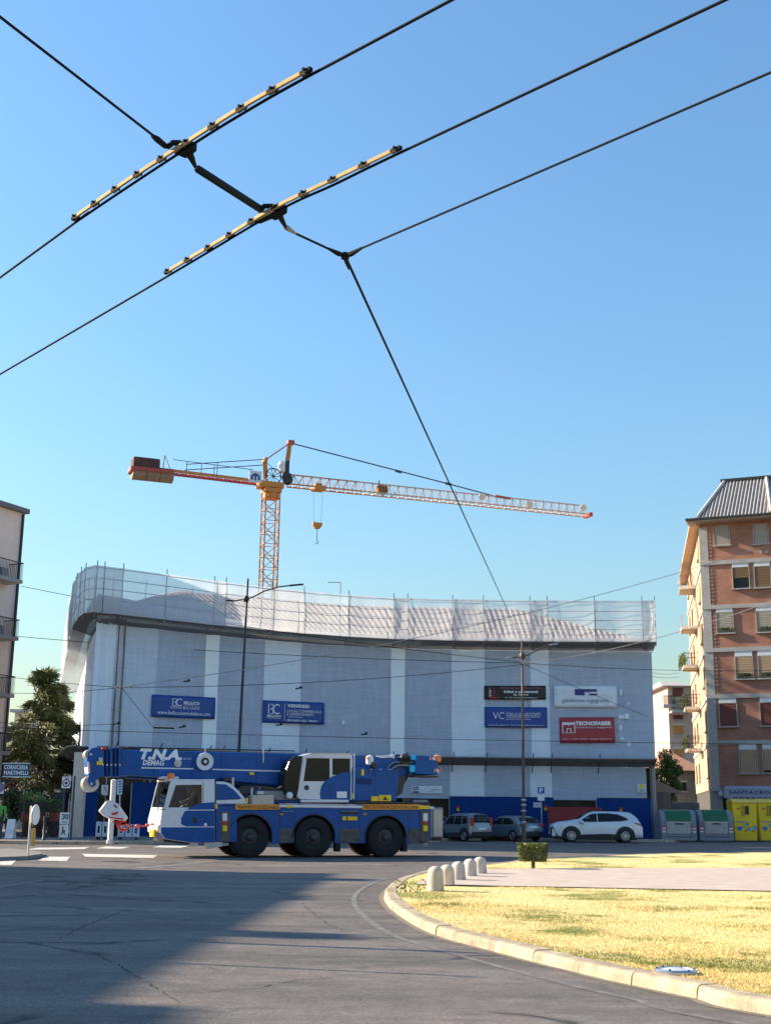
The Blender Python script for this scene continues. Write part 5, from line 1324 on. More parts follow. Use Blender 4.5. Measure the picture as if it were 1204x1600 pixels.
# carrier cab: panels round open windows so that the driver shows
def frontface(p0, p1, name, mat, l0=.03, l1=2.45, th=.03):
    a, b = T(*p0), T(*p1)
    return MB().obox((a[0], l0, a[1]), (b[0] - a[0], 0, b[1] - a[1]), (0, l1 - l0, 0), (th, 0, .004)).build(name, mat, trk, local=True, bevel=.01)
for l0, l1 in ((.0, .06), (2.42, 2.48)):
    tp([(256.5, 1262), (335.5, 1262), (335.5, 1317), (300, 1317), (258, 1311), (251, 1302), (251.5, 1282)], l0, l1, 'cab_side', TW, bevel=.015, at=0)
    tp([(268, 1219), (335.5, 1217.5), (335.5, 1226), (265, 1227)], l0, l1, 'cab_top_rail', TW, at=0)
    tp([(265, 1227), (275, 1226.5), (263, 1262), (256.5, 1262)], l0, l1, 'cab_pillar', TW, at=0)
    tp([(315.5, 1226), (335.5, 1226), (335.5, 1262), (315.5, 1262)], l0, l1, 'cab_pillar', TW, at=0)
    tp([(275, 1226.5), (315.5, 1226), (315.5, 1262), (263, 1262)], l0 + .02, l0 + .03, 'side_window', GLASS, at=0)
tp([(283, 1288), (283, 1279), (288, 1269), (298, 1260.5), (312, 1255.5), (335, 1253.5), (335, 1291.5), (291, 1291.5)], -.008, .0, 'side_panel', TB, at=0, bevel=.004)
tp([(252, 1293), (335, 1293), (335, 1316.5), (300, 1316.5), (258, 1310.5), (251.5, 1302)], -.009, .0, 'lower_panel', TB, at=0, bevel=.004)
tp([(283, 1265.6), (335, 1265.2), (335, 1266.6), (283, 1267)], -.014, -.008, 'trim_strip', TW, at=0)
tp([(317, 1221), (317.8, 1221), (317.8, 1292), (317, 1292)], -.004, .01, 'door_seam', BLACK, at=0); tp([(335.8, 1218), (337, 1218), (337, 1316), (335.8, 1316)], -.002, .2, 'cab_gap', BLACK, at=0)
p = T(305, 1282); MB().lathe([(.09, 0), (.085, -.012), (.05, -.016), (0, -.016)], (p[0], -.009, p[1]), 'y', 16).build('door_handle', BLACK, trk, local=True)
p = T(321, 1289); MB().lathe([(.06, 0), (.055, -.012), (0, -.014)], (p[0], -.009, p[1]), 'y', 14).build('fuel_cap', WHITE, trk, local=True)
frontface((256.5, 1262), (252, 1284), 'front_panel', TW); frontface((252, 1284), (251, 1302), 'front_panel', TW); frontface((251, 1302), (258, 1311), 'front_bumper', TBD)
frontface((267.5, 1221), (256.8, 1262), 'windscreen', GLASS, .1, 2.38, .012)
a, b = T(268, 1219), T(335.5, 1217.5)
MB().box(a[0] - .05, .0, a[1] - .03, b[0], 2.48, a[1] + .04).build('cab_roof', TW, trk, local=True, bevel=.03)
MB().box(b[0] - .08, .06, T(330, 1316)[1], b[0] - .04, 2.42, a[1] - .03).build('cab_back', TG, trk, local=True)
MB().box(T(258, 1300)[0], .07, T(300, 1300)[1], b[0] - .1, 2.4, T(300, 1298)[1]).build('cab_floor', BLACK, trk, local=True)
MB().box(T(262, 1266)[0], .1, T(262, 1272)[1], T(275, 1266)[0], 2.38, T(262, 1264)[1]).build('dashboard', BLACK, trk, local=True, bevel=.04)
for l in (.14, 2.3): p = T(258, 1264, l); MB().tube([(p[0], l - .02, p[1]), T(267.5, 1222)[0:1] + (l - .02,) + T(267.5, 1222)[1:2]], .035, 6).build('windscreen_frame', BLACK, trk, local=True)
p = T(259, 1219); MB().box(p[0] - .1, .3, a[1] + .04, p[0] + .5, 2.2, a[1] + .12).build('sun_visor', TW, trk, local=True, bevel=.03)
p = T(270, 1216); MB().lathe([(.13, 0), (.14, .05), (.12, .16), (.05, .2), (0, .2)], (p[0], .35, a[1] + .04), 'z', 16).build('beacon', ORANGE, trk, local=True, smooth=40)
MB().lathe([(.13, 0), (.14, .05), (.12, .16), (.05, .2), (0, .2)], (p[0], 2.1, a[1] + .04), 'z', 16).build('beacon', RED, trk, local=True, smooth=40)
for l in (.15, 2.1):
    p = T(252, 1293); MB().box(p[0] - .04, l, p[1] - .1, p[0] + .02, l + .3, p[1] + .1).build('headlight', M('lamp_glass', (.7, .7, .68), .1), trk, local=True, bevel=.02)
p = T(253, 1303); MB().box(p[0] - .14, .55, p[1] - .12, p[0] - .10, 1.5, p[1] + .12).build('number_plate', YEL, trk, local=True)
# mirrors
p = T(258, 1262); MB().tube([(p[0], .02, p[1] - .05), (p[0] - .25, -.12, p[1] - .08), (p[0] - .25, -.12, p[1] + .55)], .018, 6).build('mirror_arm', BLACK, trk, local=True)
MB().box(p[0] - .30, -.2, p[1] + .1, p[0] - .22, -.04, p[1] + .5).build('mirror', BLACK, trk, local=True, bevel=.02)
tp([(258, 1312), (300, 1318), (306, 1321), (258, 1316)], .3, 2.2, 'under_bumper', BLACK, at=0)
tp([(298, 1317), (309, 1317), (311, 1323), (297, 1323)], .02, .4, 'step', GALV, at=0)
tp([(323, 1317), (346, 1313), (350, 1322), (325, 1327)], .02, .4, 'step', GALV, at=0)
# engine housing behind the cab
tp([(337.5, 1221), (350, 1221.5), (360, 1224.5), (372, 1235), (381, 1245), (388, 1256.5), (337.5, 1256.5)], .0, 2.48, 'engine_housing', TW, bevel=.03, at=0)
tp([(338, 1225), (353, 1226), (366, 1235), (377.5, 1248), (372, 1249.5), (338, 1250.5)], -.008, .001, 'housing_panel', TB, at=0)
tbox(337.5, 1256.6, 370, 1316, .0, .3, 'tank_panel', TB)
tbox(384, 1247, 387.5, 1255, -.02, -.002, 'marker_plate', YEL, bevel=0); tbox(336.5, 1257, 340, 1264, -.02, -.002, 'marker_plate', YEL, bevel=0)
# things on the carrier deck under the boom
tbox(394, 1242.5, 428, 1257, .1, 1.6, 'stowage_box', BEI); tbox(362, 1215, 366, 1257, .6, .8, 'boom_rest', GALV)
tbox(375, 1228, 402, 1241, .5, 1.9, 'hydraulic_block', BLACK); 
for k in range(5): q = T(372 + k * 9, 1240); MB().lathe([(.07, 0), (.05, .25), (.03, .3)], (q[0], .5 + .12 * (k % 3), q[1] - .1), 'z', 10).build('valve', GALV if k % 2 else TB, trk, local=True, smooth=40)
tp([(400, 1236), (440, 1236), (466, 1246), (466, 1256), (428, 1256), (428, 1244), (400, 1242)], .3, 2.2, 'turntable_front', TG, bevel=.02)
tp([(428, 1250), (620, 1250), (620, 1257), (428, 1257)], .2, 2.35, 'turntable', TBD, bevel=.02)
q0, q1 = T(415, 1243, 1.2), T(330, 1219, 1.2); MB().tube([(q0[0], 1.25, q0[1]), (q1[0], 1.25, q1[1])], .13, 14).build('lift_cylinder', TB, trk, local=True, smooth=40)
# upper cab
UC = .12
tp([(476, 1180.5), (462, 1181.5), (452, 1190), (445, 1208), (442.5, 1228), (446, 1242), (466, 1247)], UC + .03, .98, 'front_glass', DKGLASS, bevel=.04, at=UC)
tp([(470, 1181), (485, 1177), (540, 1177), (551, 1180), (550.5, 1186), (478, 1185)], UC, 1.0, 'upper_cab_roof', TW, bevel=.03, at=UC)
tp([(473, 1182), (479, 1184.5), (474, 1221), (470, 1249), (465.5, 1247), (467, 1225)], UC, UC + .06, 'upper_cab_pillar', TW, at=UC)
tp([(474, 1221), (515, 1221), (515, 1250), (470, 1249)], UC, UC + .06, 'upper_cab_door', TW, bevel=.01, at=UC)
tp([(515, 1185), (519, 1185), (519, 1250), (515, 1250)], UC, UC + .06, 'upper_cab_pillar', TW, at=UC)
tp([(547, 1185), (551, 1185), (550, 1250), (546, 1250)], UC, UC + .06, 'upper_cab_pillar', TW, at=UC)
tp([(519, 1211), (547, 1211), (547, 1250), (519, 1250)], UC, UC + .06, 'upper_cab_panel', TW, at=UC)
tp([(479, 1185), (515, 1185), (515, 1221), (474.5, 1221)], UC + .03, UC + .045, 'upper_cab_window', DKGLASS, at=UC)
tp([(519, 1185), (547, 1185), (547, 1211), (519, 1211)], UC + .03, UC + .045, 'upper_cab_window', DKGLASS, at=UC)
tp([(501, 1249), (499.5, 1240), (502, 1228), (509, 1219), (520, 1213), (533, 1208), (548, 1205.5), (547, 1250)], UC - .012, UC - .001, 'upper_cab_swoosh', TB, at=UC)
tp([(526, 1237), (541.5, 1237), (541.5, 1247), (526, 1247)], UC - .02, UC - .013, 'data_plate', PRINT_W, at=UC)
tp([(515.3, 1221), (516, 1221), (516, 1250), (515.3, 1250)], UC - .018, UC - .013, 'door_seam', BLACK, at=UC)
tp([(484, 1176.5), (549, 1177), (549, 1178.3), (484, 1177.8)], UC - .02, UC + .02, 'roof_rail', GALV, at=UC)
p = T(479, 1231, UC); MB().lathe([(.09, 0), (.08, -.014), (0, -.016)], (p[0], UC, p[1]), 'y', 16).build('door_handle', BLACK, trk, local=True)
q = [T(476, 1183, UC), T(466, 1246, UC)]
MB().tube([(q[0][0], UC - .03, q[0][1]), (q[1][0] - .05, UC - .03, q[1][1])], .02, 6).build('grab_rail', WHITE, trk, local=True)
MB().tube([(T(553, 1178, UC)[0], UC - .04, T(553, 1178, UC)[1]), (T(552, 1249, UC)[0], UC - .04, T(552, 1249, UC)[1])], .02, 6).build('grab_rail', WHITE, trk, local=True)
tbox(470, 1250, 545, 1254, UC - .05, .9, 'cab_step', TW); p = T(452, 1243, UC); MB().lathe([(0, -.1), (.1, -.08), (.12, 0)], (p[0], UC - .02, p[1]), 'y', 12).build('work_light', WHITE, trk, local=True)
# engine housing of the upper carriage, counterweight, tail
tp([(549.5, 1199), (562, 1199), (600, 1201), (621, 1204), (623.5, 1211), (619, 1251.5), (549.5, 1251.5)], .1, 2.4, 'upper_housing', TB, bevel=.03, at=.1)
tbox(564.5, 1203, 568.5, 1212, .08, .099, 'label_yellow', YEL, bevel=0); tbox(549.8, 1240, 553.5, 1247.5, .08, .099, 'label_yellow', YEL, bevel=0)
tbox(580, 1244.5, 591, 1252, .07, .099, 'label_yellow', YEL, bevel=0); lb2 = tbox(592, 1242.5, 611, 1252, .07, .099, 'label_yellow', YEL, bevel=0)
q = [T(601.5, 1244, .07), T(597.5, 1250.5, .07), T(605.5, 1250.5, .07)]; MB().poly([(a, .066, b) for a, b in q]).build('warning_mark', BLACK, lb2, local=True)
tp([(555, 1252), (672, 1254), (672, 1258), (555, 1258)], .15, 2.3, 'rear_platform', BLACK, at=.1)
tp([(619, 1213), (640, 1212), (634, 1240), (620, 1248)], .5, 2.0, 'hose_bracket', BLACK, at=.1)
# boom
BL0, BL1 = .86, 1.72
boom = tp([(188, 1171.5), (470, 1178), (560, 1181), (648, 1183.5), (648, 1212), (560, 1222), (470, 1229), (436, 1228), (330, 1219), (216, 1213), (188, 1212.5)], BL0, BL1, 'boom', TB, bevel=.05, at=BL0)
tp([(200, 1213), (216, 1213), (330, 1219), (436, 1228), (436, 1231), (330, 1223), (200, 1216)], BL0 + .15, BL1 - .15, 'boom_keel', TBD, boom, at=BL0)
tp([(221, 1199), (302, 1200.6), (302, 1202.6), (221, 1201)], BL0 - .006, BL0 - .001, 'boom_stripe', TW, boom, at=BL0); tp([(332, 1201.5), (441, 1204.2), (441, 1206.4), (332, 1203.4)], BL0 - .006, BL0 - .001, 'boom_stripe', TW, boom, at=BL0)
ttext('T.N.A.', 218, 285, 1171.5, 1187, BL0 - .004, PRINT_W, boom, bold=.06, shear=.25, eps=.006)
ttext('s.r.l.', 286.5, 299, 1183.4, 1187, BL0 - .004, PRINT_W, boom, shear=.2, eps=.006)
ttext('DEMAG', 223, 257, 1188, 1196, BL0 - .004, PRINT_W, boom, bold=.03, shear=.15, eps=.006)
p = T(278, 1193, BL0); MB().lathe([(.125, 0), (.125, -.02), (0, -.025)], (p[0], BL0, p[1]), 'y', 18).build('badge', GALV, boom, local=True)
p = T(319, 1190.5, BL0)
rl = MB().lathe([(.29, -.16), (.30, -.14), (.30, -.10), (.24, -.09), (.24, 0)], (p[0], BL0, p[1]), 'y', 26).build('hose_reel', TW, boom, local=True, smooth=40)
MB().lathe([(.13, -.19), (.14, -.162), (.10, -.17), (0, -.2)], (p[0], BL0, p[1]), 'y', 18).build('reel_hub', BLACK, rl, local=True, smooth=40)
MB().lathe([(.06, -.22), (.05, -.2)], (p[0], BL0, p[1]), 'y', 12).build('reel_cap', WHITE, rl, local=True)
for x in (320, 411): q = T(x + .5, 1176, BL0); MB().box(q[0] - .02, BL0 - .03, q[1] - .35, q[0] + .02, BL0 - .002, q[1] + .12).build('boom_bracket', GALV, boom, local=True)
tbox(390, 1206.5, 397, 1211, BL0 - .01, BL0 - .002, 'label_yellow', YEL, boom, 0)
# nested section collars and boom head
for k in range(5):
    x0 = 159 + k * 6.4; g = .05 * (4 - k)
    tp([(x0, 1166.5 + (4 - k) * .9 + 1), (x0 + 4.6, 1166 + (4 - k) * .9), (x0 + 4.6, 1214.5 - (4 - k) * .3), (x0, 1213.5)], BL0 - .06 + g * .5, BL1 + .06 - g * .5, 'boom_collar', TBD if k % 2 else TB, boom, .01, at=BL0)
    for yy in (1195.5,): q = T(x0 + 2.3, yy, BL0); MB().lathe([(.035, -.03), (.03, 0)], (q[0], BL0 - .05 + g * .5, q[1]), 'y', 10).build('pin', GALV, boom, local=True)
hd = tp([(160, 1170), (150, 1168), (143, 1169.5), (137, 1176), (136, 1190), (139, 1212), (143, 1216), (149, 1220), (155, 1216), (160, 1212)], BL0 + .02, BL1 - .02, 'boom_head', TB, boom, .02, at=BL0)
for x, y, r_ in ((143, 1225, .27), (142, 1179, .18)):
    q = T(x, y, BL0)
    for l in (BL0 + .12, BL0 + .36, BL0 + .60): MB().lathe([(0, 0), (r_, 0), (r_ * .92, .05), (r_, .10), (0, .10)], (q[0], l, q[1]), 'y', 24, closed=True).build('sheave', M('sheave_nylon', (.62, .55, .45), .5), hd, local=True, smooth=40)
    if r_ > .2: tp([(139, 1212), (149, 1218), (151, 1226), (146, 1230), (140, 1227), (137, 1218)], BL0 + .01, BL0 + .1, 'sheave_cheek', TB, hd, .01, at=BL0)
    MB().lathe([(.05, -.02), (.04, .02)], (q[0], BL0 + .0, q[1]), 'y', 10).build('pin', GALV, hd, local=True)
tp([(136.5, 1190), (139.5, 1190), (141, 1209), (138, 1209)], BL0 + .005, BL1, 'head_marking', WHITE, hd, at=BL0); tp([(139.6, 1192), (141.5, 1192), (143, 1206), (141.2, 1206)], BL0 + .004, BL1 + .001, 'head_marking', RED, hd, at=BL0)
tbox(151.5, 1190, 161, 1195.5, BL0 - .03, BL0 - .01, 'label_yellow', YEL, hd, 0); tbox(154.5, 1184, 160.5, 1190, BL0 - .03, BL0 - .01, 'label_grey', GALV, hd, 0)
tbox(160, 1168, 167, 1172, BL0, BL0 + .3, 'camera_box', RED, hd, .01)
# boom rear: hoses, lamps, covers, tail block
for k in range(4):
    ps = [T(603 + k * 3, 1203.5, .75), T(611 + k * 2, 1194 + k * 2.4, .75), T(617 + k * 2, 1191 + k * 2.4, .75), T(645, 1191.5 + k * 2.4, .75)]
    MB().tube([(a, .78 - .04 * k, b) for a, b in ps], .022, 6).build('hose', GALV if k % 2 == 0 else BLACK, trk, local=True)
for k in range(4):
    ps = [T(640, 1206 + k, .7), T(634 - k, 1218, .7), T(626 - k, 1232, .7), T(620, 1240 - 2 * k, .7)]; MB().tube([(a, .7 + .06 * k, b) for a, b in ps], .03, 6).build('hose', BLACK, trk, local=True)
tail = tp([(648, 1180.5), (683, 1182), (684, 1207), (682, 1211), (648, 1210)], .72, 1.86, 'tail_block', TB, bevel=.03, at=.72)
tp([(648, 1211.5), (686, 1212.5), (684, 1215), (648, 1213.5)], .75, 1.8, 'tail_beam', BLACK, tail, at=.72)
for (x0, x1, y0, y1) in ((671, 683, 1182.5, 1188.5), (678, 688, 1201, 1207.5)):
    ch = tp([(x0, y0), (x1, y0 + 1.5), (x1, y1), (x0, y1 - 1)], .70, .718, 'chevron_plate', WHITE, tail, at=.72)
    w_ = (x1 - x0); 
    for f in (0.02, .6): tp([(x0 + w_ * f, y0 + .1), (x0 + w_ * (f + .25), y0 + .4), (x0 + w_ * (f + .4), y1 - .4), (x0 + w_ * (f + .15), y1 - .8)], .694, .6995, 'chevron_stripe', RED, ch, at=.72)
p = T(686, 1186, .72); MB().lathe([(.12, -.1), (.14, 0), (.12, .12), (0, .16)], (p[0], .9, p[1]), 'z', 14).build('beacon', ORANGE, tail, local=True, smooth=40)
for (x0, x1, y0, y1) in ((642, 650, 1180.5, 1187.5), (640, 648.5, 1196, 1207)): tbox(x0, y0, x1, y1, .6, .74, 'cyan_cover', CYAN, bevel=.03)
tp([(625, 1184), (640, 1184), (644, 1190), (630, 1192)], .7, 1.7, 'winch', BLACK, at=.7); p = T(634, 1187, .7)
MB().lathe([(.2, -.05), (.22, 0), (.14, .02), (.14, .8), (.22, .82), (.2, .86)], (p[0], .75, p[1]), 'y', 18).build('winch_drum', BLACK, trk, local=True)
tp([(592, 1181), (612, 1180), (618, 1178.5), (618, 1186), (612, 1184), (595, 1185)], .8, 1.2, 'hook_cover', TW, bevel=.02, at=.7)
p = T(578, 1190, .1); fl = MB().lathe([(.12, -.12), (.14, .02), (.12, .18), (.04, .22)], (p[0], .15, p[1]), 'z', 14).build('work_lamp', WHITE, trk, local=True, smooth=40)
MB().lathe([(.10, -.14), (.13, -.02), (.1, .04)], (p[0] + .12, .12, p[1] - .12), 'y', 14).build('lamp_lens', BLACK, fl, local=True); tp([(572, 1184), (579, 1181), (581, 1186), (574, 1189)], .05, .2, 'lamp_bracket', ORANGE, fl, at=.1)
# hook block held out in front with its red chain
hl = 1.25
hb = tp([(154.5, 1267.5), (166, 1252.5), (172, 1250.5), (184, 1256), (199.5, 1278), (195, 1283), (170, 1279.5), (162, 1275)], hl - .16, hl + .16, 'hook_block', TW, bevel=.03, at=hl)
tp([(170, 1276.5), (192, 1279), (191, 1281.5), (171, 1278.5)], hl - .175, hl - .161, 'red_stripe', RED, hb, at=hl); tp([(173, 1271), (185, 1268), (182, 1273), (174, 1274)], hl - .175, hl - .161, 'red_stripe', RED, hb, at=hl)
tp([(176, 1258), (178, 1257), (183, 1262), (181, 1263)], hl - .175, hl - .161, 'slot', BLACK, hb, at=hl)
q0, q1 = T(146, 1230, hl), T(169, 1251, hl); MB().tube([(q0[0], hl, q0[1]), (q1[0], hl, q1[1])], .02, 6).build('hoist_rope', BLACK, trk, local=True)
mb = MB(); q0, q1 = T(178, 1284, hl), T(238, 1288, hl)
for k in range(9):
    f = k / 8; x, z = q0[0] + (q1[0] - q0[0]) * f, q0[1] + (q1[1] - q0[1]) * f - .12 * math.sin(math.pi * f)
    c = Vector((x, hl, z)); rr = .07 if 0 < k < 6 else .045
    mb.tube([c + Vector((rr * math.cos(t * .785), 0 if k % 2 else rr * .8 * math.sin(t * .785), rr * .8 * math.sin(t * .785) if k % 2 else 0)) for t in range(9)], .028, 6)
mb.build('chain', RED, trk, local=True)
p = T(193, 1290, hl); MB().tube([(p[0] + .16 * math.cos(t * .5), hl, p[1] + .16 * math.sin(t * .5)) for t in range(2, 12)], .05, 8).build('hook', RED, trk, local=True)
# grab rails, panel seams, lashing eyes, pipes and tool lockers along the carrier
for x0, x1 in ((440, 458), (532, 560)):
    a, b = T(x0, 1268), T(x1, 1268); MB().tube([(a[0], .0, a[1] - .02), (a[0], -.05, a[1]), (b[0], -.05, b[1]), (b[0], .0, b[1] - .02)], .012, 6).build('grab_rail', GALV, trk, local=True)
for x in (437.5, 459, 530, 562, 638): tp([(x, 1265), (x + .6, 1265), (x + .6, 1316), (x, 1316)], .022, .04, 'panel_seam', BLACK, at=0)
for x in (342, 362, 445, 470, 540, 580, 640, 665):
    q = T(x, 1256.5); MB().tube([(q[0] + .05 * math.cos(k * .6), .06, q[1] + .05 * math.sin(k * .6)) for k in range(11)], .012, 5).build('lashing_eye', DARKMET, trk, local=True)
for k in range(6):
    z = T(500, 1256)[1] + .05 * k * .2; a, b = T(432 + k * 2, 1253 - k)[0], T(470 + k * 6, 1253)[0]; MB().tube([(a, .35 + .07 * k, z + .12), ((a + b) / 2, .4 + .07 * k, z + .05), (b, .45 + .07 * k, z + .1)], .018, 6).build('pipe', BLACK if k % 2 else GALV, trk, local=True)
for x0, x1, y0, y1, m_ in ((430, 441, 1246, 1257, TG), (628, 640, 1247, 1256, BLACK), (645, 668, 1250, 1257, TG), (402, 412, 1236, 1242, GALV), (350, 361, 1216, 1221, BLACK)): tbox(x0, y0, x1, y1, .25, .9, 'locker', m_)
for x in (552, 566, 580, 594, 608): q = T(x, 1202.5, .1); MB().lathe([(.025, -.012), (.02, 0)], (q[0], .1, q[1]), 'y', 8).build('bolt', GALV, trk, local=True)
tp([(585, 1204), (585.7, 1204), (585.7, 1250), (585, 1250)], .092, .105, 'panel_seam', BLACK, at=.1)
tp([(556, 1216), (580, 1217), (580, 1226), (556, 1225)], .085, .099, 'vent_grille', TBD, at=.1)
for x in (240, 300, 345, 400, 440): tp([(x, 1172.5 + (x - 190) * .024), (x + 1, 1172.5 + (x - 190) * .024), (x + 1, 1210 + max(0, x - 216) * .075), (x, 1210 + max(0, x - 216) * .075)], BL0 - .005, BL0 - .001, 'boom_seam', TBD, boom, at=BL0)
q = [T(200, 1169.5, 1.2), T(460, 1175, 1.2)]; MB().tube([(q[0][0], 1.2, q[0][1] + .03), (q[1][0], 1.2, q[1][1] + .03)], .02, 6).build('hoist_rope', DARKMET, boom, local=True)
# seats and wheel in the carrier cab
p = T(307, 1268, .6)
MB().box(p[0] - .25, .35, p[1] - .1, p[0] + .25, .85, p[1] + .05).box(p[0] + .2, .36, p[1] - .05, p[0] + .33, .84, p[1] + .7).build('driver_seat', M('seat_cloth', (.04, .042, .05), .9), trk, local=True, bevel=.04)
c = T(284, 1262, .6); mb = MB().tube([(c[0] + .08 * math.sin(t * .45), .6 + .22 * math.cos(t * .45), c[1] + .2 * math.sin(t * .45)) for t in range(15)], .018, 6); mb.tube([(c[0], .6, c[1]), (c[0] - .1, .6, c[1] - .35)], .03, 6); mb.build('steering_wheel', BLACK, trk, local=True)

# driver seated at the wheel
def skin_body(name, pts, edges, mat, parent, sub=1):
    me = bpy.data.meshes.new(name); me.from_pydata([p[:3] for p in pts], edges, []); me.materials.append(mat)
    o = bpy.data.objects.new(name, me); COL.objects.link(o); o.parent = parent
    bpy.context.view_layer.objects.active = o
    m_ = o.modifiers.new('skin', 'SKIN')
    if not me.skin_vertices: me.attributes  # layer comes with the modifier
    if len(me.skin_vertices) == 0:
        bm = bmesh.new(); bm.from_mesh(me); bm.verts.layers.skin.verify(); bm.to_mesh(me); bm.free()
    for i, p in enumerate(pts):
        sv = me.skin_vertices[0].data[i]; r_ = p[3]; sv.radius = r_ if isinstance(r_, tuple) else (r_, r_); sv.use_root = (i == 0)
    s_ = o.modifiers.new('sub', 'SUBSURF'); s_.levels = s_.render_levels = sub
    for pl in me.polygons: pl.use_smooth = True
    m_.use_smooth_shade = True
    return o
SKIN = M('skin', (.42, .24, .16), .6); SHIRT = M('shirt_grey', (.74, .76, .78), .85, var=.15, scale=8); HAIR = M('hair_dark', (.02, .015, .012), .8); TROU = M('trousers', (.04, .045, .07), .9)
hx, hz = T(302, 1266, .6)
wp = trk.matrix_basis if False else None
drv = thing('person', 'driver in a grey shirt seated at the wheel in the carrier cab', 'person', tuple(Vector((TO.x, TO.y, 0)) + vt.a * hx + vt.n * .6 + Vector((0, 0, hz))), TR)
Q = lambda x, y, z, r_: (x, y, z, r_)
pts = [Q(0, 0, .1, (.15, .12)), Q(.02, 0, .32, (.15, .11)), Q(.02, 0, .52, (.17, .11)), Q(.0, 0, .60, .07), Q(-.01, 0, .68, .055),
       Q(.0, -.18, .55, .065), Q(-.12, -.24, .33, .05), Q(-.38, -.17, .26, .04), Q(-.45, -.15, .28, .035),
       Q(.0, .18, .55, .065), Q(-.12, .24, .33, .05), Q(-.38, .17, .26, .04), Q(-.45, .15, .28, .035),
       Q(-.42, -.12, .08, .085), Q(-.44, -.12, -.3, .055), Q(-.42, .12, .08, .085), Q(-.44, .12, -.3, .055)]
eds = [(0, 1), (1, 2), (2, 3), (3, 4), (2, 5), (5, 6), (6, 7), (7, 8), (2, 9), (9, 10), (10, 11), (11, 12), (0, 13), (13, 14), (0, 15), (15, 16)]
skin_body('body', pts, eds, SHIRT, drv, 2)
def head(parent, c, face, sc_=1.0, hairmat=HAIR):
    f = Vector((math.cos(face), math.sin(face), 0)); s_ = Vector((-f.y, f.x, 0)); c = Vector(c); mb = MB()
    def hf(u, v):
        th = u * 2 * math.pi; ph = (v - .5) * math.pi; x, y, z = math.cos(ph) * math.cos(th), math.cos(ph) * math.sin(th), math.sin(ph)
        w_ = .076 * (1 - .18 * max(0, -z)); d_ = .096 * (1 - .1 * max(0, -z))
        nose = .018 * max(0, 1 - (y / .16) ** 2) * max(0, 1 - ((z + .12) / .22) ** 2) if x > .5 else 0
        eye = -.008 if x > .6 and abs(abs(y) - .38) < .16 and abs(z - .08) < .1 else 0
        mouth = -.004 if x > .7 and abs(y) < .3 and abs(z + .5) < .06 else 0
        return c + f * (x * d_ + nose + eye + mouth) * sc_ + s_ * y * w_ * sc_ + Vector((0, 0, z * .118 * sc_))
    mb.grid(hf, 36, 24); h = mb.build('head', SKIN, parent, local=True, smooth=180)
    for k in (-1, 1): MB().lathe([(.0, -.012), (.02, -.008), (.026, .004), (.0, .012)], c + s_ * (.078 * sc_) * k, 'y', 10, closed=True).build('ear', SKIN, h, local=True, smooth=180)
    mb = MB()
    def gf(u, v):
        th = u * 2 * math.pi; ph = (.02 + .48 * v) * math.pi * .98; x, y, z = math.cos(ph) * math.cos(th), math.cos(ph) * math.sin(th), math.sin(ph)
        back = max(0, -math.cos(th)); zz = z - (.55 * (1 - v) * back); lift = .30 * (1 - v) * max(0, math.cos(th))
        return c + f * x * .104 * sc_ * (1 - .04 * max(0, math.cos(th))) + s_ * y * .084 * sc_ + Vector((0, 0, (min(1, zz + lift)) * .127 * sc_ + .004))
    mb.grid(gf, 30, 10).build('hair', hairmat, parent, local=True, smooth=180, solid=.008)
head(drv, (-.03, 0, .78), math.pi)
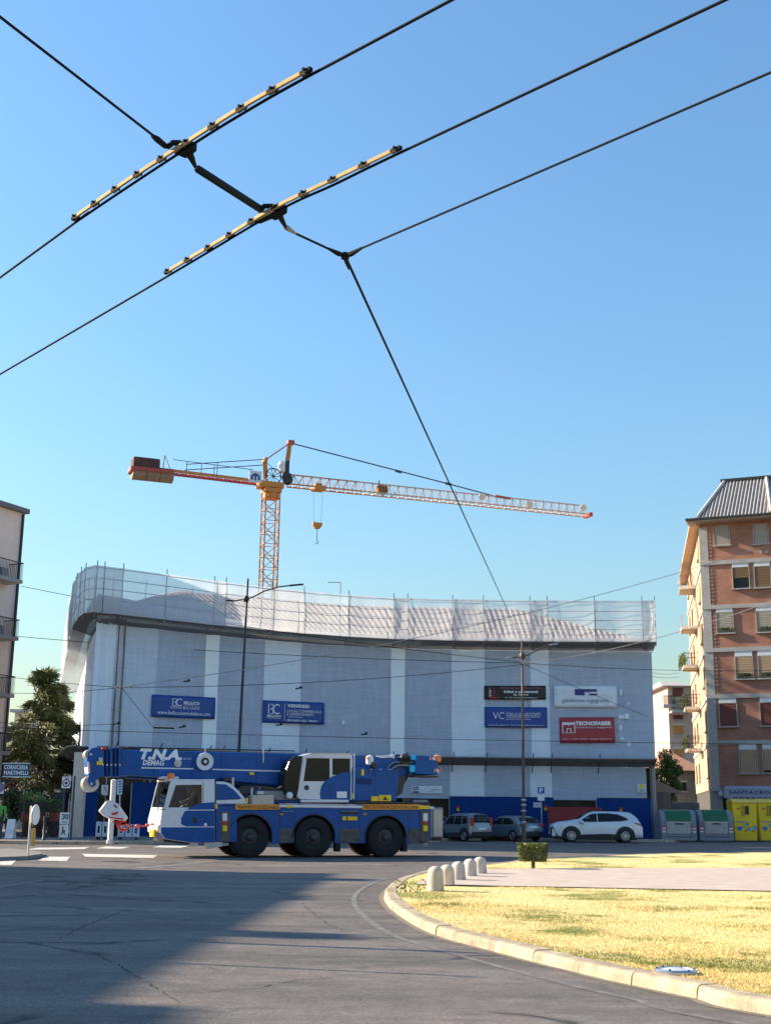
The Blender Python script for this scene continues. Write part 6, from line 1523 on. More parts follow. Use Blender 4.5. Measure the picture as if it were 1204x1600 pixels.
# ================================================================ parked cars
def interp(tab, x):
    if x <= tab[0][0]: return tab[0][1]
    for (a, b), (c, d) in zip(tab, tab[1:]):
        if x <= c:
            t = (x - a) / (c - a); t = t * t * (3 - 2 * t) * .35 + t * .65
            return b + (d - b) * t
    return tab[-1][1]
def make_car(name, label, loc, rz, L, W, H, top, belt, body, wheels, wr, sidewins, glass_f, glass_r, clad=True, group=None, rails=False, spokes=8, rim=None, arch_r=1.22):
    """x runs from the front (0) to the rear (L); heights as shares of H in the top profile"""
    t = thing(name, label, 'car', loc, rz, group)
    hwid = W / 2
    def zt(x): return interp(top, x / L) * H
    def zbt(x): return .22 + (.06 if x < .12 * L or x > .9 * L else 0)
    def hw(x, z):
        f = x / L
        e = min(1.0, .80 + .20 * min(1, f / .10) ** .6, .86 + .14 * min(1, (1 - f) / .08) ** .6)
        bz = belt * H
        if z <= bz: k = 1 - .05 * ((z - .5 * bz) / (.5 * bz)) ** 2 * (1 if z < .5 * bz else .5)
        else: k = .975 - .20 * ((z - bz) / (H - bz)) ** 1.2
        return hwid * e * k
    ns, nv = 56, 12
    rows = []
    for i in range(ns + 1):
        x = L * i / ns; zb, z1 = zbt(x), zt(x); r_ = []
        for j in range(nv + 1):
            u = j / nv; z = zb + (z1 - zb) * u; y = hw(x, z)
            if u > .88: y -= (u - .88) / .12 * .09
            if u < .05: y *= .93
            r_.append((x, -y, z))
        yt = -r_[-1][1]
        r_ += [(x, -yt * .6, z1 + .018), (x, 0, z1 + .028), (x, yt * .6, z1 + .018)]
        r_ += [(a, -b, c) for a, b, c in reversed(r_[:nv + 1])]
        rows.append(r_)
    mb = MB(); m = len(rows[0])
    for r_ in rows: mb.v += r_
    for i in range(ns):
        for j in range(m - 1): mb.f.append((i * m + j, (i + 1) * m + j, (i + 1) * m + j + 1, i * m + j + 1))
        mb.f.append((i * m + m - 1, (i + 1) * m + m - 1, (i + 1) * m, i * m))
    mb.f.append(tuple(range(m))); mb.f.append(tuple(ns * m + j for j in range(m)))
    b = mb.build('body', body, t, local=True, smooth=38)
    # side windows
    for w_ in sidewins:
        for sd in (-1, 1):
            pts = [(x * L, z * H) for x, z in w_]
            MB().prism(pts, lambda x, z: (x, sd * (hw(x, z) + .026 - (.03 if (z - zbt(x)) / (zt(x) - zbt(x)) > .88 else 0)), z), lambda x, z: (x, sd * (hw(x, z) - .06), z)).build('side_window', DKGLASS, t, local=True)
    for nm, (a, c), wd in (('windscreen', glass_f, .86), ('rear_window', glass_r, .84)):
        def gf(u, v):
            x = (a + (c - a) * u) * L; z = zt(x); yy = hw(x, z) - .09; d = .02
            n = Vector((-(zt(x + .02) - zt(x - .02)) / .04, 0, 1)).normalized(); p = Vector((x, (v * 2 - 1) * yy * wd * 1.08, z + .028 - .014 * abs(v * 2 - 1) ** 2)) + n * .012
            return p
        MB().grid(gf, 8, 6).build(nm, DKGLASS, t, local=True, smooth=180, solid=.012)
    RIMM = rim or M('alloy', (.55, .56, .58), .3, .8)
    for x in wheels:
        for sd in (-1, 1):
            w_ = MB().lathe([(wr * .64, 0), (wr * .9, -.005), (wr, .04), (wr, .16), (wr * .9, .2), (wr * .6, .2)], (0, 0, 0), 'y', 28).build('wheel', RUBBER, t, local=True, smooth=40)
            w_.location = (x * L, sd * (hwid + .018), wr); w_.rotation_euler = (0, 0, 0 if sd < 0 else math.pi)
            rb_ = MB().lathe([(wr * .66, .0), (wr * .62, -.012), (wr * .58, .0), (wr * .58, .06)], (0, 0, 0), 'y', 28, closed=True)
            rb_.lathe([(wr * .14, -.008), (wr * .12, -.02), (0, -.02)], (0, 0, 0), 'y', 14)
            for k in range(spokes):
                a = k * 2 * math.pi / spokes; c = Vector((math.cos(a), 0, math.sin(a))); s_ = Vector((-math.sin(a), 0, math.cos(a)))
                rb_.obox(c * wr * .1 - s_ * wr * .055 + Vector((0, -.014, 0)), c * wr * .5, s_ * wr * .11, (0, .03, 0))
            rb_.build('rim', RIMM, w_, local=True)
            MB().lathe([(0, .02), (wr * .6, .02)], (0, 0, 0), 'y', 20, closed=True).build('brake_disc', BLACK, w_, local=True)
            ar = wr * arch_r; wx = x * L
            pts = [(wx - ar * math.cos(math.pi * k / 16), wr + ar * math.sin(math.pi * k / 16) * .97) for k in range(17)]; ro = ar + (.075 if clad else .02)
            outp = [(wx + ro * math.cos(math.pi * k / 16), wr + ro * math.sin(math.pi * k / 16) * .97) for k in range(17)]
            ds = [(wx - ar, .2), ] + pts + [(wx + ar, .2)]
            MB().prism(ds, lambda a, c: (a, sd * (hwid - .24), c), lambda a, c: (a, sd * (hw(a, c) + .004), c)).build('wheel_well', BLACK, t, local=True)
            if clad: MB().prism([(wx - ar, .24)] + pts + [(wx + ar, .24), (wx + ro, .24)] + outp + [(wx - ro, .24)], lambda a, c: (a, sd * (hw(a, c) + .016), c), lambda a, c: (a, sd * (hw(a, c) - .05), c)).build('arch_trim', M('black_trim', (.02, .02, .022), .7), t, local=True)
    if clad:
        for sd in (-1, 1):
            x0, x1 = wheels[0] * L + wr * 1.3, wheels[1] * L - wr * 1.3
            MB().prism([(x0, .2), (x1, .2), (x1, .44), (x1 - .5, .47), (x0 + .3, .43), (x0, .40)], lambda a, c: (a, sd * (hw(a, c) + .014), c), lambda a, c: (a, sd * (hw(a, c) - .05), c)).build('sill_trim', M('black_trim', (.02, .02, .022), .7), t, local=True)
    for sd in (-1, 1):
        mx = sidewins[0][0][0] * L + .12; mz = belt * H + .05
        mr = MB().lathe([(0, -.12), (.08, -.09), (.095, 0), (.07, .09), (0, .11)], (mx, sd * (hwid + .08), mz + .05), 'y', 12, closed=True).build('mirror', body, t, local=True, smooth=60)
        MB().prism([(0.02 * L, .46 * H), (.11 * L, .50 * H), (.13 * L, .53 * H), (.03 * L, .52 * H)], lambda a, c: (a, sd * (hw(a, c) + .008), c), lambda a, c: (a, sd * (hw(a, c) - .06), c)).build('headlight', M('lamp_glass', (.7, .7, .68), .1), t, local=True)
    if rails:
        for sd in (-1, 1): MB().tube([(.42 * L, sd * hwid * .66, zt(.42 * L) + .02), (.45 * L, sd * hwid * .66, zt(.45 * L) + .07), (.85 * L, sd * hwid * .66, zt(.85 * L) + .07), (.88 * L, sd * hwid * .66, zt(.88 * L) + .02)], .016, 6).build('roof_rail', DARKMET, t, local=True)
    x0 = .6; MB().box(.3, -hwid * .8, .16, L - .3, hwid * .8, .3).build('underbody', BLACK, t, local=True)
    return t, hw, zt
TRIM = M('black_trim', (.02, .02, .022), .7)
LAMP_R = M('tail_lamp', (.45, .02, .02), .25)
def car_rear(t, hw, zt, L, W, H, lamp_z, lamp_h, lamp_w, plate_z, bumper_z, upright=False, bumper=True):
    xe = L
    for sd in (-1, 1):
        y1 = sd * W * .46; y0 = y1 - sd * lamp_w
        MB().box(xe - (.25 if not upright else .16), min(y0, y1), lamp_z, xe + .012, max(y0, y1), lamp_z + lamp_h).build('tail_lamp', LAMP_R, t, local=True, bevel=.02)
    MB().box(xe - .02, -.26, plate_z, xe + .03, .26, plate_z + .11).build('number_plate', PRINT_W, t, local=True)
    if bumper: MB().box(xe - .12, -W * .45, .25, xe + .05, W * .45, bumper_z).build('bumper', TRIM, t, local=True, bevel=.05)
SILV = M('car_silver', (.60, .64, .69), .28, .2, var=.04, coat=.8); GREYB = M('car_grey_blue', (.17, .21, .26), .3, .35, var=.05, coat=.7); DKC = M('car_dark', (.018, .02, .024), .25, .3, coat=.8); BLK = M('car_black', (.01, .01, .012), .25, .2, coat=.8)
# silver crossover, side on, facing left
p = G(929, 1316.3); D0 = p.y
x0, x1 = P(858, 1300, D0).x, P(999, 1300, D0).x; L = x1 - x0; Hc = P(929, 1267.8, D0).z
top = [(0, .50), (.03, .58), (.10, .65), (.24, .70), (.30, .745), (.42, .955), (.5, .99), (.60, 1.0), (.80, .985), (.875, .955), (.935, .83), (.975, .66), (1, .52)]
t, hw, zt = make_car('crossover_car', 'silver crossover with dark windows parked side-on before the red gate', (x0, D0, .006), 0, L, 1.78, Hc, top, .60, SILV, (.215, .805), .365,
    [[(.30, .66), (.355, .77), (.43, .905), (.50, .935), (.50, .665)], [(.51, .665), (.51, .935), (.62, .94), (.73, .91), (.82, .80), (.845, .735), (.75, .69)]], (.29, .43), (.87, .95), rails=True, spokes=10)
W = 1.78
for sd in (-1, 1):
    MB().prism([(.90 * L, .66 * Hc), (.955 * L, .63 * Hc), (.99 * L, .58 * Hc), (.985 * L, .54 * Hc), (.93 * L, .60 * Hc)], lambda a, c: (a, sd * (hw(a, c) + .02), c), lambda a, c: (a, sd * (hw(a, c) - .1), c)).build('tail_lamp', LAMP_R, t, local=True)
    MB().prism([(.0 * L, .22), (.10 * L, .24), (.06 * L, .40), (.02 * L, .52 * Hc), (-.004 * L, .46 * Hc)], lambda a, c: (a, sd * (hw(max(0, a), c) + .012), c), lambda a, c: (a, sd * (hw(max(0, a), c) - .3), c)).build('grille', TRIM, t, local=True)
MB().box(-.02, -.5, .3, .05, .5, .52).build('grille', TRIM, t, local=True); MB().box(-.035, -.26, .42, -.02, .26, .53).build('number_plate', PRINT_W, t, local=True)
MB().box(.3 * L * 1.6, -W / 2 - .012, .70, .3 * L * 1.6 + .16, -W / 2 + .02, .735).box(.66 * L, -W / 2 - .012, .72, .66 * L + .16, -W / 2 + .02, .755).build('door_handle', SILV, t, local=True)
for f in (.375, .505, .70): MB().prism([(f * L, .42), (f * L + .012, .42), (f * L + .012, .60 * Hc), (f * L, .60 * Hc)], lambda a, c: (a, -(hw(a, c) + .004), c), lambda a, c: (a, -(hw(a, c) - .02), c)).build('door_seam', BLACK, t, local=True)
MB().lathe([(0, -.14), (.075, -.1), (.08, .06), (0, .1)], (.34 * L, -W / 2 - .12, .63 * Hc), 'y', 12, closed=True).build('mirror_cap', WHITE, t, local=True, smooth=60)
# small grey hatchback and its neighbours, tails towards the road
def tail_car(name, label, px_c, py, headdeg, L, W, H, top, belt, body, sw, gf_, gr_, lamp, upright=False, **kw):
    p = G(px_c, py); hd = R(headdeg)                      # heading, degrees left of straight away
    d = Vector((-math.sin(hd), math.cos(hd), 0)); rc_ = Vector((p.x, p.y, 0)); fr = rc_ + d * L
    rz = math.atan2(-d.y, -d.x)                           # local +x runs front to rear
    t, hw, zt = make_car(name, label, (fr.x, fr.y, .006), rz, L, W, H, top, belt, body, kw.pop('wheels', (.19, .81)), kw.pop('wr', .30), sw, gf_, gr_, **kw)
    car_rear(t, hw, zt, L, W, H, *lamp, upright=upright)
    return t
ptop = [(0, .46), (.03, .54), (.18, .64), (.24, .68), (.36, .95), (.45, 1.0), (.80, 1.0), (.93, .975), (.965, .90), (.985, .66), (1, .55)]
tail_car('hatchback_car', 'small upright grey hatchback with roof rails parked tail-out by the blue hoarding', 753, 1315.5, 34, 3.3, 1.5, 1.45, ptop, .58, GREYB,
    [[(.27, .62), (.33, .72), (.40, .91), (.52, .92), (.52, .62)], [(.54, .62), (.54, .92), (.72, .92), (.72, .62)], [(.75, .64), (.75, .91), (.85, .90), (.88, .66)]], (.25, .36), (.945, .984), (.80, .46, .13, .62, .52), True, rails=True, clad=True, spokes=5)
gtop = [(0, .44), (.03, .52), (.20, .64), (.27, .68), (.42, .95), (.52, 1.0), (.75, .98), (.86, .91), (.94, .74), (.975, .66), (1, .55)]
tail_car('hatchback_car', 'dark grey hatchback parked tail-out behind the right lamp post', 832, 1315.5, 32, 3.8, 1.66, 1.36, gtop, .62, GREYB,
    [[(.30, .66), (.36, .76), (.44, .90), (.55, .92), (.55, .66)], [(.57, .66), (.57, .92), (.70, .90), (.80, .80), (.82, .68)]], (.28, .42), (.86, .955), (.78, .16, .26, .72, .55), spokes=5, clad=False)
tail_car('hatchback_car', 'black hatchback half hidden behind the rear of the mobile crane', 690, 1313.5, 30, 3.8, 1.66, 1.38, gtop, .62, BLK,
    [[(.30, .66), (.36, .76), (.44, .90), (.55, .92), (.55, .66)], [(.57, .66), (.57, .92), (.70, .90), (.80, .80), (.82, .68)]], (.28, .42), (.86, .955), (.74, .14, .26, .55, .5), spokes=5, clad=False)

# ================================================================ rubbish containers
GB = M('bin_grey', (.20, .22, .25), .55, var=.15, scale=3); GL = M('bin_lid_green', (.008, .11, .04), .45); PALE = M('bin_panel_pale', (.42, .36, .33), .7, var=.3, scale=4)
def hatch(t, x0, z0, w_, h_, y, flip):
    n = 4
    for k in range(n):
        zz = z0 + h_ * k / n; m = RED if k % 2 else WHITE; d = w_ * .25 * flip
        MB().poly([(x0, y, zz), (x0 + w_ / 2, y, zz - abs(d)), (x0 + w_ / 2, y, zz - abs(d) + h_ / n), (x0, y, zz + h_ / n)]).poly([(x0 + w_ / 2, y, zz - abs(d)), (x0 + w_, y, zz), (x0 + w_, y, zz + h_ / n), (x0 + w_ / 2, y, zz - abs(d) + h_ / n)]).build('reflector', m, t, local=True)
def green_bin(x0, x1, label):
    p = G((x0 + x1) / 2, 1316.0); Y = p.y; a, b = P(x0, 1300, Y).x, P(x1, 1300, Y).x; Wd = b - a; Ht = P(x0, 1266, Y).z
    t = thing('rubbish_container', label, 'rubbish bin', (p.x, Y, .006), 0, 'grey rubbish containers with green lids')
    D = 1.5; hx = Wd / 2
    prof = lambda s_: [(-.02, .10), (.0, .32), (.03, .62 * Ht), (.05, .70 * Ht), (.16, .86 * Ht), (.38, .97 * Ht), (.7, Ht), (1.1, .97 * Ht), (D, .68 * Ht), (D, .1)]
    MB().prism(prof(0), lambda y, z: (-hx + .03, y, z), lambda y, z: (hx - .03, y, z)).build('tub', GB, t, local=True, bevel=.04)
    for sd in (-1, 1):
        MB().prism([(-.06, .08), (-.04, .64 * Ht), (.08, .86 * Ht), (.32, .985 * Ht), (.7, Ht + .02), (1.1, .99 * Ht), (D + .04, .7 * Ht), (D + .04, .08)], lambda y, z: (sd * hx, y, z), lambda y, z: (sd * (hx - .30), y, z)).build('end_shell', GB, t, local=True, bevel=.06)
    MB().prism([(.012, .655 * Ht), (.04, .74 * Ht), (.13, .88 * Ht), (.34, .995 * Ht), (.66, Ht + .035), (.7, Ht + .01), (.3, .93 * Ht), (.1, .8 * Ht), (.05, .655 * Ht)], lambda y, z: (-hx + .30, y, z), lambda y, z: (hx - .30, y, z)).build('lid', GL, t, local=True, bevel=.01)
    MB().box(-hx + .32, -.035, .26 * Ht + .0, hx - .32, -.012, .60 * Ht).build('front_panel', PALE, t, local=True, bevel=.03)
    MB().box(-hx + .3, -.06, .60 * Ht, hx - .3, .02, .64 * Ht).build('lid_bar', GALV, t, local=True); MB().box(-.2, -.05, .55 * Ht, .25, -.03, .6 * Ht).build('pedal_plate', DARKMET, t, local=True)
    MB().box(-hx + .1, -.07, .08, hx - .1, .04, .2).box(-hx + .1, -.07, .3, hx - .1, .03, .36).build('base_rail', GB, t, local=True, bevel=.02)
    hatch(t, -hx + .04, .32 * Ht, .22, .2 * Ht, -.065, 1); hatch(t, hx - .26, .32 * Ht, .22, .2 * Ht, -.065, 1)
    for sx in (-1, 1):
        for sy in (.15, D - .15): MB().lathe([(.07, -.03), (.08, 0), (.07, .03)], (sx * (hx - .2), sy, .082), 'x', 12).build('castor', BLACK, t, local=True)
green_bin(1033, 1088.5, 'grey rubbish container with green lid next to the blue hoarding, the left of two')
green_bin(1092, 1146, 'grey rubbish container with green lid next to the yellow bins, the right of two')
BLUEP = M('print_blue', (.03, .16, .5), .5); CYANP = M('print_cyan', (.08, .38, .62), .5); BRN = M('slot_brown', (.07, .04, .01), .8); YD = M('yellow_dark', (.42, .26, .01), .5)
def yellow_bin(x0, x1, label, k):
    p = G((x0 + x1) / 2, 1315.5); Y = p.y; a, b = P(x0, 1300, Y).x, P(x1, 1300, Y).x; hx = (b - a) / 2; Ht = P(x0, 1249, Y).z
    t = thing('recycling_bin', label, 'recycling bin', (p.x, Y, .006), 0, 'yellow recycling bins')
    MB().prism([(-hx + .08, .06), (hx - .08, .06), (hx, .9 * Ht), (hx - .02, .95 * Ht), (-hx + .02, .95 * Ht), (-hx, .9 * Ht)], lambda x, z: (x, .0, z), lambda x, z: (x, 1.3, z)).build('tub', YEL, t, local=True, bevel=.05)
    MB().prism([(-.06, .93 * Ht), (.0, .99 * Ht), (.5, Ht + .04), (.9, Ht + .02), (1.36, .94 * Ht), (1.34, .91 * Ht), (-.04, .90 * Ht)], lambda y, z: (-hx - .03, y, z), lambda y, z: (hx + .03, y, z)).build('lid', M('yellow_pale', (.78, .55, .10), .45), t, local=True, bevel=.04)
    MB().box(.02, -.012, .64 * Ht, .24, .02, .85 * Ht).build('slot', BRN, t, local=True); MB().box(-.22, -.03, .6 * Ht, .01, .02, .86 * Ht).build('flap', YD, t, local=True, bevel=.03)
    MB().box(-hx + .28, -.02, .76 * Ht, -hx + .42, .02, .80 * Ht).build('label_mark', RP, t, local=True)
    MB().box(-hx + .16, -.018, .455 * Ht, .1, .02, .475 * Ht).build('print_line', BLUEP, t, local=True)
    for i, (cx, cz, r_, m_) in enumerate([(-hx + .36, .31 * Ht, .15, BLUEP), (-.06, .38 * Ht, .08, CYANP), (.18, .30 * Ht, .11, CYANP), (hx - .2, .33 * Ht, .12, CYANP), (.12, .42 * Ht, .06, NV), (0, .26 * Ht, .05, RP), (.42, .25 * Ht, .05, BRN)]):
        MB().poly([(cx + r_ * math.cos(q) * (1 + .25 * math.sin(3 * q + i)), -.02, cz + r_ * math.sin(q) * (1 + .2 * math.cos(2 * q + i))) for q in [x * .5236 for x in range(12)]]).build('print', m_, t, local=True)
    for sx in (-1, 1):
        for sy in (.2, 1.1): MB().lathe([(.07, -.03), (.08, 0), (.07, .03)], (sx * (hx - .25), sy, .082), 'x', 12).build('castor', BLACK, t, local=True)
yellow_bin(1146, 1184.5, 'yellow recycling bin with blue prints next to the grey containers', 0)
yellow_bin(1186, 1224, 'yellow recycling bin cut off by the right edge of the picture', 1)

# ================================================================ lamp posts and signs
BRNZ = M('post_brown', (.10, .06, .045), .5, .3)
def lamp_post(base, pxy, label, arms, mat, collar=None):
    Y = base.y; t = thing('lamp_post', label, 'lamp post', (base.x, Y, 0))
    topz = P(*pxy, Y).z; pt = P(*pxy, Y)
    lean = pt.x - base.x
    pos = lambda z: Vector((base.x + lean * (z / topz), Y, z))
    MB().tube([pos(0), pos(1.2), pos(1.25), pos(topz)], [.12, .12, .085, .05], 12).build('pole', mat, t, smooth=40)
    for (ax, ay), pts, heads in arms:
        nd = P(ax, ay, Y)
        MB().lathe([(0, -.16), (.12, -.14), (.17, 0), (.12, .14), (0, .16)], nd, 'z', 14, closed=True).build('node', mat, t, smooth=60)
        for arm in pts:
            ps = [P(x, y, Y) for x, y in arm]; MB().tube([nd] + ps[:-1], .035, 8).build('arm', mat, t, smooth=60)
            a, b = ps[-2], ps[-1]; MB().bar(a, b, .2, .07).build('lamp_head', GALV if mat is BRNZ else mat, t, bevel=.02)
    if collar:
        for y in collar: q = P(818, y, Y); MB().lathe([(.13, -.05), (.14, 0), (.13, .05)], (pos(q.z).x, Y, q.z), 'z', 12).build('collar', GALV, t)
    return t, pos
bL = P(366, 1311, 62.0); bL.z = 0
DKPOST = M('post_dark', (.025, .027, .03), .45, .4)
lamp_post(bL, (387.5, 904), 'tall dark lamp post with two arms standing behind the crane boom', [((384.5, 936), [[(395, 933), (412, 924), (435, 917), (452, 915), (474, 913)], [(372, 938), (366, 939), (354, 938)]], 0)], DKPOST)
bR = G(818, 1317.2)
lpR, posR = lamp_post(bR, (815, 1001), 'slim brown lamp post with two arms beside the parked cars', [((815.5, 1025), [[(825, 1023), (838, 1016), (850, 1010), (858, 1008), (871, 1006)], [(806, 1027), (800, 1027.5), (791, 1028)]], 0)], BRNZ, (1250, 1258, 1267, 1285))
# blue parking sign with a white plate on its own post
q = G(845, 1314.0); Y = q.y + 1.2
t = thing('parking_sign', 'blue square parking sign with white plate on a thin post by the hoarding', 'sign', (q.x, Y, 0))
a, b = P(839.5, 1240, Y), P(850, 1230, Y)
MB().tube([((a.x + b.x) / 2, Y + .05, .13), ((a.x + b.x) / 2, Y + .05, b.z)], .03, 8).build('post', GALV, t)
sg = MB().box(a.x, Y - .01, a.z, b.x, Y + .01, b.z).build('sign_plate', M('sign_blue', (.015, .10, .42), .4), t, bevel=.004)
w_ = b.x - a.x; text('P', (a.x + w_ * .28, Y - .011, a.z + w_ * .15), (a.x + w_ * .74, Y - .011, a.z + w_ * .15), (a.x + w_ * .28, Y - .011, b.z - w_ * .15), PRINT_W, sg, bold=.04)
a, b = P(839.5, 1251, Y), P(850, 1242, Y); MB().box(a.x, Y - .01, a.z, b.x, Y + .01, b.z).build('plate', WHITE, t)

# ================================================================ overhead wires
WIRE = M('wire_dark', (.02, .02, .022), .85, spec=.1); WIREL = M('wire_grey', (.30, .28, .25), .5, .4); BRASS = M('guide_rail_bronze', (.50, .36, .17), .85, 0, spec=.1, var=.15, scale=20)
def cat(p, q, sag, n=14): return [Vector(p).lerp(Vector(q), k / n) - Vector((0, 0, sag * 4 * (k / n) * (1 - k / n))) for k in range(n + 1)]
def wire(p, q, r_, label, sag=.2, mat=WIRE, name='overhead_wire', grp=None, extra=None):
    c = (Vector(p) + Vector(q)) / 2; t = thing(name, label, 'wire', Vector(p), group=grp)
    MB().tube(cat(p, q, sag), r_, 6).build('cable', mat, t, smooth=60)
    return t
HZ = 5.5
def flat(pts): return [G(x, y, HZ) for x, y in pts]
def cr_path(pts, n=8):
    out = []; m = len(pts)
    for i in range(m - 1):
        p0, p1, p2, p3 = pts[max(i - 1, 0)], pts[i], pts[i + 1], pts[min(i + 2, m - 1)]
        for k in range(n):
            t = k / n; out.append(.5 * ((2 * p1) + (p2 - p0) * t + (2 * p0 - 5 * p1 + 4 * p2 - p3) * t * t + (3 * p1 - p0 - 3 * p2 + p3) * t ** 3))
    return out + [pts[-1]]
def trolley(px, rail, clamps, hangs, label):
    ps = flat(px); d0 = (ps[0] - ps[1]).normalized(); d1 = (ps[-1] - ps[-2]).normalized()
    full = [ps[0] + d0 * 14] + ps + [ps[-1] + d1 * 9]
    t = thing('trolley_wire', label, 'wire', ps[0], group='trolleybus contact wires')
    MB().tube(cr_path(full, 10), .0085, 8).build('contact_wire', WIRE, t, smooth=60)
    rp = cr_path(flat(rail), 10)
    mb = MB(); upv = Vector((0, 0, 1))
    for a, b in zip(rp, rp[1:]):
        side = (b - a).cross(upv).normalized() * .028
        mb.bar(a + side * .9 + Vector((0, 0, .014)), b + side * .9 + Vector((0, 0, .014)), .015, .024)
    mb.build('guide_rail', BRASS, t)
    L = [0]
    for a, b in zip(rp, rp[1:]): L.append(L[-1] + (b - a).length)
    for k in range(clamps):
        s_ = L[-1] * k / (clamps - 1); i = next((j for j in range(len(L) - 1) if L[j + 1] >= s_ - 1e-6), len(L) - 2)
        c = rp[i].lerp(rp[i + 1], (s_ - L[i]) / max(1e-6, L[i + 1] - L[i])); d = (rp[i + 1] - rp[i]).normalized()
        side = d.cross(upv).normalized()
        MB().bar(c - d * .04 + side * .02 + Vector((0, 0, .014)), c + d * .04 + side * .02 + Vector((0, 0, .014)), .026, .022).tube([c - side * .01 + Vector((0, 0, .022)), c + side * .045 + Vector((0, 0, .022))], .009, 6).build('clamp', WIRE, t)
    return t
trolley([(0, 434), (122, 345), (290, 233), (385, 174), (480, 120), (705, 0)], [(122, 344), (200, 290), (290, 232), (385, 172.5), (482, 118)], 10, None, 'left trolley contact wire with bronze guide rail nearest the top left corner')
trolley([(0, 585), (268, 428), (430, 332), (525, 287), (622, 240), (1132, 0)], [(266, 428), (350, 379), (430, 331), (525, 285), (622, 239)], 10, None, 'right trolley contact wire with bronze guide rail ending in mid picture')
# span wire with its hangers and insulator rod
HS = HZ + .06
sp = lambda x, y, dz=0.0: G(x, y, HS + dz)
t = thing('span_wire', 'dark span wire with hangers and insulator rod crossing under both trolley wires', 'wire', sp(290, 232))
a = sp(245, 216); far = a + (sp(0, 26) - a).normalized() * 12
MB().tube([far, a], .008, 6).build('cable', WIRE, t)
MB().tube([sp(238, 212), sp(245, 217), sp(258, 228)], [.012, .02, .018], 8).build('tension_clamp', WIRE, t)
MB().tube([sp(258, 228), sp(263, 229), sp(270, 223), sp(280, 223), sp(288, 230)], .018, 8).build('hanger', WIRE, t)
MB().bar(sp(281, 238), sp(299, 226), .09, .06).bar(sp(291, 222), sp(297, 240), .05, .05).build('hanger_clamp', WIRE, t, bevel=.01)
MB().tube([sp(292, 236), sp(299, 246), sp(305, 260)], [.025, .022, .012], 8).build('hanger_tail', WIRE, t)
MB().tube([sp(305, 262), sp(309, 264), sp(404, 325), sp(408, 330)], [.012, .026, .026, .012], 10).build('insulator_rod', M('insulator', (.02, .03, .034), .8, spec=.15), t, smooth=40)
MB().tube([sp(406, 330), sp(413, 322), sp(424, 322), sp(432, 328)], .018, 8).build('hanger', WIRE, t)
MB().bar(sp(424, 337), sp(442, 324), .08, .06).bar(sp(402, 346), sp(428, 335), .05, .03).build('hanger_clamp', WIRE, t, bevel=.01)
MB().tube([sp(436, 334), sp(440, 343), sp(446, 354)], [.024, .02, .012], 8).build('hanger_tail', WIRE, t)
MB().tube([sp(444, 353), sp(448, 356), sp(462, 365)], [.01, .02, .009], 8).build('tension_clamp', WIREL, t)
yk = sp(539, 400)
MB().tube([sp(460, 364), sp(520, 392)], .009, 6).build('cable', WIRE, t)
MB().tube([sp(512, 388), sp(528, 396), yk], [.009, .020, .014], 8).tube([yk, sp(548, 397), sp(566, 387)], [.014, .020, .009], 8).tube([yk, sp(541, 408), sp(545, 420)], [.014, .018, .009], 8).lathe([(.03, -.02), (.032, 0), (.03, .02)], yk, 'z', 12).build('yoke', WIRE, t, smooth=40)
yr = yk + (sp(1204, 114) - yk).normalized() * 14
MB().tube([sp(562, 389), yr], .0085, 6).build('cable', WIRE, t)
ra = posR(P(816, 1000, bR.y).z * .995)
MB().tube(cat(yk, Vector((ra.x, ra.y, posR(10).z if False else P(816, 1003, bR.y).z)), .0, 20), .011, 6).build('cable', WIRE, t)
# far service cables
RY = bR.y
def PP(x, y, Y): return P(x, y, Y)
wl = [((34, 916, 72), (816, 1035, RY), .35, .016, 'upper dark cable from the peach house balcony to the right lamp post', WIRE),
      ((24, 994, 71), (816, 1036, RY), .25, .016, 'lower dark cable from the peach house to the right lamp post', WIRE),
      ((816, 1036, RY), (1230, 1047, 84), .2, .014, 'cable running level from the right lamp post past the brick house', WIRE),
      ((190, 1074, 59), (1240, 838, 70), .9, .016, 'long pale cable climbing from the left across the netting to the upper right', WIREL),  # paler wire colour stands for sunlight on this cable
      ((190, 1074, 59), (816, 1038, RY), .3, .014, 'dark cable from the insulators at left to the right lamp post', WIRE),
      ((16, 1058, 69), (190, 1074, 59), .05, .013, 'short cable from the peach house to the insulators, the upper one', WIRE),
      ((16, 1083, 69), (190, 1074, 59), .1, .013, 'short cable from the peach house to the insulators, the lower one', WIRE),
      ((190, 1074, 59), (240, 1137, 56), .0, .012, 'slanting stay below the insulators at left', WIRE),
      ((-10, 1137, 55), (1230, 1163, 62), .1, .012, 'far trolley wire passing level above the mobile crane', WIRE),
      ((-10, 1128, 58), (190, 1131, 58), .1, .010, 'far trolley wire end left of the first blue banner', WIRE),
      ((816, 1037, RY), (1012, 1120, 73), .05, .013, 'dark stay falling from the right lamp post across the white banner', WIRE),
      ((816, 1037, RY), (1240, 925, 60), .5, .014, 'grey cable rising from the right lamp post to the right edge', WIREL),
      ((1010, 1049, 76), (1060, 1051, 110), .15, .014, 'short cable between netting and brick house, the upper one', WIRE),
      ((1010, 1055, 76), (1062, 1057, 110), .15, .014, 'short cable between netting and brick house, the lower one', WIRE),
      ((240, 1137, 56), (272, 1138, 56), .0, .035, 'thick dark insulator bar on the far trolley wire', WIRE)]
for (x0, y0, Y0), (x1, y1, Y1), sg_, r_, lb_, m_ in wl: wire(P(x0, y0, Y0), P(x1, y1, Y1), r_, lb_, sg_, m_)
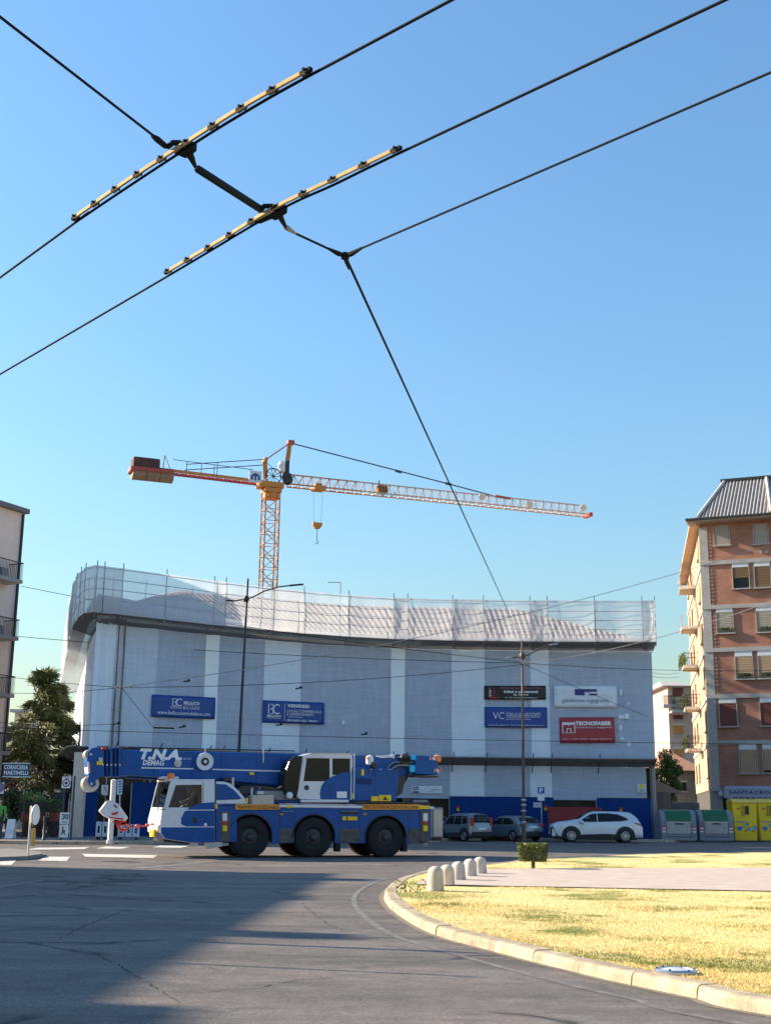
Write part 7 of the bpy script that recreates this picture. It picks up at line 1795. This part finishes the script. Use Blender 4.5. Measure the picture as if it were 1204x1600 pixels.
# insulators at the left junction and on the right post; small fittings
c = P(190, 1074, 59); t = thing('wire_insulator', 'cluster of pale insulators where the left cables meet', 'insulator', c)
for k in range(4): MB().lathe([(.03, -.05), (.07, -.03), (.07, .03), (.03, .05)], c + Vector((-.28 + k * .2, 0, .01 * k)), 'x', 12).build('insulator_disc', M('porcelain', (.55, .45, .38), .3), t, smooth=40)
MB().tube([c - Vector((.35, 0, 0)), c + Vector((.45, 0, .04))], .018, 6).build('rod', WIREL, t)
c = P(816, 1036.5, RY); t = thing('wire_bracket', 'pale bracket with insulators clamped near the top of the right lamp post', 'bracket', c)
MB().tube([c - Vector((.22, .08, 0)), c + Vector((.55, -.08, 0))], .03, 8).build('rod', WIREL, t)
for k in range(3): MB().lathe([(.03, -.06), (.09, -.03), (.09, .03), (.03, .06)], c + Vector((.02 + k * .17, -.1, .01)), 'x', 12).build('insulator_disc', M('porcelain', (.55, .45, .38), .3), t, smooth=40)
for x, y, d in ((292, 1064.5, 'above the first blue banner'), (467, 1075.5, 'above the for-sale banner'), (436, 1133, 'under the for-sale banner'), (569, 1147.5, 'right of the for-sale banner'), (285, 1136, 'under the first blue banner'), (183, 1131, 'left of the first blue banner')):
    c = P(x, y, 58); t = thing('wire_clip', 'small dark clip on a cable ' + d, 'clip', c, group='dark wire clips')
    MB().bar(c - Vector((.16, 0, .02)), c + Vector((.16, 0, .03)), .05, .06).build('body', WIRE, t, bevel=.01); MB().lathe([(.05, -.05), (.06, 0), (.05, .05)], c + Vector((.08, 0, .05)), 'y', 10).build('roller', WIRE, t)
# two street poles beyond the left edge; their long shadows cross the road
for (xa, ya), k, r_, lab in ((G(330, 1473).to_2d(), 11.5, .085, 'farther steel trolley pole beyond the left edge'), (G(257, 1505).to_2d(), 9.5, .04, 'nearer thin steel pole beyond the left edge')):
    d = Vector((-math.cos(SUN_PHI), math.sin(SUN_PHI))); b = Vector((xa, ya)) + d * k
    h = (k + 3.4) * math.tan(SUN_EL); t = thing('street_pole', lab, 'pole', (b.x, b.y, 0))
    MB().tube([(b.x, b.y, 0), (b.x, b.y, h)], [r_, r_ * .8], 10).build('pole', GALV, t, smooth=40); MB().lathe([(r_ * 2, 0), (r_ * 2, .12), (r_, .2)], (b.x, b.y, 0), 'z', 12).build('base', GALV, t)

# ================================================================ left pavement clutter
def panel_sign(t, x0, x1, y0, y1, Y, mat, name='panel', th=.04, parent=None):
    a, b = P(x0, y1, Y), P(x1, y0, Y); return MB().box(a.x, Y, a.z, b.x, Y + th, b.z).build(name, mat, parent or t, bevel=.004), a, b
def stext(s_, x0, x1, y0, y1, Y, mat, parent, **k):
    a, b = P(x0, y1, Y), P(x1, y0, Y); return text(s_, (a.x, Y, a.z), (b.x, Y, a.z), (a.x, Y, b.z), mat, parent, eps=.006, **k)
# blue shop sign on two posts
Y = 60.0; q = P(25, 1214, Y)
SBL = M('sign_shop_blue', (.02, .05, .11), .5)
t = thing('shop_sign', 'blue shop sign with two lines of pale lettering at the far left', 'sign', (q.x, Y, .13))
s_, a, b = panel_sign(t, 4.5, 47, 1193, 1213.5, Y, SBL, 'board')
LTX = M('print_pale_blue', (.5, .62, .7), .6)
stext('CORNICERIA', 6.5, 44.5, 1195.5, 1202, Y, LTX, s_, bold=.04, spacing=1.1); stext('MARTINELLI', 6.5, 44.5, 1204.5, 1210.5, Y, LTX, s_, bold=.04, spacing=1.1)
for x0, x1, y0, y1 in ((4, 47.5, 1192.4, 1193.2), (4, 47.5, 1213.3, 1214.2)): panel_sign(t, x0, x1, y0, y1, Y - .01, LTX, 'border', .05)
for x in (8, 42): c = P(x, 1200, Y); MB().tube([(c.x, Y + .08, .13), (c.x, Y + .08, P(x, 1193, Y).z)], .04, 8).build('post', DARKMET, t)
# zone totem: tall frame with sign at the top and 30 panel at the foot
Y = 58.0; q = P(100, 1310, Y)
t = thing('zone_totem', 'tall zone sign frame with round red sign above and pale 30 panel below', 'sign', (q.x, Y, .13))
for x in (95.5, 110.5): c = P(x, 1310, Y); MB().box(c.x - .035, Y, .13, c.x + .035, Y + .07, P(x, 1212.5, Y).z).build('post', SBL, t)
pw = M('totem_panel', (.62, .68, .72), .6)
s1_, a, b = panel_sign(t, 96.5, 111, 1213.5, 1231.5, Y - .02, pw, 'top_panel', .06)
c = P(104, 1223.5, Y); 
for r_, m_, e in ((.17, M('sign_violet', (.12, .05, .16), .5), .03), (.12, PRINT_W, .036), (.075, SBL, .042)): MB().lathe([(r_, -e), (0, -e)], (c.x, Y, c.z), 'y', 20, closed=True).build('sign_ring', m_, s1_)
stext('ZONA', 101, 108, 1215, 1217.5, Y - .022, SBL, s1_, bold=.02)
s2_, a, b = panel_sign(t, 93, 108.5, 1269.5, 1288, Y - .02, pw, 'mid_panel', .06); s3_, a, b = panel_sign(t, 92, 107.5, 1289, 1308.5, Y - .02, pw, 'low_panel', .06)
GRN = M('print_green', (.02, .13, .10), .6)
stext('30', 97, 108, 1271.5, 1280.5, Y - .022, GRN, s2_, bold=.04); stext('ZONA', 97.5, 105, 1283.5, 1286, Y - .022, GRN, s2_)
def pict(parent, pts, m_, Y): MB().poly([(P(x, y, Y).x, Y - .006, P(x, y, Y).z) for x, y in pts]).build('pictogram', m_, parent)
pict(s3_, [(97, 1296), (99, 1294.5), (100.5, 1297), (103, 1298), (101, 1300), (102.5, 1304), (101, 1304.5), (99.3, 1301), (97, 1304), (94.5, 1304), (97.5, 1300)], GRN, Y - .022)
c = P(98.5, 1293, Y); MB().lathe([(.045, -.03), (0, -.03)], (c.x, Y, c.z), 'y', 10, closed=True).build('pictogram', GRN, s3_)
# no-parking panel at the very edge
Y = 57.0; q = P(2, 1310, Y); t = thing('no_parking_sign', 'pale square sign with a violet disc cut by the left edge', 'sign', (q.x, Y, .13))
s_, a, b = panel_sign(t, -8, 7, 1222.5, 1240, Y, pw, 'panel'); c = P(0, 1230, Y); MB().lathe([(.22, -.012), (0, -.012)], (c.x, Y, c.z), 'y', 20, closed=True).build('disc', M('disc_violet', (.16, .13, .24), .5), s_)
MB().tube([(c.x, Y + .06, .13), (c.x, Y + .06, c.z + .3)], .03, 8).build('post', DARKMET, t)
# round sign seen from the side and yellow marker on the traffic island
q = G(44, 1337, .12); Y = q.y
t = thing('roundabout_sign', 'round sign turned edge-on, on a pale pole on the left traffic island', 'sign', (q.x, Y, .12))
pt = P(49, 1259, Y); MB().tube([(q.x, Y, .12), (pt.x, Y, pt.z)], .03, 10).build('pole', M('pole_pale', (.62, .58, .5), .4, .3), t, smooth=40)
c = P(52, 1273, Y); rr = (P(52, 1259, Y).z - P(52, 1288, Y).z) / 2
ang = R(16)
dv = Vector((math.cos(R(84)), math.sin(R(84)), 0)); nv_ = Vector((dv.y, -dv.x, 0)); cc = c + nv_ * .06
mb = MB().prism([(math.cos(k * .2618), math.sin(k * .2618)) for k in range(24)], lambda a, b: cc + dv * a * rr + Vector((0, 0, b * rr)), lambda a, b: cc + dv * a * rr + Vector((0, 0, b * rr)) + nv_ * .04); sd_ = mb.build('disc', WHITE, t)
MB().tube([cc + dv * rr * math.cos(k * .2618) + Vector((0, 0, rr * math.sin(k * .2618))) + nv_ * .02 for k in range(25)], .035, 6).build('rim', WHITE, sd_, smooth=60)
q = G(52, 1322, .0); Y = q.y
t = thing('marker_post', 'short yellow marker post beside the round sign', 'marker', (q.x, Y, 0)); a, b = P(49.5, 1320, Y), P(55.5, 1294.5, Y)
MB().box(a.x, Y, .01, b.x, Y + .14, b.z).build('body', M('marker_yellow', (.8, .42, .02), .45), t, bevel=.02); MB().box(a.x - .05, Y - .012, .01, a.x + .03, Y + .12, b.z - .01).build('edge', M('marker_pale', (.6, .5, .35), .5), t)
# orange planters behind a low railing, with plants
Y = 63.0
orange = M('planter_orange', (.5, .09, .04), .6)
for i, (x0, x1, lab) in enumerate(((32, 46, 'left'), (58, 68, 'middle'), (76, 90, 'right'))):
    a, b = P(x0, 1284, Y), P(x1, 1270, Y); t = thing('planter_box', f'orange planter box behind the railing, the {lab} of three', 'planter', ((a.x + b.x) / 2, Y, .13), group='orange planter boxes')
    MB().box(a.x, Y, a.z, b.x, Y + .5, b.z).build('box', orange, t, bevel=.02); MB().box(a.x + .1, Y + .1, .13, b.x - .1, Y + .4, a.z - .002).build('stand', DARKMET, t)
    mb = MB(); leaves(mb, ((a.x + b.x) / 2, Y + .25, b.z + .18), 260, lambda: Vector((random.uniform(-.3, .3), random.uniform(-.2, .2), random.uniform(-.15, .45))), .16); mb.build('plant', LEAFG if i else LEAFD, t, fix=False)
a, b = P(30, 1255, Y - .3), P(92, 1252, Y - .3)
t = thing('iron_railing', 'low dark iron railing before the orange planters', 'railing', ((a.x + b.x) / 2, Y - .3, .13))
for z in (.3, a.z): MB().box(a.x, Y - .32, z, b.x, Y - .28, z + .05).build('rail', BLACK, t)
for k in range(34): x = a.x + (b.x - a.x) * k / 33; MB().box(x - .012, Y - .31, .13, x + .012, Y - .29, a.z).build('bar', BLACK, t)
def shrub(px, py, top_y, Y, rad, leaf, label, n=1500, size=.17):
    c = P(px, py, Y); zt__ = P(px, top_y, Y).z; t = thing('shrub', label, 'shrub', (c.x, Y, .13)); mb = MB(); h = zt__ - .3
    cl = [Vector((random.gauss(0, rad * .5), random.gauss(0, rad * .4), random.uniform(.25, .95) * h)) for _ in range(14)]
    for q in cl: leaves(mb, (c.x + q.x, Y + q.y, .3 + q.z), n // 14, lambda: Vector((random.gauss(0, rad * .22), random.gauss(0, rad * .22), random.gauss(0, rad * .2))), size)
    mb.build('foliage', leaf, t, fix=False); mb = MB()
    for q in cl[:7]: mb.tube([(c.x, Y, .13), (c.x + q.x * .5, Y + q.y * .5, .13 + q.z * .5), (c.x + q.x, Y + q.y, .3 + q.z)], [.04, .03, .01], 5)
    mb.build('stems', BARK, t)
LIME = leafmat('leaf_lime', (.14, .20, .06), (.24, .30, .10)); REDL = leafmat('leaf_russet', (.11, .05, .03), (.20, .09, .04))
shrub(46, 1262, 1236, 64.5, .62, LIME, 'pale green shrub above the orange planters'); shrub(18, 1262, 1212, 66, .8, REDL, 'russet shrub under the blue shop sign'); shrub(62, 1255, 1232, 67, .7, LEAFD, 'dark shrub behind the pale green one'); shrub(12, 1280, 1240, 65, .8, LEAFD, 'dark bush below the russet shrub at the far left', 1800)
shrub(80, 1270, 1250, 65.5, .5, LEAFG, 'low green shrub left of the zone sign frame')
# pavement board, dark bollard, dark cabinet
Y = 59.0; a, b = P(11, 1303, Y), P(25, 1281, Y)
t = thing('pavement_board', 'small white folding pavement board at the far left', 'sign board', ((a.x + b.x) / 2, Y, .13))
s_ = MB().obox((a.x, Y - .3, .16), (b.x - a.x, 0, 0), (0, .03, 0), (0, .26, b.z - .13)).build('front_board', pw, t); MB().obox((a.x, Y + .24, .16), (b.x - a.x, 0, 0), (0, .03, 0), (0, -.24, b.z - .13)).build('rear_board', pw, t)
MB().obox((a.x + .1, Y - .262, .4), (b.x - a.x - .2, 0, 0), (0, .01, 0), (0, .15, .30)).build('print', LTX, s_)
for x, y0, lab, m_ in ((68.5, 1275, 'slim dark bollard left of the zone sign frame', DARKMET),):
    Y = 57.5; c = P(x, 1314, Y); zt__ = P(x, y0, Y).z
    o = MB().lathe([(.09, 0), (.09, .05), (.065, .08), (.06, zt__ - .35), (.08, zt__ - .33), (.08, zt__ - .15), (.05, zt__ - .13), (0, zt__ - .12)], (c.x, Y, .13), 'z', 14).build('street_bollard', m_, smooth=40); tag(o, lab, 'bollard')
Y = 66.5; a, b = P(78, 1262, Y), P(104, 1238, Y); t = thing('dark_cabinet', 'dark cabinet behind the planters left of the zone sign frame', 'cabinet', ((a.x + b.x) / 2, Y, .13)); MB().box(a.x, Y, .13, b.x, Y + .6, b.z).build('body', M('cabinet_dark', (.035, .028, .03), .6), t, bevel=.02); MB().box(a.x + .05, Y - .015, .3, (a.x + b.x) / 2 - .01, Y - .001, b.z - .08).box((a.x + b.x) / 2 + .01, Y - .015, .3, b.x - .05, Y - .001, b.z - .08).build('door', M('cabinet_door', (.05, .04, .04), .6), t)
# white square pole by the kerb
q = G(172, 1318, .13); Y = q.y
t = thing('white_pole', 'thick white pole at the kerb behind the hook block', 'pole', (q.x, Y, .13)); tp_ = P(178, 1221, Y)
MB().tube([(q.x, Y, .13), (tp_.x, Y, tp_.z)], .115, 14).build('shaft', M('pole_white', (.66, .62, .58), .6, var=.1), t, smooth=40); MB().lathe([(.16, 0), (.16, .12), (.12, .16)], (q.x, Y, .13), 'z', 14).build('foot', CONC, t); MB().lathe([(.12, 0), (.125, .06), (0, .1)], tp_, 'z', 14).build('cap', WHITE, t)
# poster and blue vertical sign at the shopfront
Y = 63.2; t = thing('wall_poster', 'white framed poster on the brown shopfront under the boom tip', 'poster', P(164, 1242, Y)); panel_sign(t, 158, 169.5, 1226.5, 1242.5, Y, M('poster', (.5, .55, .55), .5), 'sheet', .03); panel_sign(t, 157.4, 170.1, 1225.8, 1243.2, Y + .012, DARKMET, 'frame', .03)
pict(t, [(162, 1228), (164, 1230), (168, 1240), (164, 1234)], RED, Y - .01)
Y = 61.0; t = thing('vertical_sign', 'narrow blue and white vertical sign behind the white pole', 'sign', P(187, 1241, Y)); s_, a, b = panel_sign(t, 182.5, 192, 1217.5, 1241.5, Y, LTX, 'panel')
for k in range(5): pict(s_, [(185, 1221 + k * 4), (190, 1219.5 + k * 4), (190, 1221.5 + k * 4), (186.5, 1223 + k * 4)], M('sign_blue_mid', (.04, .14, .35)), Y - .002)
c = P(187, 1310, Y); MB().tube([(c.x, Y + .08, .13), (P(187, 1218, Y).x, Y + .08, P(187, 1218, Y).z)], .035, 8).build('post', GALV, t)
# white street barriers behind the pole
Y = 60.0
for i, (x0, x1, lab) in enumerate(((148.5, 170, 'white plastic street barrier left of the white pole'), (183, 219, 'white and blue street barrier right of the white pole'))):
    a, b = P(x0, 1307, Y), P(x1, 1284 + i * 4, Y); t = thing('street_barrier', lab, 'barrier', ((a.x + b.x) / 2, Y, .13), group='street barriers by the kerb'); W_ = b.x - a.x; h_ = b.z
    nP = 2 if i == 0 else 3
    for k in range(nP):
        xa, xb = a.x + W_ * k / nP + .02, a.x + W_ * (k + 1) / nP - .02; mw = (xb - xa)
        MB().box(xa, Y, .25, xa + mw * .3, Y + .08, h_).box(xb - mw * .3, Y, .25, xb, Y + .08, h_).box(xa + mw * .3, Y, h_ - .2, xb - mw * .3, Y + .08, h_).box(xa + mw * .3, Y, .25, xb - mw * .3, Y + .08, .42).build('panel', M('barrier_white', (.55, .62, .68), .6), t, bevel=.02)
        if i == 1: MB().box(xa + mw * .34, Y + .02, .45, xb - mw * .34, Y + .05, h_ - .25).build('infill', M('sign_blue_mid', (.04, .14, .35)), t)
    for xx in (a.x + .15, b.x - .15): MB().box(xx - .03, Y - .25, .13, xx + .03, Y + .3, .24).build('foot', DARKMET, t)
# scooter rider at the very edge: only a green jacket shows
Y = 57.5; c = P(-3, 1312, Y)
t = thing('person', 'person in a green jacket standing at the left edge', 'person', (c.x, Y, .13), R(-90))
pts = [Q(0, 0, .92, (.16, .12)), Q(0, 0, 1.15, (.16, .12)), Q(0, 0, 1.38, (.19, .12)), Q(0, 0, 1.48, .07), Q(0, 0, 1.56, .055), Q(0, -.2, 1.40, .07), Q(.03, -.26, 1.12, .05), Q(.12, -.25, .88, .042), Q(.14, -.25, .80, .035), Q(0, .2, 1.40, .07), Q(.03, .26, 1.12, .05), Q(.12, .25, .88, .042), Q(.14, .25, .80, .035)]
skin_body('body', pts, [(0, 1), (1, 2), (2, 3), (3, 4), (2, 5), (5, 6), (6, 7), (7, 8), (2, 9), (9, 10), (10, 11), (11, 12)], M('jacket_green', (.08, .32, .06), .8), t, 2)
skin_body('trousers', [Q(0, 0, .95, (.16, .12)), Q(0, -.1, .86, .095), Q(.02, -.11, .48, .065), Q(0, -.11, .09, .05), Q(.1, -.12, .04, .04), Q(0, .1, .86, .095), Q(.02, .11, .48, .065), Q(0, .11, .09, .05), Q(.1, .12, .04, .04)], [(0, 1), (1, 2), (2, 3), (3, 4), (0, 5), (5, 6), (6, 7), (7, 8)], TROU, t, 2)
head(t, (.01, 0, 1.68), 0.0)
# mast of a street lamp far behind the netting
Y = 104; a, b = P(531, 955, Y), P(531, 910, Y); t = thing('thin_mast', 'thin pale mast with a short arm behind the netting right of the crane', 'mast', (a.x, Y, 0))
MB().tube([(a.x, Y, 0), (a.x, Y, b.z)], .05, 6).build('pole', GALV, t); MB().bar(b, P(512, 910, Y), .06).build('arm', GALV, t)
